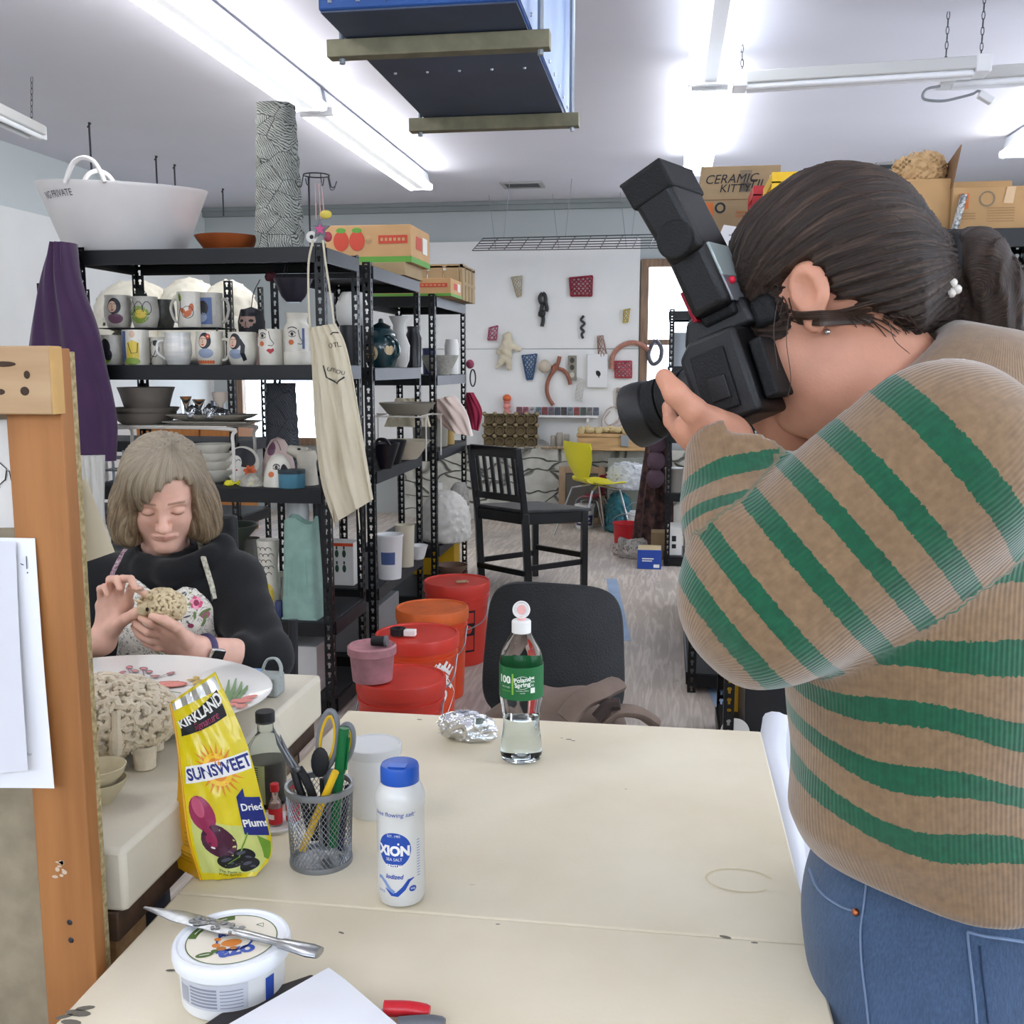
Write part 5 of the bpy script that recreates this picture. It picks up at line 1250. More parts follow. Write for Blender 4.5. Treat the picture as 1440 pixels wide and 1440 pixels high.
 for dx,k in((-6,0),(8,1)):MB().tube(bez([W(416+dx*.5,1080,-.012),W(424+dx,1100,-.016),W(434+dx,1130,-.012),W(440+dx*.3,1180,-.008)],5),.0055,8).build('handle',M_ink,q,world=True)
 MB().ell(W(418,1082,-.02),(.005,.003,.005),seg=10).build('pivot',st_,q,world=True)
 q=thing('spoon','black plastic spoon with its bowl up in the mesh cup','spoon',W(455,1180,.002));MB().ell((0,0,0),(.0125,.003,.021),M=Matrix.Translation(W(450,1072,0))@Matrix.Rotation(.1,4,'Y')).build('bowl',M_ink,q,world=True);MB().tube([W(452,1095,0),W(458,1190,.005)],.003,8).build('handle',M_ink,q,world=True)
pencup()
def tub_white():
 o=az(527,1140,TZ);s=mpp(527,1095,o.y);t=thing('plastic_tub','plain white lidded tub behind the mesh pen cup','tub',o)
 MB().lathe([(0,0),(34*s,0),(35*s,2*s),(37*s,90*s),(0,90*s)],40).build('body',M_whtpl,t,ang=30)
 MB().lathe([(37.2*s,86*s),(39*s,86*s),(39.5*s,94*s),(39*s,99*s),(37*s,100*s),(35.5*s,98*s),(0,98*s)],40).build('lid',mat('frosted_lid','d9dad8',.4,trans=.1),t,ang=30)
tub_white()
def soy():
 o=az(377,1128,TZ);s=mpp(377,1070,o.y);t=thing('glass_bottle','half full dark sauce bottle with a black cap and a green label','bottle',o)
 pr=[(r*s,h*s)for r,h in((0,0),(25,0),(27,3),(27,74),(25,86),(17,97),(11.5,104),(11,118))]
 MB().lathe(pr,36).build('bottle',mat('bottle_glass','dfe6e0',.05,trans=1,ior=1.15),t)
 MB().lathe([(r*s*.96,h*s)for r,h in((0,1.5),(24,1.5),(26,4),(26,64),(0,64))],32).build('sauce',mat('dark_sauce','0d0907',.15),t)
 MB().lathe([(0,118*s),(13.5*s,118*s),(13.5*s,132*s),(12.5*s,134*s),(0,134*s)],24).build('cap',M_ink,t,bevel=.0005)
 dd=Draw();dd.rect(-15*s,8*s,17*s,64*s,0,1)
 for i in range(9):dd.rect(-8*s,(60-3.2*i)*s,8*s,(61.3-3.2*i)*s,1,2,4)
 dd.ell(2*s,18*s,6.5*s,6.5*s,1,layer=2).ell(2*s,18*s,5.5*s,5.5*s,2,layer=3).text('USDA',2*s,20*s,3.6*s,1,layer=4).text('ORGANIC',2*s,16*s,2.5*s,1,layer=4)
 dd.build('label',[mat('sage_label','a7b07a',.6),M_ink,M_wht],t,cylmap(27.3*s,-PI/2-.35,0),sub=.005,step=.0001)
 def film(u,v):
  a=u*2*PI;z=(10+112*v)*s;r=(31-15*max(0,v-.7)/.3)*s+.0012*math.sin(9*a+14*v)+.0012*math.sin(5*a-22*v);return(r*math.cos(a),r*math.sin(a),z)
 MB().grid(film,48,16,cu=True).build('plastic_wrap',mat('cling_film','eef0f0',.12,alpha=.06),t)
soy()
dish=az(375,1160,TZ);s=mpp(375,1160,dish.y)
t=thing('saucer','small white saucer under the tiny red bottles','saucer',(dish.x+.012,dish.y+.0,TZ));MB().lathe([(0,0),(30*s,0),(34*s,5*s),(33*s,6.5*s),(28*s,3*s),(0,3*s)],36).build('dish',M_whtpl,t)
M_redl=mat('red_sauce','c3202a',.3)
for(px,py,dy,lab)in((388,1163,-.002,'tiny red capped hot sauce bottle at the front of the saucer'),(412,1150,.012,'tiny red hot sauce bottle half hidden behind the mesh cup')):
 p=at(px,py,dish.y+dy);s=mpp(px,py,p.y);t=thing('sauce_bottle',lab,'bottle',(p.x,p.y,TZ+3*s))
 MB().lathe([(0,0),(9*s,0),(9.5*s,2*s),(9.5*s,27*s),(8*s,33*s),(4.5*s,40*s),(4.2*s,50*s),(0,50*s)],20).build('bottle',mat('small_glass','e8d0cc',.08,trans=.8),t)
 MB().lathe([(9.7*s,3*s),(9.9*s,3*s),(9.9*s,26*s),(9.7*s,26*s)],24).build('label',M_redl,t);MB().lathe([(0,49*s),(6*s,49*s),(6*s,60*s),(0,60*s)],16).build('cap',M_redl,t,bevel=.0004)
 Draw().rect(-5*s,11*s,5*s,18*s,0).build('label_print',[M_wht],t,cylmap(10*s,-PI/2-.3,0),sub=.004)
def prune_bag():
 c=lambda px,py,Y:at(px,py,Y)
 y0=az(300,1240,TZ).y;s=mpp(300,1100,y0)
 t=thing('fruit_pouch','tall yellow resealable pouch of dried plums standing on the table','pouch',(az(300,1240,TZ).x,y0,TZ))
 fb=[az(285,1249,TZ),az(352,1246,TZ),az(383,1200,TZ),az(236,1225,TZ)]
 yt=y0+.035
 BL,BR=at(283,1246,y0),at(383,1200,y0+.055);TL,TRt=at(243,975,y0+.03),at(298,946,y0+.05)
 BL.z=TZ+.001;BR.z=TZ+.001
 prof_l=[at(283,1246,y0),at(266,1180,y0-.004),at(257,1110,y0+.004),at(249,1040,y0+.018),at(240,990,y0+.03)]
 prof_r=[at(360,1243,y0+.02),at(383,1195,y0+.045),at(367,1120,y0+.042),at(345,1040,y0+.045),at(303,947,y0+.05)]
 prof_l[0].z=TZ+.001;prof_r[0].z=TZ+.001
 Lc,Rc=bez(prof_l,6),bez(prof_r,6);n=len(Lc)-1
 nn=Vector((.25,-.95,.15)).normalized()
 def front(u,v):
  i=v*n;k=min(n-1,int(i));f_=i-k;a=Lc[k].lerp(Lc[k+1],f_);b_=Rc[k].lerp(Rc[k+1],f_)
  bul=.020*math.sin(PI*u)*math.sin(PI*min(1,v*1.05+.02))**.7*(1-v*.55)
  wr=.0012*math.sin(26*u+19*v)*math.sin(PI*u)+.001*math.sin(40*v-12*u)*math.sin(PI*u)
  return a.lerp(b_,u)+nn*(bul+wr)
 bk=Vector((-.078,.045,0));tk=Vector((-.004,.008,0))
 def back(u,v):p=Vector(front(1-u,v))-nn*(2*.02*math.sin(PI*u)*math.sin(PI*min(1,v*1.05+.02))**.7*(1-v*.55));return p+bk.lerp(tk,1-(1-min(1,v*1.02))**3)
 yl=mat('pouch_yellow','e5cf13',.3,coat=.4,vary=.05,vscale=14,bump=.15,bscale=60);yo=mat('pouch_orange','e0a413',.35,coat=.3,vary=.15,vscale=10)
 MB().grid(front,24,40).build('front_panel',yl,t,world=True,ang=80)
 MB().grid(back,16,30).build('back_panel',yl,t,world=True,ang=80)
 MB().grid(lambda u,v:Vector(front(0,v)).lerp(Vector(back(1,v)),u)+Vector((.012,.0,0))*math.sin(PI*u)*(v>.15),6,40).build('side_gusset',yo,t,world=True,ang=80)
 MB().grid(lambda u,v:Vector(front(1,v)).lerp(Vector(back(0,v)),u),6,40).build('side_gusset',yl,t,world=True,ang=80)
 MB().grid(lambda u,v:Vector(front(u,0)).lerp(Vector(back(1-u,0)),v),10,4).build('bottom',yl,t,world=True)
 MB().tube([Vector(front(.0,i/30))+nn*.0006 for i in range(31)],.0016,6).build('seal_edge',yo,t,world=True)
 Wm,Hm=.075,.205
 fm=lambda x,y,l:Vector(front(min(.985,max(.015,x/Wm)),min(.995,max(.005,y/Hm))))+nn*(l+.0004)
 dd=Draw();I=lambda u,v:(u*Wm,v*Hm)
 dd.poly([I(.03,.945),I(.97,.945),I(.97,.995),I(.03,.995)],5,1)
 dd.poly([I(.08,.77),I(.88,.85),I(.90,.95),I(.10,.87)],1,2);x,y=I(.49,.88)
 dd.text('KIRKLAND',x,y,.0135,2,layer=3,rot=.26,bold=.0004);x,y=I(.52,.842);dd.text('Signature',x,y-.001,.0095,6,layer=3,rot=.26,shear=.3)
 x0,y0_=I(.52,.62)
 for k in range(22):
  a=2*PI*k/22;r1_,r2_=.0135,.0235+.003*(k%2);dd.poly([(x0+r1_*math.cos(a-.12),y0_+r1_*math.sin(a-.12)),(x0+r1_*math.cos(a+.12),y0_+r1_*math.sin(a+.12)),(x0+r2_*math.cos(a),y0_+r2_*math.sin(a))],4,2)
 dd.ell(x0,y0_,.0145,.0155,7,layer=3);dd.ell(x0,y0_,.010,.011,4,layer=4)
 dd.poly([(x0-.035,y0_-.018),(x0+.034,y0_+.002),(x0+.036,y0_+.018),(x0-.033,y0_-.001)],2,5)
 dd.text('SUNSWEET',x0+.001,y0_,.0150,3,layer=6,rot=.28,bold=.0005,shear=.1,sx=.92)
 dd.rect(*I(.06,.05),*I(.95,.37),8,1);dd.ell(*I(.22,.40),.0125,.0175,9,layer=2,rot=.1);dd.ell(I(.22,.42)[0]-.003,I(.2,.43)[1],.006,.01,10,layer=3,rot=.2)
 dd.ell(*I(.38,.27),.0165,.0185,11,layer=3);dd.ell(I(.38,.27)[0]-.007,I(.38,.29)[1],.006,.011,9,layer=4,rot=.2);dd.ell(I(.38,.27)[0]-.006,I(.2,.235)[1],.0022,.0014,2,layer=5)
 for(u,v,a,b_)in((.5,.15,.0125,.011),(.68,.21,.010,.010),(.78,.13,.0095,.0135)):
  dd.ell(*I(u,v),a,b_,1,layer=4);dd.ell(I(u,v)[0]-.003,I(u,v)[1]+.004,a*.45,b_*.22,12,layer=5,rot=.5);dd.ell(I(u,v)[0]+.004,I(u,v)[1]-.002,a*.35,b_*.18,12,layer=5,rot=-.4)
 dd.stroke([I(.74,.34),I(.66,.27),I(.62,.2),I(.45,.12)],.0012,13,5)
 dd.poly([I(.70,.33),I(.99,.33),I(.99,.50),I(.80,.50),I(.80,.54),I(.70,.50)],3,4);x,y=I(.86,.455);dd.text('Dried',x,y,.0085,2,layer=5,rot=.06,bold=.0002);x,y=I(.86,.385);dd.text('Plums',x,y,.0095,2,layer=5,rot=.06,bold=.0003)
 dd.poly([I(.84,.33),I(.99,.30),I(.99,.18),I(.92,.2)],13,4)
 x,y=I(.53,.065);dd.text('The Taste is',x,y,.0055,1,layer=5,rot=-.12);x,y=I(.54,.04);dd.text('in the Recipe',x,y,.0055,1,layer=5,rot=-.12)
 dd.build('printed_art',[yl,M_ink,M_wht,mat('print_navy','1c2a78',.4),mat('print_orange','e68a1c',.4),mat('silver_strip','c9c8c2',.3,.5),mat('script_pink','a83a62',.4),mat('print_gold','f4c431',.4),mat('print_palegreen','cdd37a',.4),mat('plum_pink','9c2e56',.35),mat('plum_light','c65b7a',.4),mat('plum_dark','4c1f38',.3),mat('prune_gloss','4d4d5c',.3),mat('leaf_green','6f9a2e',.45)],t,fm,sub=.007,step=.00018,world=True)
 dd2=Draw()
 for i in range(10):dd2.stroke([(.004,.02+.0055*i),(.03-.001*(i%3),.0195+.0055*i)],.0008,0,1)
 dd2.build('side_print',[mat('side_ink','7a6a10',.5)],t,lambda x,y,l:Vector(front(0,y/Hm)).lerp(Vector(back(1,y/Hm)),min(.95,x/.045))+Vector((-.6,-.6,0))*(.0012+l)+Vector((.012,0,0))*math.sin(PI*min(.95,x/.045))*(y/Hm>.15),sub=.006,world=True)
prune_bag()
def hummus():
 o=az(329,1395,TZ);s=mpp(329,1350,o.y);t=thing('plastic_tub','round spread tub with a printed lid under the metal knife','tub',o)
 MB().lathe([(0,0),(66*s,0),(70*s,3*s),(73*s,68*s),(0,68*s)],48).build('body',M_whtpl,t,ang=30)
 H=82*s;MB().lathe([(76*s,62*s),(80*s,62*s),(81*s,68*s),(81*s,78*s),(79*s,82*s),(75*s,83*s),(72*s,80*s),(0,80*s)],56).build('lid',mat('lid_white','eceef0',.35),t,ang=30)
 zl=80*s;dd=Draw();k=s;q=R(200)
 dd.ell(0,0,62*k,62*k,0,n=44);dd.arc(0,0,62*k,0,2*PI,1.6*k,1,2,60)
 dd.arc(0,0,56*k,1.9,3.3,11*k,1,2,20);dd.arc(0,0,56*k,2.1,3.1,1.6*k,2,3,16)
 cx,cy=8*k,-6*k
 dd.text('KIEN',-8*k,14*k,15*k,3,layer=3,rot=R(215),bold=.0005,shear=.2)
 dd.text('oza',20*k,-30*k,36*k,3,layer=3,rot=R(212),bold=.0012)
 dd.arc(6*k,-4*k,24*k,2.6,6.8,3*k,3,3,20);dd.ell(4*k,-10*k,14*k,9*k,4,layer=4,rot=.4);dd.ell(-14*k,-20*k,6*k,5*k,4,layer=4);dd.ell(-4*k,-26*k,7*k,5*k,5,layer=4)
 dd.ell(-20*k,-44*k,12*k,6*k,1,layer=3,rot=.5);dd.stroke([(-26*k,-47*k),(-14*k,-41*k)],1.4*k,2,4);dd.stroke([(20*k,40*k),(32*k,36*k),(28*k,46*k),(20*k,40*k)],1.3*k,1,3)
 for i,(a,b_,m_)in enumerate(((-18,-6,4),(12,-22,5),(-10,-34,1))):dd.ell(a*k,b_*k,5*k,4*k,m_,layer=5)
 dd.build('lid_print',[mat('lid_cream','ece3cf',.45),mat('lid_green','4f6b2c',.5),M_wht,mat('lid_blue','3552a8',.45),mat('lid_orange2','d98436',.5),mat('lid_ochre','b5702d',.5)],t,lambda x,y,l:Vector((x,y,zl+.0002+l)),step=.0002)
 dd=Draw();dd.rect(-52*k,18*k,46*k,56*k,0)
 for i in range(6):dd.rect(-30*k,(22+5*i)*k,8*k,(25+5*i)*k,1,2,6);dd.rect(12*k,(22+5*i)*k,40*k,(23.4+5*i)*k,1,2,6)
 dd.rect(-50*k,22*k,-34*k,46*k,2,2);dd.rect(70*k,10*k,84*k,50*k,3,1)
 dd.build('side_label',[mat('label_grey','c9cbd2',.5),mat('label_ink','8a8d99',.5),mat('label_slate','a3a6b0',.5),mat('lid_blue','3552a8',.45)],t,cylmap(lambda z:(66+4*min(1,z/(3*s))+3*z/(68*s))*s+.0004,-PI/2,0),sub=.006)
 pts=[(202,1276),(262,1296),(305,1308),(352,1320),(392,1334),(447,1340)]
 zk=TZ+83*s+.004;a,b_=az(203,1277,zk),az(449,1340,zk);kn=thing('knife','old metal knife crusted with clay lying across the tub lid','knife',a.lerp(b_,.5))
 d_=(b_-a);st_=mat('knife_steel','a9abad',.28,.95,vary=.2,vscale=60)
 up=Vector((0,0,1));sd=d_.normalized().cross(up)
 bl=MB();n=16
 def blade(u,v):
  w=.0105*min(1,.12+2.4*u)*(1 if u<.86 else 1-(u-.86)*2.6);return a+d_*(.56*u)+sd*((v-.5)*2*w)+up*(.0006*math.sin(PI*v))
 MB().grid(blade,20,4,thick=.0012).build('blade',st_,kn,world=True)
 MB().tube([a+d_*.53,a+d_*.6,a+d_*.78,a+d_*.8,a+d_*.95,a+d_*1.0],[.0045,.006,.0055,.0075,.010,.0085],12,flat=.5).build('handle',st_,kn,world=True)
 cr=MB();rr=random.Random(9)
 for i in range(26):
  u=rr.uniform(.30,.56);cr.ell(a+d_*u+sd*rr.uniform(-.008,.008)+up*.0022,(rr.uniform(.002,.005),rr.uniform(.001,.003),rr.uniform(.0008,.002)),seg=8,M=None)
 stuff(cr.build('dried_clay',mat('clay_grey','8b8983',.9,bump=.6,bscale=200),kn,world=True))
hummus()
o=az(430,1470,TZ)
t=thing('paper_bag','white sheet of paper over a dark tray at the near table edge','paper',(o.x,o.y,TZ))
cs=[az(270,1470,TZ+.03),az(462,1361,TZ+.035),az(578,1445,TZ+.02),az(420,1600,TZ+.03)]
MB().grid(lambda u,v:cs[0].lerp(cs[1],u).lerp(cs[3].lerp(cs[2],u),v)+Vector((0,0,.012*math.sin(PI*u)*math.sin(PI*v)-.012*max(0,u+v-1.2))),14,14,thick=.0005).build('sheet',M_papw,t,world=True)
pts=[az(255,1460,TZ+.012),az(345,1400,TZ+.012),az(440,1368,TZ+.012),az(470,1430,TZ+.008),az(380,1540,TZ+.008)]
MB().prism([(p.x,p.y)for p in pts],TZ+.0005,TZ+.012).build('tray',mat('dark_tray','35302f',.6),t,world=True,bevel=.003)
t=thing('pruning_shears','red and grey handled shears at the bottom edge beside the white paper','shears',az(590,1435,TZ))
MB().tube(bez([az(540,1418,TZ+.012),az(575,1419,TZ+.012),az(604,1424,TZ+.01)],5),[.008]*10+[.0065],10).build('handle',M_redl,t,world=True)
MB().tube(bez([az(560,1440,TZ+.010),az(600,1437,TZ+.010),az(625,1440,TZ+.01)],5),[.007]*10+[.0055],10).build('handle',mat('grip_grey','5b5d61',.4),t,world=True)
MB().tube([az(540,1424,TZ+.008),az(470,1445,TZ+.006)],.006,8,flat=.4).build('blade',M_galv,t,world=True)
SZ=.85
M_clay=mat('dry_clay','d8cab2',.9,bump=.4,bscale=150,vary=.1,vscale=30);M_clayw=mat('white_clay','d9cdb8',.85,bump=.3,bscale=200)
def platter():
 c=Vector(at(265,958,1.42));c=Vector(az(262,985,SZ));c=Vector((-.735,1.45,SZ))
 t=thing('platter','large white oval platter painted with flowers and butterflies before the woman','platter',c)
 cc=az(250,972,SZ+.062);a1=az(135,960,SZ+.06);
 cx,cy=-.845,1.475
 rx,ry=.235,.19;fm_=mat('glazed_white','e6e3dc',.3,coat=.4)
 b=MB().lathe([(0,0),(.55,0),(.6,.004),(.64,.016),(.98,.034),(1.0,.038),(.985,.040),(.6,.032),(0,.030)],56,M=Matrix.Translation((cx,cy,SZ))@Matrix.Rotation(-.12,4,'Z')@Matrix.Diagonal((rx,ry,1,1)))
 b.build('dish',fm_,t,world=True)
 dd=Draw();M0=Matrix.Translation((cx,cy,SZ))@Matrix.Rotation(-.12,4,'Z');MI=M0.inverted();rn=random.Random(5)
 def L(px,py):q=MI@az(px,py,SZ+.034);return(q.x,q.y)
 def fm(x,y,l):r=math.hypot(x/rx,y/ry);z=.0335+.0085*max(0,r-.6)/.4;return M0@Vector((x,y,z+.0005+l))
 S_=lambda pts,w,m,l=3,tp=False:dd.stroke([L(*p)for p in pts],w,m,l,tp)
 def E_(px,py,a,b_,m,l=2,rot=0):x,y=L(px,py);dd.ell(x,y,a,b_,m,rot=rot,layer=l,n=14)
 E_(238,962,.030,.017,3,1,.25);E_(238,962,.026,.013,0,2,.25);S_([(222,966),(240,961),(252,957)],.0012,3)
 S_([(168,946),(190,953),(212,955),(232,949),(244,947)],.0022,2);S_([(180,940),(184,950),(192,956),(205,966)],.0022,2);S_([(200,941),(203,952)],.0016,2);S_([(150,950),(172,958)],.0018,2)
 for(x,y)in((172,946),(182,940),(190,944),(202,941),(210,945),(166,950),(218,951),(240,947),(196,951),(176,954)):E_(x,y,.009,.006,2,4,rn.random()*3);E_(x,y,.005,.003,0,5)
 for(x,y)in((158,964),(170,967),(182,966),(195,968),(205,970),(163,969)):E_(x,y,.014,.010,0,2,rn.random()*3)
 S_([(185,972),(215,977),(235,972),(255,975)],.004,1);S_([(225,968),(218,974),(226,978),(236,974),(228,971)],.003,1);S_([(190,980),(220,984),(250,983)],.003,1);S_([(200,986),(240,988)],.002,1)
 for x0,x1,y1 in((312,322,958),(318,332,957),(328,340,962),(336,348,968),(322,320,975)):S_([(x0,990),(x0+2,982),((x0+x1)/2+3,974),(x1,y1)],.008,1,2,True)
 for(x,y)in((335,990),(345,992),(352,986),(325,996),(340,1000)):E_(x,y,.012,.009,0,3,rn.random()*3)
 for(x,y)in((270,956),(276,953),(282,957),(275,960)):E_(x,y,.009,.005,4,2,rn.random()*3)
 S_([(300,1000),(330,1004),(355,996)],.002,1)
 dd.build('painted_flowers',[mat('paint_coral','dd8478',.5),mat('paint_leaf','6f8f5a',.5),mat('paint_plum','8b6670',.5),mat('paint_rust','b55a44',.5),mat('paint_ochre','c4a24a',.5)],t,fm,sub=.02,step=.0002,world=True)
platter()
def wool(P,c,freq,amp):
 q=(P-np.array(c,'f4'))*freq
 return-amp*np.abs(np.sin(q[:,0]+1.3*np.sin(q[:,1]*.8))*np.sin(q[:,1]+1.1*np.sin(q[:,2]*.9))*np.sin(q[:,2]+1.2*np.sin(q[:,0]*.7)))**.6
def curls(c,rad,n,r,seed,skip=None,zmin=None):
 """little rolled clay curls set all over an ellipsoid"""
 m=MB();rnd=random.Random(seed);g=PI*(3-5**.5);c=Vector(c)
 for i in range(n):
  y=1-2*(i+.5)/n;rr=math.sqrt(1-y*y);a=g*i;d=Vector((rr*math.cos(a),y,rr*math.sin(a)))
  p=c+Vector([d[k]*rad[k]for k in range(3)]);
  if zmin and p.z<zmin:continue
  if skip and skip(p):continue
  nn=Vector([d[k]/rad[k]for k in range(3)]).normalized();t1=nn.orthogonal().normalized();t2=nn.cross(t1);ph=rnd.random()*6.3;R0=r*rnd.uniform(.75,1.15)
  pts=[p+nn*(R0*.35+R0*.25*k/5)+(t1*math.cos(ph+k*.95)+t2*math.sin(ph+k*.95))*(R0*(1-.13*k))for k in range(6)]
  m.tube(pts,[R0*.5,R0*.55,R0*.52,R0*.48,R0*.42,R0*.3],6)
 return m
def big_sheep():
 c=Vector((-.775,1.285,SZ+.064));rad=(.100,.072,.048)
 t=thing('clay_sheep','big unglazed clay sheep with curled fleece standing on the plaster slab','sculpture',(c.x,c.y,SZ))
 MB().ell(c,rad,seg=24).build('body',M_clay,t,world=True)
 stuff(curls(c,rad,420,.0100,2,zmin=SZ+.025).build('fleece',M_clay,t,world=True))
 for(dx,dy)in((.035,-.045),(.072,-.025),(-.05,-.045),(-.05,.035),(.05,.04)):MB().tube([c+Vector((dx,dy,-.03)),c+Vector((dx,dy,-.06)),Vector((c.x+dx,c.y+dy,SZ+.001))],[.017,.0145,.0155],12).build('leg',M_clay,t,world=True,bevel=.002)
 MB().tube(bez([c+Vector((.055,-.062,.03)),c+Vector((.058,-.07,.0)),c+Vector((.055,-.07,-.03))],5),[.006]*5+[.009]*5+[.006],8).build('tail',M_clay,t,world=True)
big_sheep()
for(px,py,dz,lab)in((140,1112,0,'lower of two small clay bowls stacked by the partition edge'),(138,1085,.018,'upper of two small clay bowls stacked by the partition edge')):
 p=az(140,1128,SZ);s=mpp(140,1100,p.y);t=thing('clay_bowl',lab,'bowl',(p.x,p.y,SZ+dz));k=38*s
 MB().lathe([(0,0),(k*.45,0),(k*.5,.003),(k*.85,.018),(k,.030),(k*.96,.0305),(k*.8,.021),(k*.4,.006),(0,.005)],32,wob=lambda a,z:1+.03*math.sin(2*a)).build('bowl',mat('bone_clay','c9bd9c',.6,vary=.1),t)
t=thing('taped_tool','grey clay roller with blue tape lying by the platter','tool',az(352,952,SZ));a,b_=az(334,950,SZ+.013),az(372,952,SZ+.013)
MB().tube([a,a.lerp(b_,.2),b_],[.009,.0135,.0125],14).build('roller',mat('clay_bluegrey','b9bcb8',.7),t,world=True);MB().tube([a.lerp(b_,.35),b_.lerp(a,.05)],.0142,16).build('tape_band',mat('tape_blue','7fa5d3',.6),t,world=True)
p=az(379,976,SZ);t=thing('clay_mould','small grey square clay mould with a loop handle on the slab','mould',p);gm=mat('clay_grey2','9ba09c',.85,bump=.5,bscale=200)
MB().box((-.021,-.02,0),(.021,.02,.036)).build('block',gm,t,bevel=.004)
MB().tube(bez([(-.02,.02,.034),(-.012,.024,.052),(.006,.02,.056),(.018,.01,.045),(.02,.0,.03)],5),.004,8,flat=.6).build('loop',gm,t);MB().box((-.008,-.024,.008),(.004,-.0195,.03)).build('tab',gm,t,bevel=.001)
def seated_woman():
 Y0=2.10
 W=lambda px,py,dy=0:np.array(at(px,py,Y0+dy),'f4')
 root=W(232,880,.06)
 t=thing('person','person with a grey blonde bob in a black hoodie and floral apron shaping clay','person',(root[0],Y0+.06,0))
 skin=skin_mat('skin_woman','e6b6a0','b8776b','7d624c')
 HF=frame((.36,-.83,-.42));HC=W(231,690,.03);loc=lambda P:(P-HC)@HF
 neck0,neck1=W(231,740,.06),W(236,815,.09)
 def f_head(P):return smin(head_sdf(loc(P),jowl=.004),sd_caps(P,neck0,neck1,.05,.06),.03)
 wrR=W(143,902,-.245)
 RF=[[W(178,848,-.235),W(185,826,-.252),W(196,829,-.265),W(206,837,-.266)],[W(166,841,-.235),W(172,814,-.252),W(184,814,-.272),W(190,826,-.277)],[W(154,843,-.235),W(155,815,-.252),W(164,814,-.272),W(168,827,-.28)],[W(143,851,-.235),W(141,828,-.25),W(147,825,-.268),W(151,836,-.276)]]
 RT=[W(160,884,-.252),W(177,870,-.268),W(189,863,-.272),W(200,856,-.270)]
 wrL=W(278,914,-.225)
 LF=[[W(234,885,-.25),W(213,877,-.277),W(199,869,-.272),W(192,858,-.262)],[W(232,895,-.245),W(207,889,-.274),W(193,879,-.27),W(186,867,-.26)],[W(234,904,-.235),W(211,901,-.264),W(196,893,-.262),W(188,881,-.252)],[W(240,912,-.225),W(220,911,-.252),W(206,905,-.252),W(198,896,-.245)]]
 LT=[W(263,899,-.252),W(249,883,-.277),W(232,873,-.287),W(214,867,-.288)]
 shL,elL,shR,elR=W(328,818,.06),W(372,925,-.06),W(138,818,.06),W(92,935,-.10)
 fR=lambda P:smin(hand_sdf(P,wrR,RF,RT,k=.010,r=.98),sd_caps(P,wrR,elR,.026,.038),.02)
 fL=lambda P:smin(hand_sdf(P,wrL,LF,LT,k=.010,r=.98),sd_caps(P,wrL,elL,.026,.04),.02)
 hipz=.60;hc=np.array((root[0],Y0+.10,hipz),'f4')
 def g(p,x=None,y=None,z=None):q=np.array(p,'f4');q[0]=q[0]if x is None else x;q[1]=q[1]if y is None else y;q[2]=q[2]if z is None else z;return q
 kn=[np.array((root[0]+s*.11,Y0-.33,.615),'f4')for s in(-1,1)];ft=[np.array((root[0]+s*.11,Y0-.28,.05),'f4')for s in(-1,1)]
 hp=[hc+np.array((s*.085,0,0),'f4')for s in(-1,1)]
 def f_core(P):
  d=sd_caps(P,W(236,850,.09),hc+np.array((0,0,.05),'f4'),.10,.12);d=smin(d,sd_caps(P,shL,shR,.045,.045),.06)
  d=smin(d,sd_caps(P,neck1,W(236,850,.09),.06,.08),.04)
  for s,e in((shL,elL),(shR,elR)):d=smin(d,sd_caps(P,s,e,.045,.038),.03)
  for h,k,f_ in zip(hp,kn,ft):d=smin(d,sd_caps(P,h,k,.075,.055),.03);d=smin(d,sd_caps(P,k,f_,.05,.04),.02)
  return d
 mk=lambda i:(lambda P:head_marks(loc(P))[i])
 sdf_obj('body',None,None,None,None,skin,t,parts=[(f_head,HC-np.array((.14,.15,.2),'f4'),HC+np.array((.14,.15,.15),'f4'),.0021),(fR,np.minimum.reduce([wrR,elR])-.05,np.maximum.reduce([wrR,W(210,800,-.2),elR])+.05,.0026),(fL,np.minimum.reduce([wrL,W(180,920,-.3),elL])-.05,np.maximum.reduce([wrL,W(270,850,-.2),elL])+.05,.0026),(f_core,(root[0]-.42,Y0-.5,0),(root[0]+.42,Y0+.35,1.1),.015)],attrs={'lip':mk(0),'brow':mk(1)})
 part=np.array((.045,.022,.125),'f4')
 Mo=np.array([(1,0,0),(0,math.cos(.40),-math.sin(.40)),(0,math.sin(.40),math.cos(.40))],'f4').T
 def f_hair(P):
  q=loc(P);S=np.stack([q[:,0],np.abs(q[:,1]),q[:,2]],1)
  th=np.arctan2(q[:,1]-.02*np.clip(q[:,2]/.12,0,1),q[:,0]+.01)
  d=sd_ell(q,(-.012,0,.032),(.108,.093,.096));d=smin(d,sd_ell(q,(.035,0,.045),(.062,.074,.062)),.03)
  d=smin(d,sd_ell(S,(.012,.074,-.045),(.064,.046,.078)),.03);d=smin(d,sd_ell(q,(-.06,0,-.05),(.062,.095,.085)),.04)
  d=smin(d,sd_ell(S,(.035,.085,-.075),(.04,.032,.04)),.02)
  d=smax(d,-sd_ell(q,(.100,.002,-.036),(.080,.056,.122),Mo*1.0),.010)
  d=smax(d,-sd_ell(q,(.085,0,-.11),(.07,.052,.07)),.012)
  d=smax(d,-sd_ell(q,(.0,0,-.01),(.075,.058,.09)),.008)
  d=smax(d,-(q[:,2]+.112+.012*np.sin(th*7)),.012)
  d=d+.0026*np.sin(th*31+q[:,2]*20)+.0014*np.sin(th*74-q[:,2]*35)
  pa=np.abs(q[:,1]-.024)+.3*np.maximum(0,.02-q[:,0]);d=d+.004*np.clip(1-pa/.005,0,1)*(q[:,2]>.06)
  return d
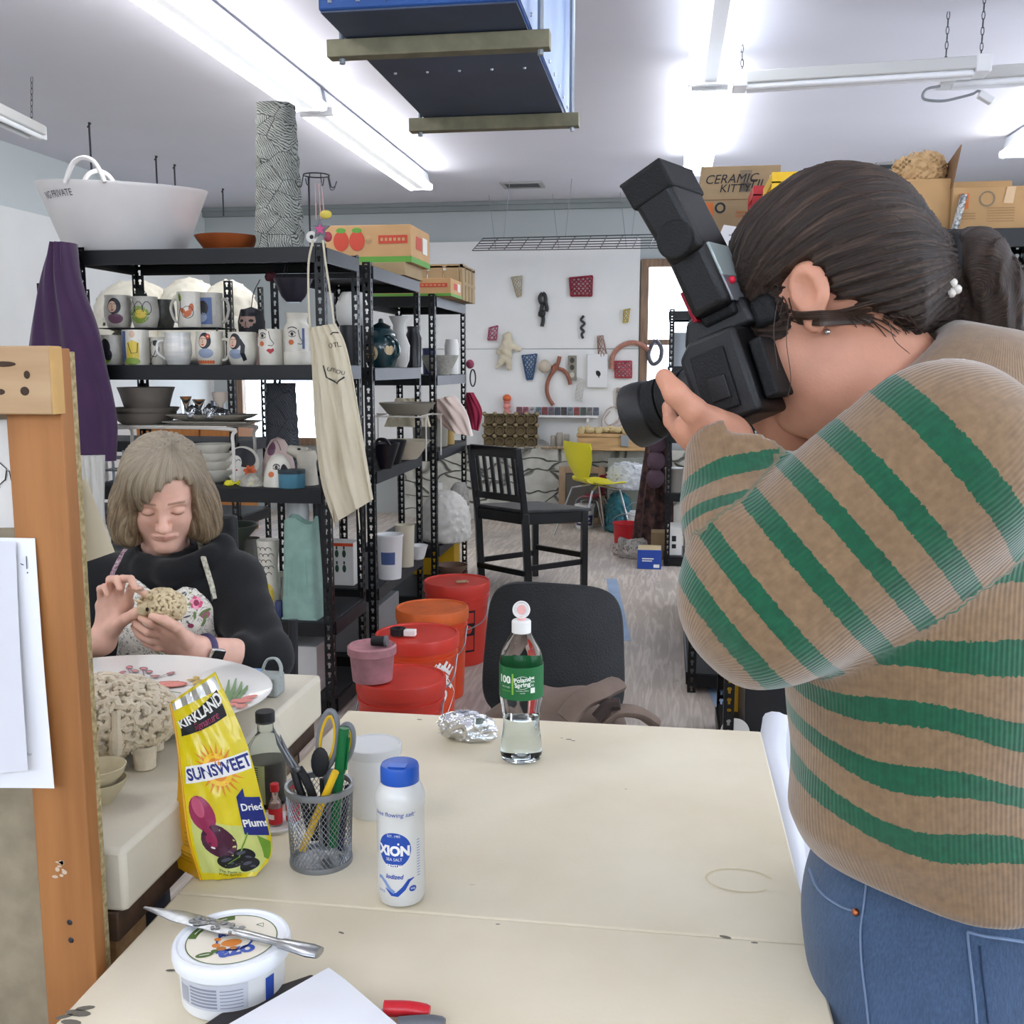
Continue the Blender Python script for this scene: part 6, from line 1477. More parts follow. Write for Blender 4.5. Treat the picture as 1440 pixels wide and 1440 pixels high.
 def hv(P):
  q=loc(P);th=np.arctan2(q[:,1]-.024,q[:,0]-.02);return np.stack([th*.8,q[:,2]*5+th*.6,q[:,2]],1)
 hm=hair_mat('grey_blonde_hair','43331f','78654c','b09d80');N,L,b=nodes(hm)
 at_=A_(N,'hv');sx=N.new('ShaderNodeSeparateXYZ');L.new(at_.outputs['Vector'],sx.inputs[0]);k=MATH(N,L,'MULTIPLY_ADD',sx.outputs['Z'],6.5,.02);k2=N.new('ShaderNodeClamp');L.new(k,k2.inputs[0])
 L.new(MIX(N,L,k2.outputs[0],b.inputs['Base Color'].links[0].from_socket,MIX(N,L,.5,b.inputs['Base Color'].links[0].from_socket,lin('c4baa6'))),b.inputs['Base Color'])
 sdf_obj('hair',f_hair,HC-.2,HC+.19,.003,hm,t,attrs={'hv':hv})
 blk=mat('black_jersey','0c0d10',.9,sheen=.1,bump=.3,bscale=350,vary=.1)
 ch=W(236,885,.075)
 def f_torso(P):
  d=sd_ell(P,ch,(.158,.108,.19));d=smin(d,sd_caps(P,W(236,880,.08),hc,.115,.15),.06)
  for px in(198,272):d=smin(d,sd_ell(P,W(px,872,.0),(.062,.06,.062)),.05)
  d=smin(d,sd_caps(P,shL,shR,.062,.062),.06);d=smin(d,sd_caps(P,W(236,800,.075),W(236,850,.08),.075,.1),.05)
  return d
 cufL=elL+(wrL-elL)*.30;cufR=elR+(wrR-elR)*.35
 def f_hoodie(P):
  d=f_torso(P)
  for s,e,c in((shL,elL,cufL),(shR,elR,cufR)):
   a=sd_caps(P,s,e,.066,.06);a=smin(a,sd_caps(P,e,c,.058,.047),.02);v=(e-s)/np.linalg.norm(e-s);u=(P-s)@v
   d=smin(d,a+.0016*np.sin(u*75+3*np.sin(P[:,0]*30))*np.clip(u*6,0,1),.035)
  q=[W(186,792,.05),W(205,798,-.0),W(236,806,-.02),W(270,798,.0),(W(296,785,.03)),W(313,770,.08),W(300,775,.14)]
  for a,b_ in zip(q,q[1:]):d=smin(d,sd_caps(P,a,b_,.027,.027),.015)
  d=smin(d,sd_caps(P,W(312,765,.07),W(318,800,.03),.022,.016),.015)
  d=smin(d,sd_caps(P,W(170,790,.14),W(300,785,.15),.05,.05),.03)
  d=smax(d,-sd_caps(P,neck0,W(234,800,.06),.054,.056),.006)
  d=d+.0014*np.sin(P[:,2]*60+2*np.sin(P[:,0]*22))*np.clip((1.0-P[:,2])*5,0,1)
  return d
 sdf_obj('hoodie',f_hoodie,(root[0]-.42,Y0-.3,.5),(root[0]+.42,Y0+.36,1.13),.006,blk,t)
 ap=mat('floral_cotton','e4dfd0',.85,bump=.1,bscale=300)
 def floral(m):
  N,L,b=nodes(m);tc=[n for n in N if n.type=='TEX_COORD'][0];V=tc.outputs['Object']
  def blob(scale,thr,seed,dist=True):
   mp=N.new('ShaderNodeMapping');mp.inputs['Location'].default_value=(seed,seed*.7,seed*1.3);L.new(V,mp.inputs['Vector'])
   ns=N.new('ShaderNodeTexNoise');ns.inputs['Scale'].default_value=scale*.9;ad=MIX(N,L,.06,mp.outputs['Vector'],ns.outputs['Color']);L.new(mp.outputs['Vector'],ns.inputs['Vector'])
   v=N.new('ShaderNodeTexVoronoi');v.inputs['Scale'].default_value=scale;L.new(ad,v.inputs['Vector']);return MATH(N,L,'LESS_THAN',v.outputs['Distance'],thr)
  n=N.new('ShaderNodeTexNoise');n.inputs['Scale'].default_value=34;n.inputs['Detail'].default_value=4;n.inputs['Distortion'].default_value=2.5;L.new(V,n.inputs['Vector'])
  line=MATH(N,L,'LESS_THAN',MATH(N,L,'ABSOLUTE',MATH(N,L,'SUBTRACT',n.outputs['Fac'],.5)),.018)
  n2=N.new('ShaderNodeTexNoise');n2.inputs['Scale'].default_value=13;L.new(V,n2.inputs['Vector']);gate=MATH(N,L,'GREATER_THAN',n2.outputs['Fac'],.5)
  c=MIX(N,L,MATH(N,L,'MULTIPLY',line,.8),lin('e6e1d4'),lin('70706a'))
  c=MIX(N,L,MATH(N,L,'MULTIPLY',blob(48,.27,1),gate),c,lin('8d9a6e'));c=MIX(N,L,MATH(N,L,'MULTIPLY',blob(40,.2,4),gate),c,lin('6d7377'))
  c=MIX(N,L,blob(10,.09,9),c,lin('b4677c'));L.new(c,b.inputs['Base Color'])
 floral(ap)
 rt,dn=np.array(RGT,'f4'),None
 def rowz(py):return float(W(236,py,-.06)[2])
 def f_apron(P):
  d=f_torso(P)-.010;sh=smax(d,-(d+.007),.002)
  u=(P-W(236,870,-.05))@rt/(.00143);z=(rowz(870)-P[:,2])/.00143
  top=np.interp(u,[-86,-72,-45,-8,0,8,22,40,58,72],[-50,-64,-52,-26,-22,-38,-46,-44,-30,-12])+0.
  lim=(top-z)*.00143*.75
  side=(np.abs(u+4)-np.interp(z,[-60,-30,0,40,80],[64,76,76,74,90]))*.00143*.9
  front=(P-W(236,870,.05))@np.array(Vector((-.3,.95,0)),'f4')
  return smax(smax(smax(sh,lim,.003),side,.003),front,.004)
 ao=sdf_obj('apron',f_apron,(root[0]-.3,Y0-.3,.56),(root[0]+.3,Y0+.15,1.04),.0036,ap,t)
 bt=bvh_of([o for o in t.children if o.name.startswith('hoodie')][0]);ba=bvh_of(ao)
 for pts,nm in((((177,774),(168,790),(160,806),(154,822)),'apron_strap'),(((280,762),(286,785),(293,806),(299,824),(303,842)),'apron_strap')):
  P=[on(bt,a,b_,.003)for a,b_ in pts];P=[p for p in P if p]
  if len(P)>2:MB().tube(bez(P,5),.0058,8,flat=.3).build(nm,mat('strap_plum' if pts[0][0]<200 else 'strap_olive','7b4a60' if pts[0][0]<200 else '9a9784',.85,c2='c9b6bb' if pts[0][0]<200 else 'd5d0bd',vscale=160),t,world=True)
 c0=on(ba,276,848,.0015)
 if c0:
  dd=Draw();pk=[mat('bloom_pink','d9587f',.8),mat('bloom_light','eda0b4',.8),mat('leaf_olive','6f8350',.8),mat('leaf_grey','54595a',.8),mat('bloom_wine','8e3a52',.8)]
  for k in range(7):dd.ell(.0062*math.cos(k*.9),.0075*math.sin(k*.9),.0085,.0055,k%2,rot=k*1.05,layer=1+k%2)
  dd.ell(0,0,.006,.007,4,layer=3)
  for(x,y,a)in((.016,-.028,.8),(.024,-.04,1.2),(.03,-.02,.4),(-.004,-.034,1.6),(.02,-.055,1.0)):dd.ell(x*.8,y*.8,.009,.0032,2,rot=a,layer=1,n=12)
  for(x,y,a)in((-.02,-.03,.3),(-.016,-.045,2.4),(-.03,.02,.5),(.034,.012,1.7)):dd.ell(x,y,.009,.0018,3,rot=a,layer=1,n=12)
  dd.ell(-.012,-.05,.007,.005,4,layer=2)
  rv,uv=RGT,UPV
  def fm(x,y,l):
   p=c0+rv*x+uv*y;h=ba.ray_cast(EYEV,(p-EYEV).normalized())
   q=h[0]if h[0]is not None and(h[0]-p).length<.05 else p
   return q-(p-EYEV).normalized()*(.0012+l)
  dd.build('printed_bloom',pk,t,fm,sub=.006,step=.0002,world=True)
 def f_tr(P):
  d=sd_caps(P,hc,hc+np.array((0,0,.05),'f4'),.16,.15)
  for h,k_,f_ in zip(hp,kn,ft):d=smin(d,sd_caps(P,h,k_,.09,.068),.04);d=smin(d,sd_caps(P,k_,f_+np.array((0,0,.04),'f4'),.064,.052),.02)
  return d
 sdf_obj('trousers',f_tr,(root[0]-.3,Y0-.5,.02),(root[0]+.3,Y0+.35,.85),.012,mat('dark_trousers','25262c',.9),t)
 for f_ in ft:
  m=MB().ell((0,0,0),(.046,.13,.05),seg=16,M=Matrix.Translation((f_[0],f_[1]-.05,.035)));m.v=[(x,y,max(z,.002))for x,y,z in m.v];m.build('shoe',mat('dark_shoe','2b2a2c',.6),t,world=True)
 wv=Vector(elL-wrL).normalized();wc=Vector(wrL)+wv*.018;ta=wv.orthogonal().normalized();tb=wv.cross(ta)
 w=thing('wrist_watch','dark watch with a purple band on the seated person\'s wrist','watch',wc)
 MB().tube([wc+ta*(.0275*math.cos(a))+tb*(.0275*math.sin(a))for a in[2*PI*i/28 for i in range(28)]],.0085,10,close=True,flat=1).build('band',mat('purple_band','4b4468',.6),w,world=True)
 fd=(EYEV-wc);fd=(fd-wv*fd.dot(wv)).normalized();fd=(fd+Vector((0,0,-.35))).normalized();fd=(fd-wv*fd.dot(wv)).normalized();sd=fd.cross(wv)
 M=Matrix(((wv.x,sd.x,fd.x,0),(wv.y,sd.y,fd.y,0),(wv.z,sd.z,fd.z,0),(0,0,0,1)));M.translation=wc+fd*.036
 MB().cbox((0,0,0),(.034,.04,.010),M=M).build('case',mat('watch_silver','c9c6c2',.25,.9),w,world=True,bevel=.004,seg=3)
 M2=M.copy();M2.translation=wc+fd*.0415;MB().cbox((0,0,0),(.03,.036,.002),M=M2).build('screen',mat('watch_glass','0c0d12',.1,coat=.5),w,world=True,bevel=.003)
 sc=W(228,853,-.245);s=thing('clay_sheep','small unfired clay sheep held between the seated person\'s hands','sculpture',sc);cl=mat('damp_clay','d6c39d',.75,bump=.4,bscale=200,vary=.1,vscale=40);C=Vector(sc)
 rad=(.042,.034,.030)
 MB().ell(C,rad,seg=20).build('body',cl,s,world=True)
 hd_=Vector(W(203,856,-.27))
 stuff(curls(C,rad,150,.0078,6,skip=lambda p:(p-hd_).length<.024).build('fleece',cl,s,world=True))
 m=MB();m.tube([Vector(W(212,853,-.255)),hd_,Vector(W(198,859,-.282))],[.017,.015,.0105],14);m.build('head',cl,s,world=True,bevel=.003)
 for a,b_ in(((200,847),(190,844)),((212,842),(206,834))):MB().tube([Vector(W(*a,-.272)),Vector(W((a[0]+b_[0])/2,(a[1]+b_[1])/2,-.278)),Vector(W(*b_,-.274))],[.004,.007,.003],8,flat=.5).build('ear',cl,s,world=True)
 MB().ell(Vector(W(207,857,-.2865)),(.0035,.0025,.0045),seg=10).build('mouth_hole',mat('hole_dark','2a2018',.9),s,world=True)
 for a in((212,872),(240,874),(248,868)):MB().tube([Vector(W(a[0],a[1]-8,-.25)),Vector(W(a[0]+2,a[1],-.262))],[.008,.007],8).build('leg',cl,s,world=True,bevel=.002)
 q=thing('chair','black chair under the seated person behind the plaster table','chair',(root[0],Y0+.1,0))
 MB().box((root[0]-.21,Y0-.1,.40),(root[0]+.21,Y0+.34,.455)).build('seat',M_blkpl,q,world=True,bevel=.02)
 MB().grid(lambda u,v:(root[0]-.30+.34*u,Y0+.36+.02*math.sin(PI*u),.62+.40*v),10,8,thick=.03).build('backrest',M_blkpl,q,world=True,bevel=.008)
 for sx in(-1,1):
  MB().tube([(root[0]+sx*.19,Y0+.375,.75),(root[0]+sx*.19,Y0+.35,.42),(root[0]+sx*.21,Y0+.36,0)],.013,8).build('leg',M_dim,q,world=True);MB().tube([(root[0]+sx*.19,Y0-.07,.40),(root[0]+sx*.21,Y0-.1,0)],.013,8).build('leg',M_dim,q,world=True)
seated_woman()
def inner(prof,th):
 """outer profile -> open vessel with a wall"""
 pr=list(prof);ins=[(max(0,r-th),h)for r,h in reversed(pr)if h>th*1.2]
 return pr+ins+[(0,th*1.3)]
def vessel(name,label,cat,cx,Y,z,prof,m,open_=True,group=None,handle=None,hm=None,deco=None,dmats=None,a0=-PI/2,seg=30,th=1.4,wob=None,spin=0):
 o,pr,s=px_lathe(cx,Y,z,prof);t=thing(name,label,cat,o,0,group)
 MB().lathe(inner(pr,th*s)if open_ else pr,seg,wob=wob).build('body',m,t,ang=45)
 for h in(handle or[]):MB().tube(bez([(dx*s,dy*s,hh*s)for dx,dy,hh in h],6),2.1*s,8).build('handle',hm or m,t)
 if deco:
  zs=[p[1]for p in pr];rs=[p[0]for p in pr];dd=Draw();deco(dd,s)
  dd.build('painted_decoration',dmats,t,cylmap(lambda zz:float(np.interp(zz,zs,rs)),a0,0,rref=max(rs)),sub=5*s,step=.12*s)
 return t
PK=[mat('glaze_ink','1d1c22',.4),mat('glaze_flesh','d7b49a',.4),mat('glaze_red','b02a2e',.4),mat('glaze_blue','4a5f8c',.35),mat('glaze_yellow','d3b843',.4),mat('glaze_green','7f963e',.4),mat('glaze_orange','c8683a',.4),mat('glaze_plum','6e4a5c',.4),mat('glaze_white','e4dfd2',.35),mat('glaze_greyblue','8d98ac',.4)]
K,FL,RD,BL,YE,GR,OR,PL,WH,GB=range(10)
M_gl=mat('mug_glaze','d9d3c4',.35,coat=.3,vary=.06,vscale=30);M_gl2=mat('mug_grey_glaze','b9b4a8',.4,coat=.2,vary=.1,vscale=40)
def lady(dd,s,x=0,y=22,k=1,hair=K,dress=PL,flip=1,flower=False):
 f=flip*k*s;g=k*s
 dd.ell((x)*s+1*f,y*s,11*g,13*g,hair,layer=1);dd.ell(x*s-2*f,(y-1)*s,7*g,9*g,FL,layer=2)
 dd.arc(x*s-4*f,(y+2)*s,2.2*g,.3,2.8,.8*g,K,3,6,ry=1.2*g);dd.arc(x*s+2*f,(y+2)*s,2.2*g,.3,2.8,.8*g,K,3,6,ry=1.2*g)
 dd.stroke([(x*s-1.5*f,(y+1)*s),(x*s-2.5*f,(y-2.5)*s),(x*s-1*f,(y-3)*s)],.7*g,K,3);dd.ell(x*s-1.5*f,(y-5.5)*s,2.2*g,1*g,RD,layer=3)
 dd.ell(x*s+2*f,(y-17)*s,13*g,8*g,dress,layer=1)
 if flower:dd.ell(x*s+7*f,(y+6)*s,4*g,4*g,RD,layer=4);dd.ell(x*s+7*f,(y+6)*s,1.6*g,1.6*g,YE,layer=5)
def bigface(dd,s,x,y,k,lips=True,cheek=True):
 g=k*s
 for e in(-1,):
  dd.arc((x-7)*s,y*s,6*g,.2,2.9,1.4*g,K,3,10,ry=4.5*g);dd.arc((x-7)*s,(y-1)*s,6*g,3.3,6.1,1*g,K,3,10,ry=3*g);dd.ell((x-7)*s,y*s,2.6*g,2.8*g,K,layer=4);dd.arc((x-7)*s,(y+5)*s,9*g,.4,2.6,1.4*g,K,3,10,ry=5*g)
 dd.stroke([((x+2)*s,(y+6)*s),((x+4)*s,(y-4)*s),((x+9)*s,(y-11)*s),((x+6)*s,(y-14)*s),((x+1)*s,(y-13)*s)],1.1*g,K,3)
 if cheek:dd.ell((x-9)*s,(y-11)*s,5*g,4*g,OR,layer=1)
 if lips:dd.poly([((x-2)*s,(y-20)*s),((x+2)*s,(y-17.5)*s),((x+4.5)*s,(y-18.5)*s),((x+8)*s,(y-17)*s),((x+9)*s,(y-20.5)*s),((x+4)*s,(y-25)*s)],RD,3)
Y2=3.93;z2=ZA[1]
pc_=at(235,461,4.02)
t=thing('shelf_riser','thin black wire riser carrying the upper row of painted mugs','riser',(pc_.x,4.02,z2));zr=pc_.z-z2;m=MB();W_=88*mpp(235,461,4.02)
for i in range(9):m.tube([(-W_,-.09+.0225*i,zr-.004),(W_,-.09+.0225*i,zr-.004)],.002,5)
m.build('wire_top',M_dim,t)
for sx in(-1,1):
 for sy in(-.09,.09):MB().tube([(sx*W_,sy,zr-.004),(sx*W_,sy,.001)],.003,6).build('leg',M_dim,t)
zu=z2+zr
MG_='painted mugs on the second shelf'
mugp=lambda r,h:[(0,0),(r*.72,0),(r*.8,1),(r*1.0,h*.35),(r*1.0,h*.6),(r*.9,h*.88),(r*.93,h)]
cyl_=lambda r,h:[(0,0),(r*.9,0),(r*.96,1.5),(r,h*.5),(r*.97,h)]
hL=lambda r,h:[[(-r*.93,0,h*.82),(-r*1.35,0,h*.82),(-r*1.6,0,h*.55),(-r*1.3,0,h*.22),(-r*.93,0,h*.16)]]
hR=lambda r,h:[[(r*.93,0,h*.82),(r*1.35,0,h*.82),(r*1.55,0,h*.55),(r*1.25,0,h*.2),(r*.93,0,h*.16)]]
vessel('mug','round mug painted with a face and plum dress, leftmost on the riser','mug',175,4.0,zu,mugp(19,44),M_gl2,group=MG_,handle=None,deco=lambda d,s:lady(d,s,3,29,.85,K,PL),dmats=PK)
vessel('mug','green leafy mug on the riser with a dark sprig in it','mug',212,4.0,zu,mugp(19,42),M_gl2,group=MG_,deco=lambda d,s:(d.ell(0,17*s,15*s,12*s,GR),[d.arc(x*s,26*s,6*s,0,6.28,1*s,K,2,10,ry=9*s)for x in(-12,0,12)],d.ell(3*s,18*s,8*s,6*s,YE,layer=2)),dmats=PK)
lumps('dried_sprig','dark crinkled sprig poking out of the green mug','plant',(191,402,206,424),4.0,None,mat('dark_sprig','20251f',.8),6,.006,3,amp=.008,rmin=.008,rmax=.014,depth=.01)
vessel('mug','dark grey mug half hidden behind the green leafy one','mug',236,4.09,zu,mugp(17,39),mat('dark_glaze','55544c',.4,vary=.3,vscale=40),group=MG_)
vessel('mug','tall pale mug painted with orange flowers and a left handle','mug',275,4.0,zu,cyl_(18,48),M_gl,group=MG_,handle=hL(18,46),deco=lambda d,s:(d.ell(4*s,18*s,6*s,4*s,OR,rot=.6),d.ell(9*s,26*s,6*s,3.5*s,OR,rot=1.4),d.ell(-3*s,22*s,5*s,3*s,OR,rot=2.4),d.stroke([(-12*s,10*s),(-6*s,28*s),(-8*s,42*s)],1*s,K,2),d.ell(-8*s,40*s,3*s,6*s,GR,rot=.3),d.arc(4*s,20*s,8*s,0,6.28,.8*s,K,3,14)),dmats=PK)
vessel('mug','tall dark blue painted mug with a right handle on the riser','mug',303,4.03,zu,cyl_(17,47),M_gl2,group=MG_,handle=hR(17,46),deco=lambda d,s:(d.rect(-16*s,4*s,9*s,40*s,BL),d.ell(-4*s,26*s,8*s,10*s,K,layer=2),d.ell(-7*s,14*s,9*s,7*s,GB,layer=2)),dmats=PK)
vessel('mug','small mug with a dark haired figure, leftmost of the lower row','mug',163,Y2,z2,mugp(17,41),M_gl2,group=MG_,deco=lambda d,s:(d.ell(-1*s,24*s,8*s,12*s,K),d.ell(-2*s,10*s,10*s,8*s,GR,layer=2),d.ell(3*s,14*s,6*s,8*s,K,layer=3)),dmats=PK)
vessel('mug','mug painted with a yellow dressed figure on dark blue','mug',197,Y2,z2,cyl_(18,48),M_gl,group=MG_,deco=lambda d,s:(d.rect(-18*s,4*s,-6*s,46*s,BL),d.poly([(-6*s,6*s),(12*s,6*s),(13*s,30*s),(4*s,34*s),(-4*s,30*s)],YE),d.ell(4*s,42*s,4*s,5*s,FL,layer=2),d.ell(2*s,5*s,12*s,5*s,GR,layer=2),d.stroke([(-2*s,30*s),(2*s,16*s),(10*s,17*s),(11*s,30*s)],1*s,K,3)),dmats=PK)
vessel('mug','small white mug with black lines behind the marbled mug handle','mug',228,Y2+.06,z2,mugp(13,38),M_gl,group=MG_,deco=lambda d,s:(d.arc(0,22*s,7*s,0,6.28,1*s,K,2,14,ry=11*s),d.stroke([(-8*s,6*s),(0,14*s),(6*s,30*s)],1*s,K,2),d.ell(2*s,30*s,4*s,4*s,K)),dmats=PK)
vessel('mug','plain marbled white mug with a left handle in the lower row','mug',255,Y2-.02,z2,mugp(19,45),mat('marbled_white','dcd8ce',.3,coat=.4,c2='c4c3be',vscale=14,stretch=(1,1,6)),group=MG_,handle=[[(-17,-4,34),(-24,-10,30),(-24,-12,16),(-16,-6,8)]])
vessel('mug','mug painted with a lady in grey wearing a red hair flower','mug',300,Y2,z2,mugp(20,46),M_gl,group=MG_,handle=hR(19,42),deco=lambda d,s:(lady(d,s,0,33,.85,K,GB,1,True),[d.ell(x*s,4*s,2.2*s,2.6*s,OR,layer=2)for x in range(-15,16,4)]),dmats=PK)
vessel('mug','mug painted with a lady whose black braid hangs down','mug',345,Y2,z2,mugp(21,45),M_gl,group=MG_,deco=lambda d,s:(lady(d,s,-4,32,.85,K,GB),d.stroke([(4*s,34*s),(9*s,26*s),(8*s,16*s),(12*s,6*s)],6*s,K,4)),dmats=PK)
vessel('vase','white vase painted with a profile and red lips','vase',385,Y2,z2,[(0,0),(16,0),(16.5,2),(16.5,47),(15.5,49)],M_gl,deco=lambda d,s:bigface(d,s,1,40,.85),dmats=PK)
vessel('vase','tall white vase with a flared neck and one painted eye','vase',422,Y2+.02,z2,[(0,0),(19,0),(20,2),(20,17),(18,19),(18.5,50),(17,54),(14,58),(14,64),(17,71)],M_gl,deco=lambda d,s:(bigface(d,s,6,42,.9,False),d.rect(14*s,22*s,18*s,50*s,BL)),dmats=PK)
o=at(353,470,4.12);s=mpp(353,470,4.12);t=thing('clay_bust','small clay head with black hair behind the painted mugs','sculpture',(o.x,4.12,z2))
MB().lathe([(0,0),(14*s,0),(13*s,18*s),(9*s,28*s),(9*s,38*s),(14*s,46*s),(16.5*s,60*s),(13*s,73*s),(0,78*s)],24).build('head',mat('bust_skin','a98a7c',.6),t)
MB().lathe([(18*s,44*s),(19*s,60*s),(15*s,76*s),(0,81*s),(0,79*s),(14*s,72*s),(17*s,60*s)],24,M=Matrix.Translation((0,3.5*s,0))).build('hair',M_ink,t)
dd=Draw();[dd.ell(x*s,61*s,3.4*s,2*s,0)for x in(-7,7)];dd.stroke([(0,60*s),(-1.5*s,53*s),(1*s,52*s)],1*s,0).ell(0,47.5*s,3.5*s,1.3*s,1).rect(-14*s,67*s,14*s,77*s,0,1);dd.build('painted_face',[PK[K],PK[RD]],t,cylmap(lambda zz:float(np.interp(zz,[0,38*s,46*s,60*s,73*s],[14*s,9*s,14*s,16.7*s,13.4*s])),-PI/2,0,rref=16*s),sub=5*s,step=.0006)
MB().tube(bez([(2*s,0,80*s),(6*s,0,100*s),(16*s,0,118*s)],6),.7*s,5).build('stalk',M_dim,t)
o=at(413,425,4.13);s=mpp(413,425,4.13);t=thing('hanging_bowl','dark bowl hung on cords under the top shelf','bowl',(o.x,4.13,o.z))
MB().lathe(inner([(0,0),(10*s,0),(17*s,8*s),(25*s,26*s),(27*s,32*s)],1.5*s),28).build('bowl',mat('dark_plum_glaze','2a2630',.4),t)
for k in range(3):a=2*PI*k/3+.5;MB().tube([(27*s*math.cos(a),27*s*math.sin(a),31*s),(12*s*math.cos(a),12*s*math.sin(a),ZA[0]-.016-o.z)],.0012,5).build('cord',M_dim,t)
lumps('red_pod','dark red dried pod beside the hanging bowl cords','dried pod',(371,382,388,396),4.22,None,mat('pod_red','5a2430',.7),4,.007,2,amp=.005,rmin=.012,rmax=.02,depth=.01)
def tub():
 z=ZA[0];Yc=4.05;o,_,s=px_lathe(190,Yc,z,[]);t=thing('flexible_tub','large white flexible tub with handwriting and two rim handles on top of the mug rack','tub',(o.x,Yc,z))
 H=92;prof=[(0,0),(76,0),(79,2),(112,H-6),(114,H-1),(114,H),(111,H)]
 pr=[(r*s,h*s)for r,h in prof];tm=mat('tub_white','dcd8d4',.45,sss=.0,vary=.03)
 sag=lambda a:1+.0*a
 b=MB().lathe(inner(pr[:-1],2*s),56);b.v=[(x*1.0,y*.86,z_*(1+.10*math.cos(math.atan2(y,x)-2.3)*(z_/(H*s))))for x,y,z_ in b.v];b.build('body',tm,t)
 for a in(-1.55,2.3):
  cx,cy=113*s*math.cos(a),113*s*math.sin(a)*.86;tx,ty=-math.sin(a),math.cos(a);zz=H*s*(1+.10*math.cos(a-2.3))
  MB().tube(bez([(cx+tx*k*s,cy+ty*k*s,zz+h*s)for k,h in((-27,-4),(-21,10),(-13,22),(0,27),(13,22),(21,10),(27,-4))],6),3.6*s,8,flat=.8).build('handle',tm,t)
 dd=Draw().text('NG PRIVATE',0,0,13*s,0,rot=.06,sx=.8);dd.build('handwriting',[mat('marker','4a4648',.7)],t,lambda x,y,l:Vector(((lambda a,zz,r:((r+l)*math.cos(a),(r+l)*math.sin(a)*.86,zz*(1+.10*math.cos(a-2.3)*(zz/(H*s)))))(-2.02+x/(108*s),73*s+y,float(np.interp(73*s+y,[0,2*s,86*s],[76*s,79*s,112*s]))+.001))),sub=6*s)
tub()
vessel('wooden_bowl','shallow orange brown wooden bowl beside the white tub','bowl',330,4.0,ZA[0],[(0,0),(26,0),(30,2),(41,17),(44,22)],mat('orange_wood','9c4f22',.5,c2='8a4119',vscale=12),th=2)
def tower(label,cx,Y,z,rb_,rt_,h,m):
 o,_,s=px_lathe(cx,Y,z,[]);t=thing('carved_tower',label,'sculpture',(o.x,Y,z));n=26;rn=random.Random(int(cx))
 def f(u,v):
  r=(rb_+(rt_-rb_)*v)*s;a=2*PI*u;k=1/(abs(math.cos(a))**4+abs(math.sin(a))**4)**.25;bl=v*9;r*=1+.025*math.sin(bl*2*PI*.9+1.5*math.sin(a*2))+.012*math.sin(a*7+bl*4)
  return(r*k*math.cos(a)*.97,r*k*math.sin(a)*.8,h*s*v+(.8*s*math.sin(a*3)*math.sin(PI*v)))
 b=MB().grid(f,48,60,cu=True);top=[f(i/48,1)for i in range(48)];b.add(top,[tuple(range(48))]);b.add([f(i/48,0)for i in range(48)],[tuple(range(47,-1,-1))]);b.build('tower',m,t,ang=70)
def carved(name,light,dark):
 m=mat(name,light,.85,bump=.3,bscale=120);N,L,b=nodes(m);tc=[n for n in N if n.type=='TEX_COORD'][0]
 v=N.new('ShaderNodeTexVoronoi');v.inputs['Scale'].default_value=9;mp=N.new('ShaderNodeMapping');mp.inputs['Scale'].default_value=(1,1,1.5);L.new(tc.outputs['Object'],mp.inputs['Vector']);L.new(mp.outputs['Vector'],v.inputs['Vector'])
 rot=N.new('ShaderNodeVectorRotate');rot.rotation_type='EULER_XYZ';L.new(tc.outputs['Object'],rot.inputs['Vector']);L.new(v.outputs['Color'],rot.inputs['Rotation'])
 w=N.new('ShaderNodeTexWave');w.inputs['Scale'].default_value=40;w.inputs['Distortion'].default_value=7;w.inputs['Detail'].default_value=3;L.new(rot.outputs['Vector'],w.inputs['Vector'])
 e=N.new('ShaderNodeTexVoronoi');e.feature='DISTANCE_TO_EDGE';e.inputs['Scale'].default_value=9;L.new(mp.outputs['Vector'],e.inputs['Vector'])
 ln=MATH(N,L,'MULTIPLY',MATH(N,L,'GREATER_THAN',w.outputs['Fac'],.26),MATH(N,L,'GREATER_THAN',e.outputs['Distance'],.012))
 n3=N.new('ShaderNodeTexNoise');n3.inputs['Scale'].default_value=14;L.new(tc.outputs['Object'],n3.inputs['Vector'])
 L.new(MIX(N,L,MATH(N,L,'MULTIPLY',ln,MATH(N,L,'MULTIPLY_ADD',n3.outputs['Fac'],.9,.45)),lin(dark),lin(light)),b.inputs['Base Color']);return m
tower('tall pale grey carved tower with scratched bands on top of the mug rack',402,3.98,ZA[0],32,24.5,193,carved('carved_pale','a3a59c','3a3c39'))
tower('dark grey carved tower on the third shelf of the mug rack',397,4.14,ZA[2],23,19,135,carved('carved_dark','4a4c50','26282c'))
o=at(447,330,4.0);s=mpp(447,300,4.0);t=thing('hook_ring','black wire hook ring hung with ribbons and painted ornaments beside the carved tower','ornament stand',(o.x,4.0,ZA[0]));zt=104*s
MB().tube([(18*s*math.cos(a),18*s*math.sin(a),zt)for a in[2*PI*i/24 for i in range(24)]],.0028,6,close=True).build('ring',M_dim,t);MB().tube([(-14*s,8*s,zt),(-14*s,8*s,.001)],.004,6).build('pole',M_dim,t)
MB().lathe([(0,0),(14*s,0),(14*s,.006),(0,.006)],20,M=Matrix.Translation((-14*s,8*s,.0005))).build('foot',M_dim,t)
for k in range(5):
 a=-2.6+k*.85;c=Vector((18*s*math.cos(a),18*s*math.sin(a),zt));e=Vector((math.cos(a),math.sin(a),0));MB().tube(bez([c,c+e*2*s-Vector((0,0,10*s)),c+e*4*s-Vector((0,0,17*s)),c+e*9*s-Vector((0,0,16*s)),c+e*12*s-Vector((0,0,9*s))],4),.0022,5).build('hook',M_dim,t)
for k,x in enumerate((4,9,13)):MB().beam((x*s,-17*s,zt-14*s),(x*s+1.5*s*k,-17*s,zt-62*s),.006,.0012,up=(1,0,0)).build('ribbon',mat('pink_ribbon','d9a9a0',.7),t)
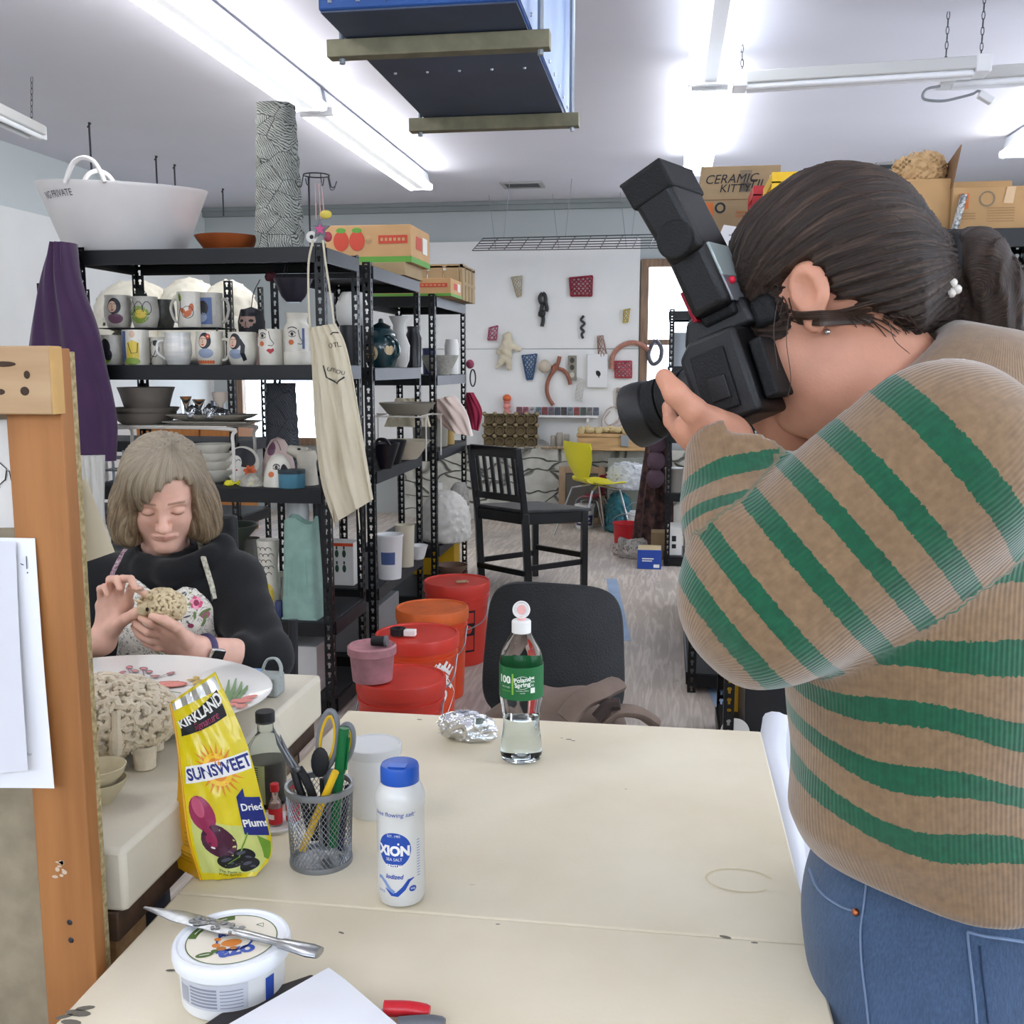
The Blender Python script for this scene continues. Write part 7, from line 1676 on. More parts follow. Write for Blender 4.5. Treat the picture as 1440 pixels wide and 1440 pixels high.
def star2(r,n=5):return[((r if i%2==0 else r*.45)*math.cos(PI/2+PI*i/n),(r if i%2==0 else r*.45)*math.sin(PI/2+PI*i/n))for i in range(2*n)]
XZ=lambda x,y,z:Matrix(((1,0,0,x),(0,0,1,y),(0,1,0,z),(0,0,0,1)))
MB().prism(star2(15*s),-.004,.004,M=XZ(10*s,-18*s,zt-76*s)).build('star',mat('star_grey','6a6a70',.5),t);MB().prism(star2(8*s),-.005,.005,M=XZ(10*s,-18.5*s,zt-76*s)).build('star_inlay',mat('star_pink','c2477a',.5),t)
MB().ell((18*s,-17*s,zt-56*s),(9*s,.006,6*s)).build('butterfly',mat('orn_yellow','cdb84a',.5),t);MB().ell((20*s,-16*s,zt-86*s),(6*s,.008,7*s)).build('bead',mat('orn_red','a8384a',.5),t)
MB().lathe([(3*s,-.003),(8*s,-.003),(8*s,.003),(3*s,.003)],20,M=XZ(-3*s,-17*s,zt-86*s)).build('disc',mat('orn_white','d8d5cc',.5),t);MB().ell((-3*s,-17*s,zt-86*s),(4*s,.004,4*s)).build('disc_centre',M_ink,t)
z3=ZA[2];a,b_=at(150,597,3.93),at(329,597,3.93);zt=a.z;M_rw=mat('riser_white','d6d0c6',.5)
t=thing('shelf_riser','white coated riser with rounded legs on the third shelf','riser',((a.x+b_.x)/2,4.0,z3));Wd=(b_.x-a.x)/2
for yy in(-.09,.13):
 MB().tube(bez([(-Wd,yy,.004),(-Wd,yy,zt-z3-.05),(-Wd+.03,yy,zt-z3-.012),(Wd-.03,yy,zt-z3-.012),(Wd,yy,zt-z3-.05),(Wd,yy,.004)],6),.0075,8).build('leg_hoop',M_rw,t)
MB().box((-Wd+.02,-.1,zt-z3-.008),(Wd-.02,.14,zt-z3)).build('top',M_rw,t,bevel=.003)
M_gw=mat('grey_ware','6d655c',.5,vary=.08);M_gwd=mat('grey_ware_rim','4d463f',.5)
vessel('plate','wide grey plate at the bottom of the stack on the white riser','plate',205,3.99,zt,[(0,0),(30,0),(36,4),(42,14),(43,16)],M_gw,group='grey ware on the white riser',th=2)
vessel('plate','grey plate on the stack just under the grey bowl','plate',207,3.99,zt+.031,[(0,0),(34,0),(40,6),(44,11),(45,13)],M_gw,group='grey ware on the white riser',th=2)
vessel('bowl','deep brown grey bowl topping the plates on the white riser','bowl',208,3.99,zt+.058,[(0,0),(28,0),(30,3),(36,24),(39,32)],M_gw,group='grey ware on the white riser',th=2)
for k,(lab,w,h,zz)in enumerate((('flat grey tray at the right of the white riser',62,6,0),('upper grey tray with turned up edges on the white riser',56,9,.018))):
 o=at(300,590,3.97);s=mpp(300,590,3.97);t=thing('tray',lab,'tray',(o.x,3.97,zt+zz),0,'trays on the white riser')
 MB().grid(lambda u,v:((u-.5)*2*w*s,(v-.5)*.17,h*s*(max(abs(u-.5),abs(v-.5))*2)**4),20,10,thick=.004).build('tray',mat('tray_grey','8a8478',.45),t)
M_glass=mat('thin_glass','eef2f2',.05,trans=1,ior=1.1)
for cx,w,h,lab in((263,8,24,'short clear glass on the grey tray, left of the pink one'),(281,9,20,'clear glass on the grey tray with pink flecks')):vessel('drinking_glass',lab,'glass',cx,3.99,zt+.045,[(0,0),(w*.8,0),(w,h)],M_glass,th=.8)
vessel('goblet','pale goblet standing on the grey trays','goblet',311,3.99,zt+.045,[(0,0),(7,0),(7,1.5),(3,4),(3,12),(9,18),(11,30)],mat('goblet_cream','d8c6b4',.4),th=1)
lumps('foil_wrap','heap of crinkled silver film on the grey trays','wrapping',(258,568,322,582),3.92,zt+.026,mat('silver_film','b4b6b8',.2,.9),9,.006,5,amp=.008,rmin=.012,rmax=.022,depth=.05)
for k in range(4):vessel('bowl',['white bowl under the riser, lowest of the nested stack','white bowl under the riser, second from the bottom','white bowl under the riser, third from the bottom','white bowl under the riser, topmost of the stack'][k],'bowl',303-2*k,4.0,z3+.034*k,[(0,0),(13,0),(18,4),(29-k,15),(31-k,19)],mat('bowl_white','cfcabb',.4),group='white bowls nested under the riser',th=1.5)
o=at(166,668,3.9);t=thing('metal_rack','small silver metal letter rack behind the seated person\'s hair','rack',(o.x,3.9,z3));m=MB()
for zz in(.0,.05,.1):m.tube([(-.05,-.03,zz+.004),(.05,-.03,zz+.004),(.05,.05,zz+.004),(-.05,.05,zz+.004)],.004,6,close=True)
for x in(-.05,0,.05):m.tube([(x,-.03,.004),(x,-.03,.13)],.004,6);m.tube([(x,.05,.004),(x,.05,.13)],.004,6)
m.build('frame',M_galv,t)
o,_,s=px_lathe(337,3.98,z3,[]);t=thing('painted_plate','round painted face plate with an orange flower standing on its edge','plate',(o.x,3.98,z3),0,rx=-.25)
MB().lathe([(0,0),(20*s,0),(26*s,4*s),(25*s,5*s),(0,2*s)],32,M=Matrix.Translation((0,0,26*s))@Matrix.Rotation(PI/2,4,'X')).build('plate',M_gl,t)
dd=Draw().ell(-3*s,0,15*s,18*s,1,layer=1).ell(3*s,9*s,19*s,13*s,0,rot=-.4,layer=2).ell(-8*s,1*s,9*s,11*s,1,layer=3).arc(-11*s,4*s,3*s,.2,2.9,1*s,0,4,8).arc(-4*s,3*s,3*s,.2,2.9,1*s,0,4,8).stroke([(-8*s,3*s),(-10*s,-4*s),(-7*s,-5*s)],1*s,0,4).ell(-7*s,-9*s,3*s,1.2*s,2,layer=4)
for k in range(6):dd.ell(14*s+5*s*math.cos(k),-10*s+4*s*math.sin(k),5*s,3*s,3,rot=k,layer=5)
dd.build('painted_face',[PK[K],PK[WH],PK[RD],mat('flower_orange','d8612a',.5)],t,lambda x,y,l:Vector((x,-5.4*s-l*2+.0*x,26*s+y)),step=.0006)
vessel('bowl','small upturned painted bowl beside the face plate','bowl',353,3.9,z3,[(19,0),(18,6),(12,14),(6,17),(0,17)],mat('speckled_glaze','b8b3a4',.4,c2='8f8a80',vscale=60),open_=False)
def dome(label,cx,Y,r,h,deco,m=M_gl):return vessel('face_sculpture',label,'sculpture',cx,Y,z3,[(0,0),(r,0),(r,3),(r*.92,h*.4),(r*.7,h*.72),(r*.4,h*.93),(0,h)],m,False,deco=deco,dmats=PK)
dome('white dome sculpture painted with one staring eye',390,3.9,22,46,lambda d,s:(d.arc(4*s,28*s,6*s,.1,3.0,1.6*s,K,3,10,ry=4*s),d.arc(4*s,28*s,6*s,3.3,6.1,1*s,K,3,10,ry=3*s),d.ell(4*s,28*s,2.6*s,2.8*s,K,layer=4),d.ell(-4*s,18*s,5*s,4*s,OR),d.ell(18*s,18*s,8*s,14*s,K)))
dome('pink and white arched sculpture behind the eye dome',390,4.08,24,62,lambda d,s:(d.ell(-6*s,46*s,10*s,9*s,PL),d.arc(0,44*s,14*s,0,3.1,1.4*s,K,2,12)),mat('pink_glaze','c9b0a6',.4))
t=vessel('animal_sculpture','pale long faced animal sculpture by the black post','sculpture',430,3.96,z3,[(0,0),(16,0),(15,10),(13,30),(15,40),(12,48),(0,52)],mat('bone_glaze','c4bcaa',.5,vary=.1,vscale=20),False);s=mpp(430,660,3.96)
MB().tube([(0,0,42*s),(-14*s,-2*s,46*s),(-26*s,-3*s,50*s)],[11*s,9*s,6*s],12).build('snout',mat('bone_glaze','c4bcaa'),t,bevel=.003);MB().ell((-8*s,-8*s,50*s),(3*s,2*s,2*s)).build('eye_spot',M_ink,t)
t=vessel('tin','small round blue tin with a dark lid at the shelf edge','tin',408,3.855,z3,[(0,0),(18,0),(18.5,1),(18.5,20),(0,20)],mat('tin_blue','4d8196',.35,.3),False);s=mpp(408,680,3.855);MB().lathe([(0,20*s),(19*s,20*s),(19*s,25*s),(0,25*s)],30).build('lid',mat('tin_lid','23323a',.4),t)
lumps('rubber_glove','crumpled yellow glove lying on the third shelf','glove',(312,676,368,688),3.87,z3,mat('glove_yellow','d8cf2e',.5),9,.006,4,amp=.005,rmin=.010,rmax=.016,depth=.03)
z4=ZA[3]
def glassvase():
 o,_,s=px_lathe(420,3.9,z4,[]);t=thing('glass_vase','tall square frosted aqua glass vase with a jagged rim on the fourth shelf','vase',(o.x,3.9,z4));g=mat('aqua_glass','bcdcd0',.25,trans=.55,ior=1.2,vary=.1,vscale=20)
 def f(u,v):
  a=2*PI*u;k=1/(abs(math.cos(a))**6+abs(math.sin(a))**6)**(1/6);r=(27-5.5*v)*s;r=r if v>.22 else 27*s
  return(r*k*math.cos(a),r*k*math.sin(a)*.8,(142+5*math.sin(a*3+1)*max(0,v-.8)*5)*s*v*(1 if v<1 else 1))
 MB().grid(f,48,24,thick=.004,cu=True).build('wall',g,t,ang=70);MB().box((-26*s,-21*s,0),(26*s,21*s,3*s)).build('base',g,t)
 MB().box((-24.5*s,-19.5*s,3*s),(24.5*s,19.5*s,30*s)).build('thick_base',mat('aqua_deep','8fc4b4',.2,trans=.5,ior=1.2),t,bevel=.004)
 m=MB()
 for i in range(7):m.tube([((-17+5.6*i)*s,-21.8*s,34*s),((-15+5*i)*s,-20.4*s,92*s)],.0012,5)
 m.build('ribs',g,t)
glassvase()
vessel('bottle','pale yellow painted bottle with fish scale marks on the fourth shelf','bottle',371,3.93,z4,[(0,0),(15,0),(16,2),(16,40),(13,70),(15,92),(16,108)],M_gl,deco=lambda d,s:(d.ell(2*s,28*s,11*s,20*s,YE),[d.arc((x+4*(r%2))*s,(58+9*r)*s,5*s,.2,2.9,1*s,K,2,6)for r in range(5)for x in(-10,-2,6)]),dmats=PK)
vessel('jar','small navy jar at the foot of the glass vase','jar',385,3.87,z4,[(0,0),(7,0),(7,22),(5,25),(0,25)],mat('navy_glaze','1d2b55',.3),False)
vessel('cup','cup with blue stripes behind the yellow painted bottle','cup',390,4.0,z4+.0,[(0,0),(9,0),(10,55)],M_gl,deco=lambda d,s:[d.stroke([(x*s,20*s),((x+3)*s,50*s)],1.2*s,BL)for x in range(-8,9,4)],dmats=PK)
vessel('bowl','wide dark green dish at the left of the fourth shelf','bowl',318,4.02,z4+.0,[(0,0),(18,0),(20,95),(38,115),(40,120)],mat('dark_green_glaze','3c4238',.35),th=2)
for cx,r,h,lab,c in((415,16,152,'clear plastic pot at the back of the fourth shelf','c8ccc8'),(446,9,158,'tall black capped bottle behind the glass vase','15151a'),(345,18,90,'grey stoneware jar at the back of the fourth shelf','8d897e')):
 vessel('jar',lab,'jar',cx,4.16,z4,[(0,0),(r*.9,0),(r,3),(r,h*.9),(r*.8,h)],mat('jar_'+c,c,.4),False)
carton('carton','white carton on the lowest shelf of the mug rack',at(386,930,3.9).x,at(448,930,3.9).x,3.88,4.12,ZA[4],ZA[4]+.20,mat('white_carton','c9c8c6',.6))
carton('storage_box','long pale plastic box under the fourth shelf of the mug rack',-2.2,-1.75,3.86,4.2,ZA[4],ZA[4]+.15,mat('box_pale','b4b3b0',.5),'box')
def hang(name,label,cat,left,right,Y,depth,m,folds=5,amp=.012,n=26,group=None,cap=True):
 """a hanging cloth body between two picture edges, with rounded, folded cross sections"""
 L_,R_=[bez([at(x,y,Y)for x,y in e],6)for e in(left,right)];k=min(len(L_),len(R_))-1
 def f(u,v):
  x=v*k;i=min(k-1,int(x));g=x-i;a=L_[i].lerp(L_[i+1],g);b_=R_[i].lerp(R_[i+1],g);c=(a+b_)/2;w=(b_-a)/2;an=2*PI*u
  fo=amp*math.sin(folds*an+3*v)*min(1,.3+v)+amp*.5*math.sin((folds*2+1)*an-7*v)
  p=c+w*math.cos(an);p.y+=(depth+fo)*math.sin(an);p.z+=(b_.z-a.z)*0;return p
 b=MB().grid(f,64,n,cu=True);b.add([f(i/64,0)for i in range(64)],[tuple(range(64))]);b.add([f(i/64,1)for i in range(64)],[tuple(range(63,-1,-1))])
 t=thing(name,label,cat,(L_[0]+R_[0])/2,0,group);b.build('cloth',m,t,world=True,ang=80);return t
M_purp=mat('purple_fleece','3f2546',.95,sheen=.3,bump=.3,bscale=120,vary=.1)
hang('jacket','dark purple fleece jacket hung on the left corner of the mug rack','jacket',((76,342),(62,385),(49,440),(41,500),(38,560),(38,640)),((104,342),(114,400),(136,460),(150,520),(164,590),(163,648)),3.74,.06,M_purp,5,.014)
hang('cloth','crumpled white cloth hanging below the purple jacket','cloth',((112,640),(116,700),(110,760)),((147,640),(146,700),(150,760)),3.70,.03,mat('white_cloth','c9c6bd',.9),6,.012)
M_canvas=mat('cream_canvas','d3c8ae',.9,bump=.25,bscale=300,vary=.05)
ap_=hang('apron','cream canvas apron with black lettering hung from the post of the mug rack','apron',((434,462),(438,500),(441,560),(444,610),(452,680),(470,736)),((472,455),(486,485),(498,540),(508,600),(517,655),(525,702)),3.765,.024,M_canvas,6,.016)
Q=lambda x,y:at(x,y,3.755)
MB().tube(bez([Q(436,464),Q(434,420),Q(434,370),Q(440,338)],6),.010,8,flat=.25).build('neck_strap',M_canvas,ap_,world=True);MB().tube(bez([Q(470,456),Q(464,410),Q(458,370),Q(454,338)],6),.010,8,flat=.25).build('neck_strap',M_canvas,ap_,world=True)
MB().tube(bez([Q(463,610),Q(466,680),Q(470,742)],6),.006,6,flat=.3).build('tie',M_canvas,ap_,world=True);MB().tube(bez([Q(500,620),Q(502,690),Q(506,745)],6),.006,6,flat=.3).build('tie',M_canvas,ap_,world=True)
s=mpp(470,510,3.74);dd=Draw().text('OTL',0,26*s,10*s,0,rot=.15).text('UTSOU',2*s,-10*s,8*s,0,rot=-.25).stroke([(-16*s,-2*s),(-12*s,-18*s),(2*s,-27*s),(14*s,-18*s)],2.2*s).arc(2*s,34*s,10*s,1.2,2.4,1.6*s)
bvA=bvh_of(ap_.children[0])
def apmap(x,y,l):
 p=Q(472,512)+Vector((x,0,y));h=bvA.ray_cast(p-Vector((0,.3,0)),Vector((0,1,0)));return(h[0]if h[0]is not None else p)-Vector((0,.0015+l,0))
dd.build('lettering',[M_ink],ap_,apmap,sub=4*s,world=True)
M_bund=mat('cream_bundle','e6e0cd',.6,vary=.08,vscale=8)
for k,(x0,x1,y0,y1,zz,lab)in enumerate(((150,235,388,470,1.4215,'cream plastic wrapped bundle seen left behind the mugs'),(238,300,394,470,1.4215,'cream plastic wrapped bundle seen in the middle behind the mugs'),(298,352,385,470,1.4215,'cream plastic wrapped bundle seen right behind the mugs'))):
 lumps('plastic_bundle',lab,'bundle',(x0,y0,x1,y1),5.36,zz,M_bund,18,.02,10+k,amp=.012,rmin=.09,rmax=.15,depth=.1)
M_cab=mat('orange_pine','b4763a',.5,c2='a5672f',vscale=4,stretch=(8,8,.8))
a,b_=at(184,600,8.0),at(332,600,8.0)
t=thing('wooden_cabinet','orange pine cabinet far behind the mug rack','cabinet',((a.x+b_.x)/2,8.2,0));w=(b_.x-a.x)/2
MB().box((-w,-.2,0),(w,.2,.93)).build('body',M_cab,t,bevel=.004)
for k in range(3):
 x0=-w+.02+k*(2*w-.02)/3;x1=x0+(2*w-.02)/3-.02;d_=MB().box((x0,-.222,.05),(x1,-.2005,.89)).box((x0+.06,-.226,.11),(x1-.06,-.2215,.83)).build('door',M_cab,t,bevel=.003);MB().ell((x1-.03,-.23,.5),.012,seg=10).build('knob',M_galv,d_)
for cx,h,r,c,lab in((300,62,11,'33405e','dark blue bottle on the pine cabinet'),(316,58,8,'a8aeb4','grey bottle on the pine cabinet'),(190,50,10,'c9c2b4','cream jar on the pine cabinet')):vessel('bottle',lab,'bottle',cx,8.15,.93,[(0,0),(r*.6,0),(r*.6,h*.3),(r*.2,h*.4),(r*.2,h*.5),(0,h*.5)],mat('btl_'+c,c,.3),False)
zb=ZB[1]
t=vessel('teapot','glossy dark teal teapot with cream ovals and a loop handle','teapot',538,4.62,zb,[(0,0),(17,0),(19,2),(24,16),(25,30),(21,46),(12,55),(0,56)],mat('teal_glaze','123338',.18,coat=.5),False,handle=[[(6,-16,40),(16,-20,44),(26,-14,34),(27,-10,18),(18,-14,8)]])
s=mpp(538,490,4.62);MB().lathe([(0,55*s),(13*s,55*s),(14*s,57*s),(4*s,62*s),(3*s,67*s),(0,68*s)],24).build('lid',mat('teal_dark','0e2226',.25),t)
dd=Draw().ell(-8*s,20*s,10*s,11*s,0).ell(18*s,24*s,7*s,7*s,0).ell(-8*s,20*s,11*s,12*s,1,layer=0);dd.build('cream_oval',[mat('oval_cream','c9b48c',.5),M_ink],t,cylmap(lambda zz:float(np.interp(zz,[0,2*s,16*s,30*s,46*s],[17*s,19*s,24*s,25*s,21*s])),-PI/2,0,rref=24*s),sub=4*s,step=.0008)
vessel('vase','grey white long necked vase behind the teal teapot','vase',563,4.95,zb,[(0,0),(10,0),(14,10),(15,30),(9,46),(8,58),(14,70)],mat('pale_grey_glaze','bdbcb6',.3))
vessel('jug','tall black jug at the back of the teapot shelf','jug',583,5.15,zb,[(0,0),(11,0),(12,40),(8,50),(9,56)],mat('black_glaze','14141a',.3))
t=vessel('tin','black tin under the white jug beside the hung apron','tin',497,4.52,zb,[(0,0),(16,0),(16,58),(0,58)],mat('black_tin','25262a',.4),False)
vessel('jug','white round jug stacked on the black tin beside the hung apron','jug',499,4.52,zb+58*mpp(497,480,4.52)+.0005,[(0,0),(18,0),(22,8),(23,26),(17,40),(14,45)],mat('white_gloss','dcdad4',.3))
zb3=ZB[2]
vessel('bowl','black bowl at the front edge of the aisle rack','bowl',541,4.60,zb3,[(0,0),(9,0),(10,3),(19,30),(21,36)],mat('black_glaze','14141a',.3),th=1.5,handle=[[(-8,-18,34),(-4,-20,42),(6,-20,42),(12,-17,34)]])
vessel('bowl','second black bowl behind the first on the aisle rack','bowl',553,4.85,zb3,[(0,0),(9,0),(10,3),(17,26),(19,33)],mat('black_glaze','14141a',.3),th=1.5)
vessel('bowl','cream oval serving bowl under the wire basket','bowl',566,5.1,zb3,[(0,0),(20,0),(24,4),(36,22),(40,26)],mat('cream_ware','c6bda6',.45))
o,_,s=px_lathe(568,5.1,zb3,[]);t=thing('wire_basket','cream wire stand over the cream bowl on the aisle rack','basket',(o.x-.02,5.12,zb3));m=MB()
for yy in(-.17,.17):m.tube(bez([(-.17,yy,.004),(-.17,yy,.2),(-.15,yy,.22),(.15,yy,.22),(.17,yy,.2),(.17,yy,.004)],5),.004,6)
for x in(-.12,-.04,.04,.12):m.tube([(x,-.17,.22),(x,.17,.22)],.003,5)
m.build('frame',M_rw,t)
vessel('bowl','wide grey bowl resting on the cream wire stand','bowl',573,5.12,zb3+.2245,[(0,0),(24,0),(28,2),(38,14),(40,17)],mat('grey_bowl','8f897b',.5))
hang('cloth','cream cloth draped inside the aisle rack behind the bowls','cloth',((556,560),(548,580),(540,600)),((590,560),(600,580),(606,600)),5.5,.03,M_canvas,6,.012)
vessel('bucket','white bucket with a blue label low on the aisle rack','bucket',545,4.7,ZB[3],[(0,0),(16,0),(19,60),(20,61),(20,64)],M_whtpl,deco=lambda d,s:d.rect(-10*s,22*s,14*s,40*s,BL),dmats=PK)
vessel('cup','stacked cream cups beside the white bucket on the aisle rack','cup',567,5.0,ZB[3],[(0,0),(12,0),(14,60)],mat('cream_ware','c6bda6'))
vessel('bowl','white mixing bowl low on the aisle rack behind the bucket','bowl',585,5.2,ZB[3],[(0,0),(8,0),(10,3),(14,18),(15,20)],M_whtpl)
t,w,d_,h=carton('storage_box','clear grey storage bin on the lowest shelf of the aisle rack',-1.72,-1.33,4.5,4.95,ZB[4],ZB[4]+.2,mat('bin_grey','a5a6a8',.35,trans=.2),'bin',top=mat('bin_lid','c4c5c8',.4))
t,w,d_,h=carton('card_box','white card box printed with green bottles low on the aisle rack',at(446,830,4.5).x,at(498,830,4.5).x,4.5,4.62,ZB[3],ZB[3]+.2,M_pap,'box',group=None)
dd=Draw();[dd.ell(x,.08+.07*r,.009,.018,0).rect(x-.004,.1+.07*r,x+.004,.115+.07*r,0)for x in(-.06,-.025,.01,.045)for r in(0,1)];dd.rect(-w,.185,w,.2,1,1);dd.build('print',[mat('print_darkgreen','2c4a38',.6),M_orange],t,planemap((0,-d_-.001,0),(1,0,0),(0,0,1)),step=.0005)
M_stb=mat('tray_card','c2996a',.75,vary=.06);M_stred=mat('tray_red','c2452f',.6);M_stg=mat('tray_green','5f9a3c',.6)
def strawberry(label,x0,x1,y0,y1,z0,z1,group='fruit trays on the racks'):
 t,w,d_,h=carton('fruit_tray',label,x0,x1,y0,y1,z0,z1,M_stb,'box',open_=True,group=group);dd=Draw();dd.rect(-w,0,w,h*.16,2,1,4)
 for x in(-.62,-.25):dd.ell(x*w,h*.58,h*.22,h*.27,1,layer=2);dd.ell(x*w,h*.86,h*.14,h*.07,2,layer=3)
 dd.rect(w*.25,h*.5,w*.92,h*.72,1,2);[dd.rect(w*(.3+.1*i),h*.57,w*(.36+.1*i),h*.65,0,3,2)for i in range(6)];dd.ell(.02*w,h*.6,h*.1,h*.12,3,layer=2)
 dd.build('print',[M_stb,M_stred,M_stg,M_oak],t,planemap((0,-d_-.001,0),(1,0,0),(0,0,1)),step=.0006)
 dd=Draw().rect(-d_,0,d_,h*.16,2,1,4).rect(-d_*.5,h*.4,d_*.1,h*.75,1,1).rect(d_*.2,h*.35,d_*.7,h*.8,3,1);dd.build('print',[M_stb,M_stred,M_stg,M_pap],t,planemap((w+.001,0,0),(0,1,0),(0,0,1)),step=.0006)
 return t
strawberry('open strawberry tray on top of the aisle rack beside the carved tower',-1.69,-1.255,5.0,5.4,1.905,2.085)
carton('fruit_tray','flattened brown tray under the open strawberry tray',-1.68,-1.28,4.98,5.34,1.8405,1.904,M_kraft2,'box')
strawberry('lower orange strawberry tray on the rack nearest the far wall',-1.70,-1.215,5.74,6.05,1.7905,1.89)
t=thing('slatted_crate','brown slatted card crate on the rack nearest the far wall','crate',(-1.42,6.3,1.7905));m=MB()
for i in range(4):
 m.box((-.2+.1*i,-.2,0),(-.12+.1*i,-.185,.2));m.box((-.2+.1*i,.185,0),(-.12+.1*i,.2,.2));m.box((.185,-.2+.105*i,0),(.2,-.12+.105*i,.2));m.box((-.2,-.2+.105*i,0),(-.185,-.12+.105*i,.2))
m.box((-.195,-.195,.0),(.195,.195,.012)).box((-.2,-.2,.19),(.2,-.184,.21)).box((-.2,.184,.19),(.2,.2,.21)).box((.184,-.2,.19),(.2,.2,.21)).box((-.2,-.2,.19),(-.184,.2,.21));m.box((-.2,-.202,.09),(.2,-.183,.11)).box((.183,-.2,.09),(.202,.2,.11));m.build('crate',M_kraft2,t)
zc=ZC[1]
vessel('bowl','big speckled grey bowl on the rack nearest the far wall','bowl',619,5.95,zc,[(0,0),(13,0),(15,3),(25,22),(27,27)],mat('speckle_grey','aba99f',.5,c2='97958c',vscale=60))
vessel('jar','navy jar at the back of the rack nearest the far wall','jar',605,6.3,zc,[(0,0),(9,0),(10,36),(0,37)],mat('navy_glaze','1d2b55'),False)
vessel('pot','white stacked pots on the rack nearest the far wall','pot',636,6.35,zc,[(0,0),(9,0),(10,40),(8,48)],mat('white_gloss','dcdad4'))
zc=ZC[2]
vessel('jar','yellow ochre cylinder jar above the satin cloth','jar',632,6.25,zc,[(0,0),(7,0),(7,66),(0,66)],mat('ochre_jar','b99a5a',.5),False)
M_satin=mat('satin_cloth','d4bcae',.35,sheen=.4,vary=.05)
hang('satin_cloth','pink cream satin cloth draped over the rack edge nearest the far wall','cloth',((606,563),(610,582),(628,602)),((640,557),(656,580),(665,613)),5.86,.10,M_satin,5,.02)
vessel('pot','round pot under the draped satin cloth','pot',605,6.1,zc,[(0,0),(24,0),(26,60),(0,62)],mat('grey_bowl','8f897b'),False)
hang('cloth_bag','crimson cloth bag hanging on the end of the far rack','bag',((655,552),(656,575),(662,602)),((666,552),(678,578),(673,606)),6.68,.03,mat('crimson_cloth','8e1f3c',.9),4,.01)
o=at(661,512,6.66);t=thing('pompom_keyring','dusty pink pompom with a black carabiner on the far rack post','keyring',(o.x,6.66,o.z));MB().ell((0,0,0),(.028,.028,.03),seg=14).build('pompom',mat('dusty_rose','96485c',.95,bump=1,bscale=90),t);MB().tube([(.02+.018*math.cos(a),-.01,-.09+.055*math.sin(a))for a in[2*PI*i/16 for i in range(16)]],.005,6,close=True).build('carabiner',M_dim,t)
zc=ZC[3]
lumps('sack','big rounded white sack low on the rack nearest the far wall','sack',(601,690,655,742),5.95,zc,mat('white_sack','d0ccc4',.7),12,.016,21,amp=.012,rmin=.07,rmax=.11,depth=.1)
lumps('sack','smaller pale sack behind the rounded white sack','sack',(636,668,656,702),6.4,zc,mat('pale_sack','b9b4ac',.7),9,.014,22,amp=.012,rmin=.05,rmax=.08,depth=.06)
for k,(cx,Y,zz,r,h,c,lab)in enumerate(((630,6.0,0,27,22,'6b4c3c','wide brown bowl on the lowest shelf by the tall black chair'),(634,6.0,.06,23,18,'7d6152','brown bowl stacked in the wide brown one'),(612,5.85,.0,18,14,'c4beb2','white bowl on the lowest shelf left of the brown bowls'))):
 vessel('bowl',lab,'bowl',cx,Y if k<2 else 5.8,ZC[4]+zz,[(0,0),(r*.45,0),(r*.5,2),(r*.92,h*.8),(r,h)],mat('bowl_'+c,c,.5))
carton('crate','yellow crate end low on the rack nearest the far wall',-1.6,-1.33,6.32,6.5,ZC[4],ZC[4]+.24,mat('crate_yellow','d9a818',.5),'crate')
vessel('wine_glass','stack of white paper tubs under the middle shelf of the far rack','tub',612,6.3,ZC[3],[(0,0),(9,0),(10,70),(0,70)],M_pap,False)
z=ZR[0]
def lettered(t,w,d_,lst,mats):
 dd=Draw();[dd.text(*a,**k)for a,k in lst];dd.build('lettering',mats,t,planemap((0,-d_-.001,0),(1,0,0),(0,0,1)),step=.0005)
a=at(985,300,4.38);b_=at(1096,300,4.38);zt=at(1040,233,4.38).z
t,w,d_,h=carton('moving_box','brown moving box with black handwriting and an orange square behind the raised flash',a.x,b_.x,4.38,4.72,z,zt,M_kraft2,'box')
dd=Draw().text('CERAMIC',-w*.25,h*.86,.05,0,shear=.3,rot=.02).text('KITTY',-w*.15,h*.76,.045,0,shear=.2).text('TILES',w*.55,h*.80,.05,0,shear=.3).rect(-w*.02,h*.72,w*.28,h*.95,4,1).rect(-w,h*.30,-w*.68,h*.62,1,1)
[dd.rect(w*(.02+.022*i),h*.73,w*(.03+.022*i),h*.82,0,3,2)for i in range(10)]
dd.rect(w*.05,.0,w*.95,h*.38,1,1).text('THE',w*.3,h*.33,.03,2,layer=3,rot=.6,bold=.001).text('HOME',w*.36,h*.25,.042,2,layer=3,rot=.6,bold=.001).text('DEPOT',w*.5,h*.16,.042,2,layer=3,rot=.6,bold=.001)
dd.rect(-w*.1,h*.5,w*.6,h*.52,3,1).rect(-w*.1,h*.46,w*.5,h*.48,3,1);dd.arc(-w*.5,h*.56,.018,0,6.28,.008,0,1,12);dd.stroke([(-w,h*.645),(w,h*.645)],.003,5,1)
dd.build('printing',[M_ink,mat('box_orange','c46a2e',.7),M_kraft2,mat('box_print','a86f45',.8),mat('box_grey','7d6e58',.8),M_kraftd],t,planemap((0,-d_-.001,0),(1,0,0),(0,0,1)),step=.0006)
M_cy=mat('crate_bright_yellow','e8b810',.4);M_cr=mat('crate_red','b8232c',.45)
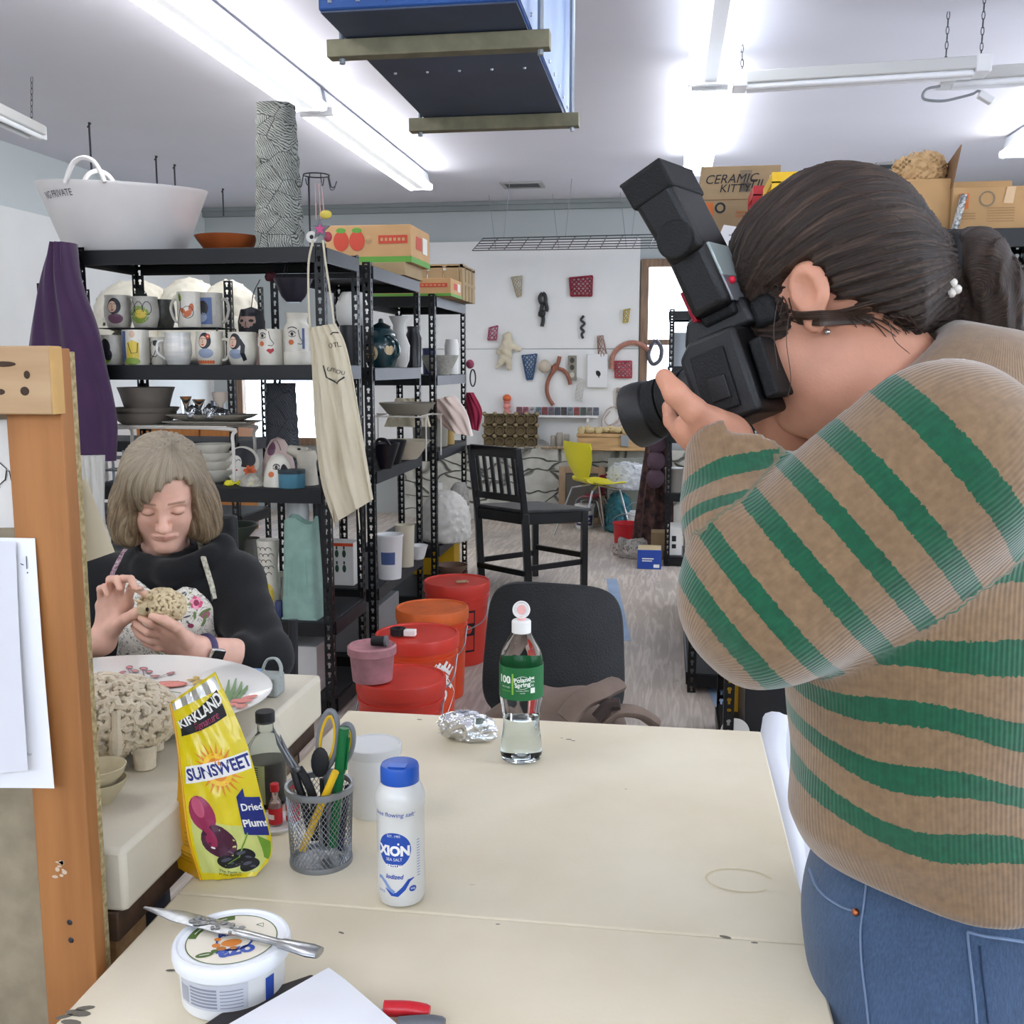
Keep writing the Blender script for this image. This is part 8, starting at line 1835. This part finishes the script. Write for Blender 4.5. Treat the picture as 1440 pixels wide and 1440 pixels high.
def milk_crate(label,x0,x1,y0,y1,z0,z1,m,rz=0):
 cx,cy=(x0+x1)/2,(y0+y1)/2;t=thing('milk_crate',label,'crate',(cx,cy,z0),rz,'plastic crates on the right rack');w,d_,h=(x1-x0)/2,(y1-y0)/2,z1-z0;b=MB()
 b.box((-w,-d_,0),(w,d_,.012))
 for zz in(.012,h-.035):
  b.box((-w,-d_,zz),(w,-d_+.012,zz+.035)).box((-w,d_-.012,zz),(w,d_,zz+.035)).box((-w,-d_+.012,zz),(-w+.012,d_-.012,zz+.035)).box((w-.012,-d_+.012,zz),(w,d_-.012,zz+.035))
 for sx in(-1,1):
  for sy in(-1,1):b.box((sx*w-(.03 if sx>0 else 0),sy*d_-(.012 if sy>0 else 0),.04),(sx*w+(.03 if sx<0 else 0),sy*d_+(.012 if sy<0 else 0),h-.03))
 b.build('frame',m,t);g=MB()
 n=11
 for i in range(n+1):
  f=-1+2*i/n
  for e in(-1,1):
   for s2 in(-1,1):
    x2=max(-1,min(1,f+e*.5));k=(x2-f)/(e*.5)if e else 0
    g.tube([(f*w,s2*(d_-.006),.04),(x2*w,s2*(d_-.006),.04+(h-.075)*k)],.003,4);g.tube([(s2*(w-.006),f*d_,.04),(s2*(w-.006),x2*d_,.04+(h-.075)*k)],.003,4)
 g.build('lattice',m,t);return t
a,b_=at(1086,242,3.6),at(1234,242,3.6);milk_crate('bright yellow plastic crate among the boxes above the photographer\'s head',a.x,b_.x,3.6,3.93,z,a.z,M_cy)
a,b_=at(1058,300,4.0),at(1150,300,4.0);milk_crate('red plastic crate wedged left of the yellow crate',a.x,b_.x,3.985,4.25,z+.001,at(1070,262,4.0).z,M_cr)
sheet('paper_liner','white paper liner tucked along the edge of the red crate',[at(1056,330,3.97),at(1063,330,3.97),at(1089,248,3.97),at(1083,246,3.97)],M_papw,.002)
sheet('paper_bag','white paper bag with small red print behind the flash',[at(1000,357,3.93),at(1075,357,3.93),at(1058,322,3.94),at(1018,316,3.94)],M_papw,.01,deco=lambda dd,W,H:dd.rect(W*.25,H*.64,W*.62,H*.69,1,1),cat='bag')
a,b_=at(1215,300,3.58),at(1336,300,3.58);zt=at(1280,252,3.58).z
t,w,d_,h=carton('carton','plain tan carton with crumpled paper on top behind the photographer\'s bun',a.x,b_.x,3.58,3.92,z,zt,M_kraft,'box')
lumps('packing_paper','crumpled brown packing paper on the tan carton','paper',(1252,219,1331,256),3.72,zt+.001,mat('kraft_paper','cda878',.85,vary=.1),14,.008,31,amp=.014,rmin=.025,rmax=.05,depth=.08)
a,b_=at(1338,300,3.56),at(1475,300,3.56);zt=at(1390,262,3.56).z
t,w,d_,h=carton('carton','open tan carton with a raised flap at the right edge',a.x,b_.x,3.56,3.92,z,zt,M_kraft,'box',open_=True)
MB().grid(lambda u,v:(-w+.02*v,-d_+2*d_*u*.9,h+.13*v*(1-.5*u)),6,4,thick=.004).build('flap',M_kraftd,t);MB().grid(lambda u,v:(-w+2*w*u,d_+.03*v,h+.08*v),6,4,thick=.004).build('flap',M_kraft,t)
dd=Draw().rect(-w*.86,h*.5,-w*.66,h*.85,0,1).arc(-w*.28,h*.72,.022,0,6.28,.005,1,1,16)
[dd.rect(-w*.28,h*(.5-.06*i),w*.3,h*(.52-.06*i),2,1)for i in range(6)];[dd.rect(-w*.9,h*(.38-.06*i),-w*.5,h*(.41-.06*i),2,1)for i in range(3)]
dd.poly([(w*.05,h*.62),(w*.25,h*.6),(w*.3,h*.98),(w*.12,h*.98)],3,2);dd.build('printing',[mat('box_orange','c46a2e'),mat('box_grey','7d6e58'),mat('box_line','9a7750',.8),mat('packing_tape','c9a57a',.25,coat=.5)],t,planemap((0,-d_-.001,0),(1,0,0),(0,0,1)),step=.0006)
t=thing('chain_roll','white and black patterned roll between the two cartons','roll',(at(1346,330,3.55).x,3.54,z));MB().tube([(-.012,0,.0),(.012,.0,.11)],.011,10).build('roll',mat('zigzag','d0cfca',.6,c2='38383a',vscale=90),t)
zl=ZR[4];a,b_=at(1040,1000,3.52),at(1104,1000,3.52)
t,w,d_,h=carton('storage_bin','black open bin marked with a white S beside the right rack post',a.x+.02,b_.x+.02,3.535,3.86,zl,zl+.24,mat('bin_black','1c1d20',.4),'bin',open_=True)
Draw().text('S',.0,.035,.075,0,bold=.003).build('lettering',[M_wht],t,planemap((0,-d_-.001,0),(1,0,0),(0,0,1)))
o=at(1035,990,3.50);t=thing('paper_plate','white paper plate leaning against the black bin','plate',(o.x-.01,3.518,zl),ry=.2);MB().lathe([(0,0),(.035,0),(.05,.008),(.049,.01),(0,.003)],24,M=Matrix.Translation((0,0,.052))@Matrix.Rotation(PI/2,4,'X')).build('plate',M_pap,t)
carton('card_box','yellow card box behind the black bin',a.x-.02,a.x+.06,3.87,3.94,zl,zl+.30,mat('card_yellow','d8a92a',.6),'box')
for k,(px,py0,Y,zz,r,h,c,lab)in enumerate(((948,690,7.3,.93-.0,10,40,'d9d4cc','white tub with a red label at the far end of the right racks'),(972,695,7.3,.93,9,30,'cfcac4','white tub beside the red labelled one on the far right rack'),(952,640,7.4,1.4,12,46,'9aa0a4','grey jar on the upper shelf of the far right rack'),(975,640,7.4,1.4,11,60,'bfc2c6','pale tall bottle on the upper shelf of the far right rack'),(950,770,7.3,.52,13,34,'77726a','dark grey crock on the lower shelf of the far right rack'))):
 t=vessel('tub',lab,'tub',px,Y,zz,[(0,0),(r*.9,0),(r,h*.9),(r*1.05,h*.92),(r*1.05,h),(0,h)],mat('tub_'+c,c,.5),False,deco=(lambda d,s:d.rect(-8*s,10*s,8*s,24*s,RD))if k==0 else None,dmats=PK)
t,w,d_,h=carton('carton','white carton with black marks low on the far right rack',.02,.12,7.25,7.5,.0705,.27,M_pap,'box');Draw().rect(-.02,.1,.01,.14,0).rect(-.02,.05,.01,.08,0).build('print',[M_ink],t,planemap((0,-d_-.001,0),(1,0,0),(0,0,1)))
for k,(px,Y,zt_,r,h,c,lab)in enumerate(((975,5.7,.93,12,30,'d6d2ca','white sack tub on the aisle shelf right of the camera lens'),(980,5.2,.93,15,34,'6b6a70','dark tub on the aisle shelf behind the sweater cuff'),(975,5.6,.5,14,26,'c7bfb0','cream tub low on the right aisle rack'),(985,5.1,.5,16,30,'e0ddd6','white tub low on the right aisle rack'))):
 vessel('tub',lab,'tub',px,Y,zt_,[(0,0),(r*.9,0),(r,h*.9),(r*1.05,h*.92),(r*1.05,h),(0,h)],mat('tub_'+c,c,.5),False)
YW=YF-.036
def lattice(name,label,cat,poly,color,n1=5,n2=4,r=.0055,bow=.03):
 """an open net-like ceramic piece: crossing coils inside a four sided outline (picture points, clockwise from top left)"""
 P=[at(x,y,YW-.03)for x,y in poly];m=mat('coil_'+color,color,.5,vary=.2,vscale=30);t=thing(name,label,cat,sum(P,Vector())/4);b=MB()
 f=lambda u,v:P[0].lerp(P[1],u).lerp(P[3].lerp(P[2],u),v)+Vector((0,-bow*math.sin(PI*u)*math.sin(PI*v),0))
 for i in range(n1+1):
  for sg in(1,-1):
   pts=[]
   for j in range(9):
    v=j/8;u=i/n1+sg*v*.0+.5/n1*math.sin(PI*n2*v)*sg
    pts.append(f(min(1,max(0,u)),v))
   b.tube(bez(pts,2),r,6)
 b.tube(bez([f(u,0)for u in[k/6 for k in range(7)]]+[f(1,v)for v in[k/6 for k in range(1,7)]]+[f(1-u,1)for u in[k/6 for k in range(1,7)]]+[f(0,1-v)for v in[k/6 for k in range(1,7)]],2),r*1.1,6)
 b.build('coils',m,t,world=True);return t
def coilshape(name,label,paths,r,color,cat='wall art',Y=None,bow=0):
 m=mat('coil_'+color,color,.5,vary=.2,vscale=30);Y=Y or YW-.03;c=at(*paths[0][0],Y);t=thing(name,label,cat,c)
 for p in paths:
  rr=p[2]if isinstance(p[-1],float)else r;pts=[at(x,y,Y)for x,y in p if not isinstance(x,float)or True]
  MB().tube(bez(pts,5),r,8).build('coil',m,t,world=True)
 return t
lattice('net_sculpture','dark red net shaped like a bow, high on the display board','wall art',[(801,391),(833,388),(832,416),(803,416)],'8c2036',5,4,.007)
lattice('net_sculpture','red square net at the right of the display board','wall art',[(865,508),(888,508),(888,531),(865,531)],'a63444',4,4,.006)
lattice('net_sculpture','blue and red net pocket in the middle of the display board','wall art',[(734,500),(755,498),(749,533),(741,534)],'3a5a80',3,5,.006)
lattice('net_sculpture','pale beaded net cone near the top left of the display board','wall art',[(719,390),(734,388),(733,416),(727,418)],'b7a98c',3,5,.004)
lattice('net_sculpture','small pink coil bundle above the cream figure','wall art',[(688,461),(700,458),(698,478),(686,478)],'a84a66',2,3,.005)
lattice('net_sculpture','small yellow net shell at the right of the display board','wall art',[(877,436),(886,434),(883,453),(876,454)],'bfa83c',2,3,.004)
lattice('net_sculpture','white beaded strand panel above the row of cards','wall art',[(812,530),(822,535),(818,565),(809,560)],'d5d2ca',2,5,.003)
lattice('net_sculpture','white and brown beaded strand above the framed picture','wall art',[(840,473),(848,472),(855,508),(842,512)],'9a7464',2,5,.004)
coilshape('wall_sculpture','black hanging sculpture of linked loops in the upper middle of the board',[[(763,412),(759,418),(761,426),(767,424),(766,415),(763,412)],[(763,425),(761,435),(759,445)],[(767,424),(769,434),(768,438)],[(763,440),(764,450),(762,459)]],.017,'2a2a2c')
MBk=[o for o in COL.objects if o.name.startswith('wall_sculpture')][0];p=at(762,441,YW-.04);MB().ell(p,(.035,.02,.035),seg=14).build('knot',mat('coil_2a2a2c','2a2a2c'),MBk,world=True)
coilshape('wall_sculpture','thin black twisted strip on the display board',[[(821,444),(817,450),(822,455),(817,461),(821,466),(818,470),(820,476)]],.012,'333336')
coilshape('coral_arc','pinkish coral arc reaching past the right edge of the display board',[[(860,519),(862,500),(872,488),(886,482),(900,484),(912,492)]],.022,'b07a68')
coilshape('branch_sculpture','terracotta branch fork shaped like a wishbone on the board',[[(787,501),(783,515),(773,530),(769,545),(771,558),(778,570)],[(785,518),(794,522),(800,532),(802,541)],[(783,512),(778,517),(781,522)]],.018,'9a5f4a')
t=thing('rag_figure','cream figure with outspread limbs hanging on the board','sculpture',at(713,490,YW-.05));fm=mat('cream_felt','d6cbb2',.9,bump=.5,bscale=60);Qf=lambda x,y:np.array(at(x,y,YW-.05),'f4')
def f_fig(P):
 d=sd_ell(P,Qf(714,474),(.045,.035,.05))
 for a,b_,r1,r2 in(((713,480),(712,498),.045,.05),((712,484),(701,495),.028,.022),((716,484),(731,492),.028,.02),((711,498),(706,508),.033,.03),((706,508),(699,516),.028,.018),((714,498),(716,518),.035,.022)):d=smin(d,sd_caps(P,Qf(*a),Qf(*b_),r1,r2),.02)
 return d+.004*np.sin(P@np.array([60,0,90],'f4'))
lo,hi=Qf(692,524)-.03,Qf(736,462)+.05;lo[1]-=.08;sdf_obj('body',f_fig,lo,hi,.011,fm,t)
p=at(766,515,YW-.05);t=thing('felt_ball','round beige ball beside the blue net pocket','sculpture',p);MB().ell((0,0,0),.06,seg=20).build('ball',mat('beige_felt','c7bba8',.95,bump=.8,bscale=70),t)
def plaque(label,x0,y0,x1,y1,depth,m,name='plaque',deco=None,dm=None,cat='wall art'):
 a,b_=at(x0,y1,YW),at(x1,y0,YW);t=thing(name,label,cat,((a.x+b_.x)/2,YW,(a.z+b_.z)/2));w,h=(b_.x-a.x)/2,(b_.z-a.z)/2;MB().box((-w,-depth,-h),(w,-.0005,h)).build('panel',m,t,bevel=.003)
 if deco:dd=Draw();deco(dd,w,h);dd.build('relief',dm,t,planemap((0,-depth-.001,0),(1,0,0),(0,0,1)),step=.001)
 return t
plaque('white canvas with a small dark mark on the display board',826,498,855,545,.05,mat('canvas_white','e2e2e2',.7),'picture',lambda d,w,h:(d.ell(.1*w,-.15*h,.22*w,.18*h,0,rot=.5),d.stroke([(-.1*w,0),(.2*w,-.4*h)],.01,0)),[M_ink],'picture')
t=plaque('tall grey relief tile with three round hollows on the board',799,500,811,535,.03,mat('grey_relief','8d897c',.7,vary=.2),deco=lambda d,w,h:[d.ell(0,y*h,.55*w,.22*h,0 if y>-.5 else 1)for y in(.62,.05,-.55)],dm=[mat('hollow_dark','45433d',.8),mat('hollow_pale','c5c0b2',.7)])
t=plaque('pale relief of egg box cells below the red square net',866,545,890,575,.03,mat('egg_relief','b5aaa0',.8));a=at(866,575,YW);s=mpp(870,560,YW)
for i in range(2):
 for j in range(3):MB().ell((-6*s+12*s*i,-.035,-10*s+10*s*j),(4.5*s,.02,4*s)).build('cell',mat('egg_relief2','9c9188',.8),t)
coilshape('wire_flower','pale wire drawing of a flower right of the shelf',[[(850,610),(846,595),(852,578),(864,572),(872,580),(868,592),(856,598),(850,590),(858,578)],[(862,598),(874,590),(888,585)],[(866,602),(876,596),(884,594)]],.006,'b9aaa2')
p=at(879,607,YW-.06);lumps('pink_lump','pink crocheted lump hanging under the wire flower','sculpture',(872,601,885,613),YW-.06,None,mat('pink_knit','c0707a',.9),5,.01,3,amp=.006,rmin=.02,rmax=.035,depth=.02)
a,b_=at(702,584,YW),at(842,584,YW);t=thing('wall_shelf','narrow white wall shelf holding a row of small cards','shelf',((a.x+b_.x)/2,YW,a.z));w=(b_.x-a.x)/2;zs_=a.z
MB().box((-w,-.12,-.012),(w,-.0005,.008)).build('board',M_white,t,bevel=.002)
for x in(-w*.8,w*.8):MB().box((x-.01,-.1,-.05),(x+.01,-.0005,-.012)).build('bracket',M_white,t)
cols=['8c4a52','b8586a','c9c4c0','6d8a94','a33f44','7a6a78','4a5668','2c2c34','8796a0','b04a44','3f5a4c','8d8a86','6a7484']
names=['maroon','rose','pale','teal grey','red','mauve','slate','black and white','silver blue','brick red','dark green','grey','steel blue']
proto=None
for i,(c,nme)in enumerate(zip(cols,names)):
 x=at(730+9*i,576,YW-.07).x;m=MB().box((-.027,0,0),(.027,.004,.074));o=m.build('art_card',mat('card_'+c,c,.6,vary=.4,vscale=30,c2='4a4644'),None);o.location=(x,YW-.07,zs_+.0085);o.rotation_euler=(-.12,0,0)
 tag(o,'small %s card on the white wall shelf, number %s from the orange figure'%(nme,['first','second','third','fourth','fifth','sixth','seventh','eighth','ninth','tenth','eleventh','twelfth','thirteenth'][i]),'card','cards on the white wall shelf');o['label']=o['label'].replace('number ','')
o=at(713,580,YW-.06);s=mpp(713,560,YW);t=thing('orange_figurine','orange and pink knobbly figurine at the left of the wall shelf','figurine',(o.x,YW-.06,zs_+.0085));fo=mat('figurine_orange','d86a3c',.5);fp=mat('figurine_pink','d98a80',.5)
MB().lathe([(0,0),(4*s,0),(5*s,4*s),(3.5*s,7*s),(5.5*s,11*s),(4*s,15*s),(5.5*s,19*s),(0,21*s)],20).build('base',fp,t);MB().ell((0,0,23*s),(6*s,6*s,5.5*s)).build('head',fo,t)
zL=.66
t=thing('egg_tray','large brown card egg tray standing on the stone ledge','egg tray',(at(717,634,9.25).x,9.27,zL),rx=-.1);s=mpp(717,610,9.25);em=mat('egg_card','6b5c42',.95,bump=.4,bscale=60);ed=mat('egg_card_dark','4a3f2c',.95)
MB().box((-38*s,0,.0),(38*s,.02,48*s)).build('back',ed,t)
for i in range(5):
 for j in range(3):MB().lathe([(6.3*s,0),(7.2*s,-.03),(5.6*s,-.03),(4.2*s,-.006),(0,-.004)],14,M=XZ((-30+15*i)*s,0,(8+16*j)*s)).build('cup',em,t)
for i in range(6):
 for j in range(4):MB().lathe([(3.4*s,0),(2.6*s,-.04),(1.2*s,-.055),(0,-.058)],10,M=XZ((-37.5+15*i)*s,0,(.5+15.7*j)*s)).build('peak',mat('egg_peak','9a8a68',.95),t)
for k,(cx,h,r,lab)in enumerate(((778,16,4,'little glass jar on the stone ledge, left of three'),(787,20,5,'little glass jar on the stone ledge, middle of three'),(797,18,4,'little glass jar on the stone ledge, right of three'))):vessel('jar',lab,'jar',cx,9.3,zL,[(0,0),(r,0),(r,h),(r*.7,h+2),(0,h+2)],mat('jar_cloudy','b5ada0',.3,trans=.2),False,group='little jars on the stone ledge')
m=MB();rn=random.Random(12)
for i in range(24):x=at(764+1.9*i,628,9.26).x;m.ell((x,9.14+.1*rn.random(),zL+.012),(.018,.02,.014),seg=8)
stuff(tag(m.build('dried_pods',mat('pod_tan','a8937a',.9)),'scatter of small tan pods along the stone ledge','pods'))
m=MB()
for i in range(26):x=at(818+3.4*i,620,9.1).x;m.ell((x,9.04+.16*rn.random(),.8105+.03),(.035,.03,.02+.02*rn.random()),seg=8,M=None)
stuff(tag(m.build('dried_shells',mat('shell_tan','c6b184',.9,bump=.6,bscale=40)),'row of tan dried shells heaped on the oak chest','shells'))
coilshape('steel_ornament','dark and silver hoop ornament beside the window frame',[[(922,478),(930,490),(928,506),(918,512),(912,500),(916,486),(922,478)]],.02,'54525a')
cam=bpy.data.cameras.new('camera');cam.sensor_width=36;cam.lens=36;cam.clip_start=.05
co=bpy.data.objects.new('view_camera',cam);COL.objects.link(co);co.location=EYEV
co.matrix_world=Matrix.Translation(EYEV)@Matrix(((RGT.x,UPV.x,-FWD.x),(RGT.y,UPV.y,-FWD.y),(RGT.z,UPV.z,-FWD.z))).to_4x4()
SC.camera=co
w=bpy.data.worlds.new('world');SC.world=w;w.use_nodes=True
w.node_tree.nodes['Background'].inputs[0].default_value=(.8,.88,1,1);w.node_tree.nodes['Background'].inputs[1].default_value=1
SC.view_settings.view_transform='Standard';SC.view_settings.look='None';SC.view_settings.gamma=1;SC.view_settings.use_curve_mapping=False
SC.view_settings.exposure=.5
SC.cycles.use_denoising=True
SC.cycles.max_bounces=8
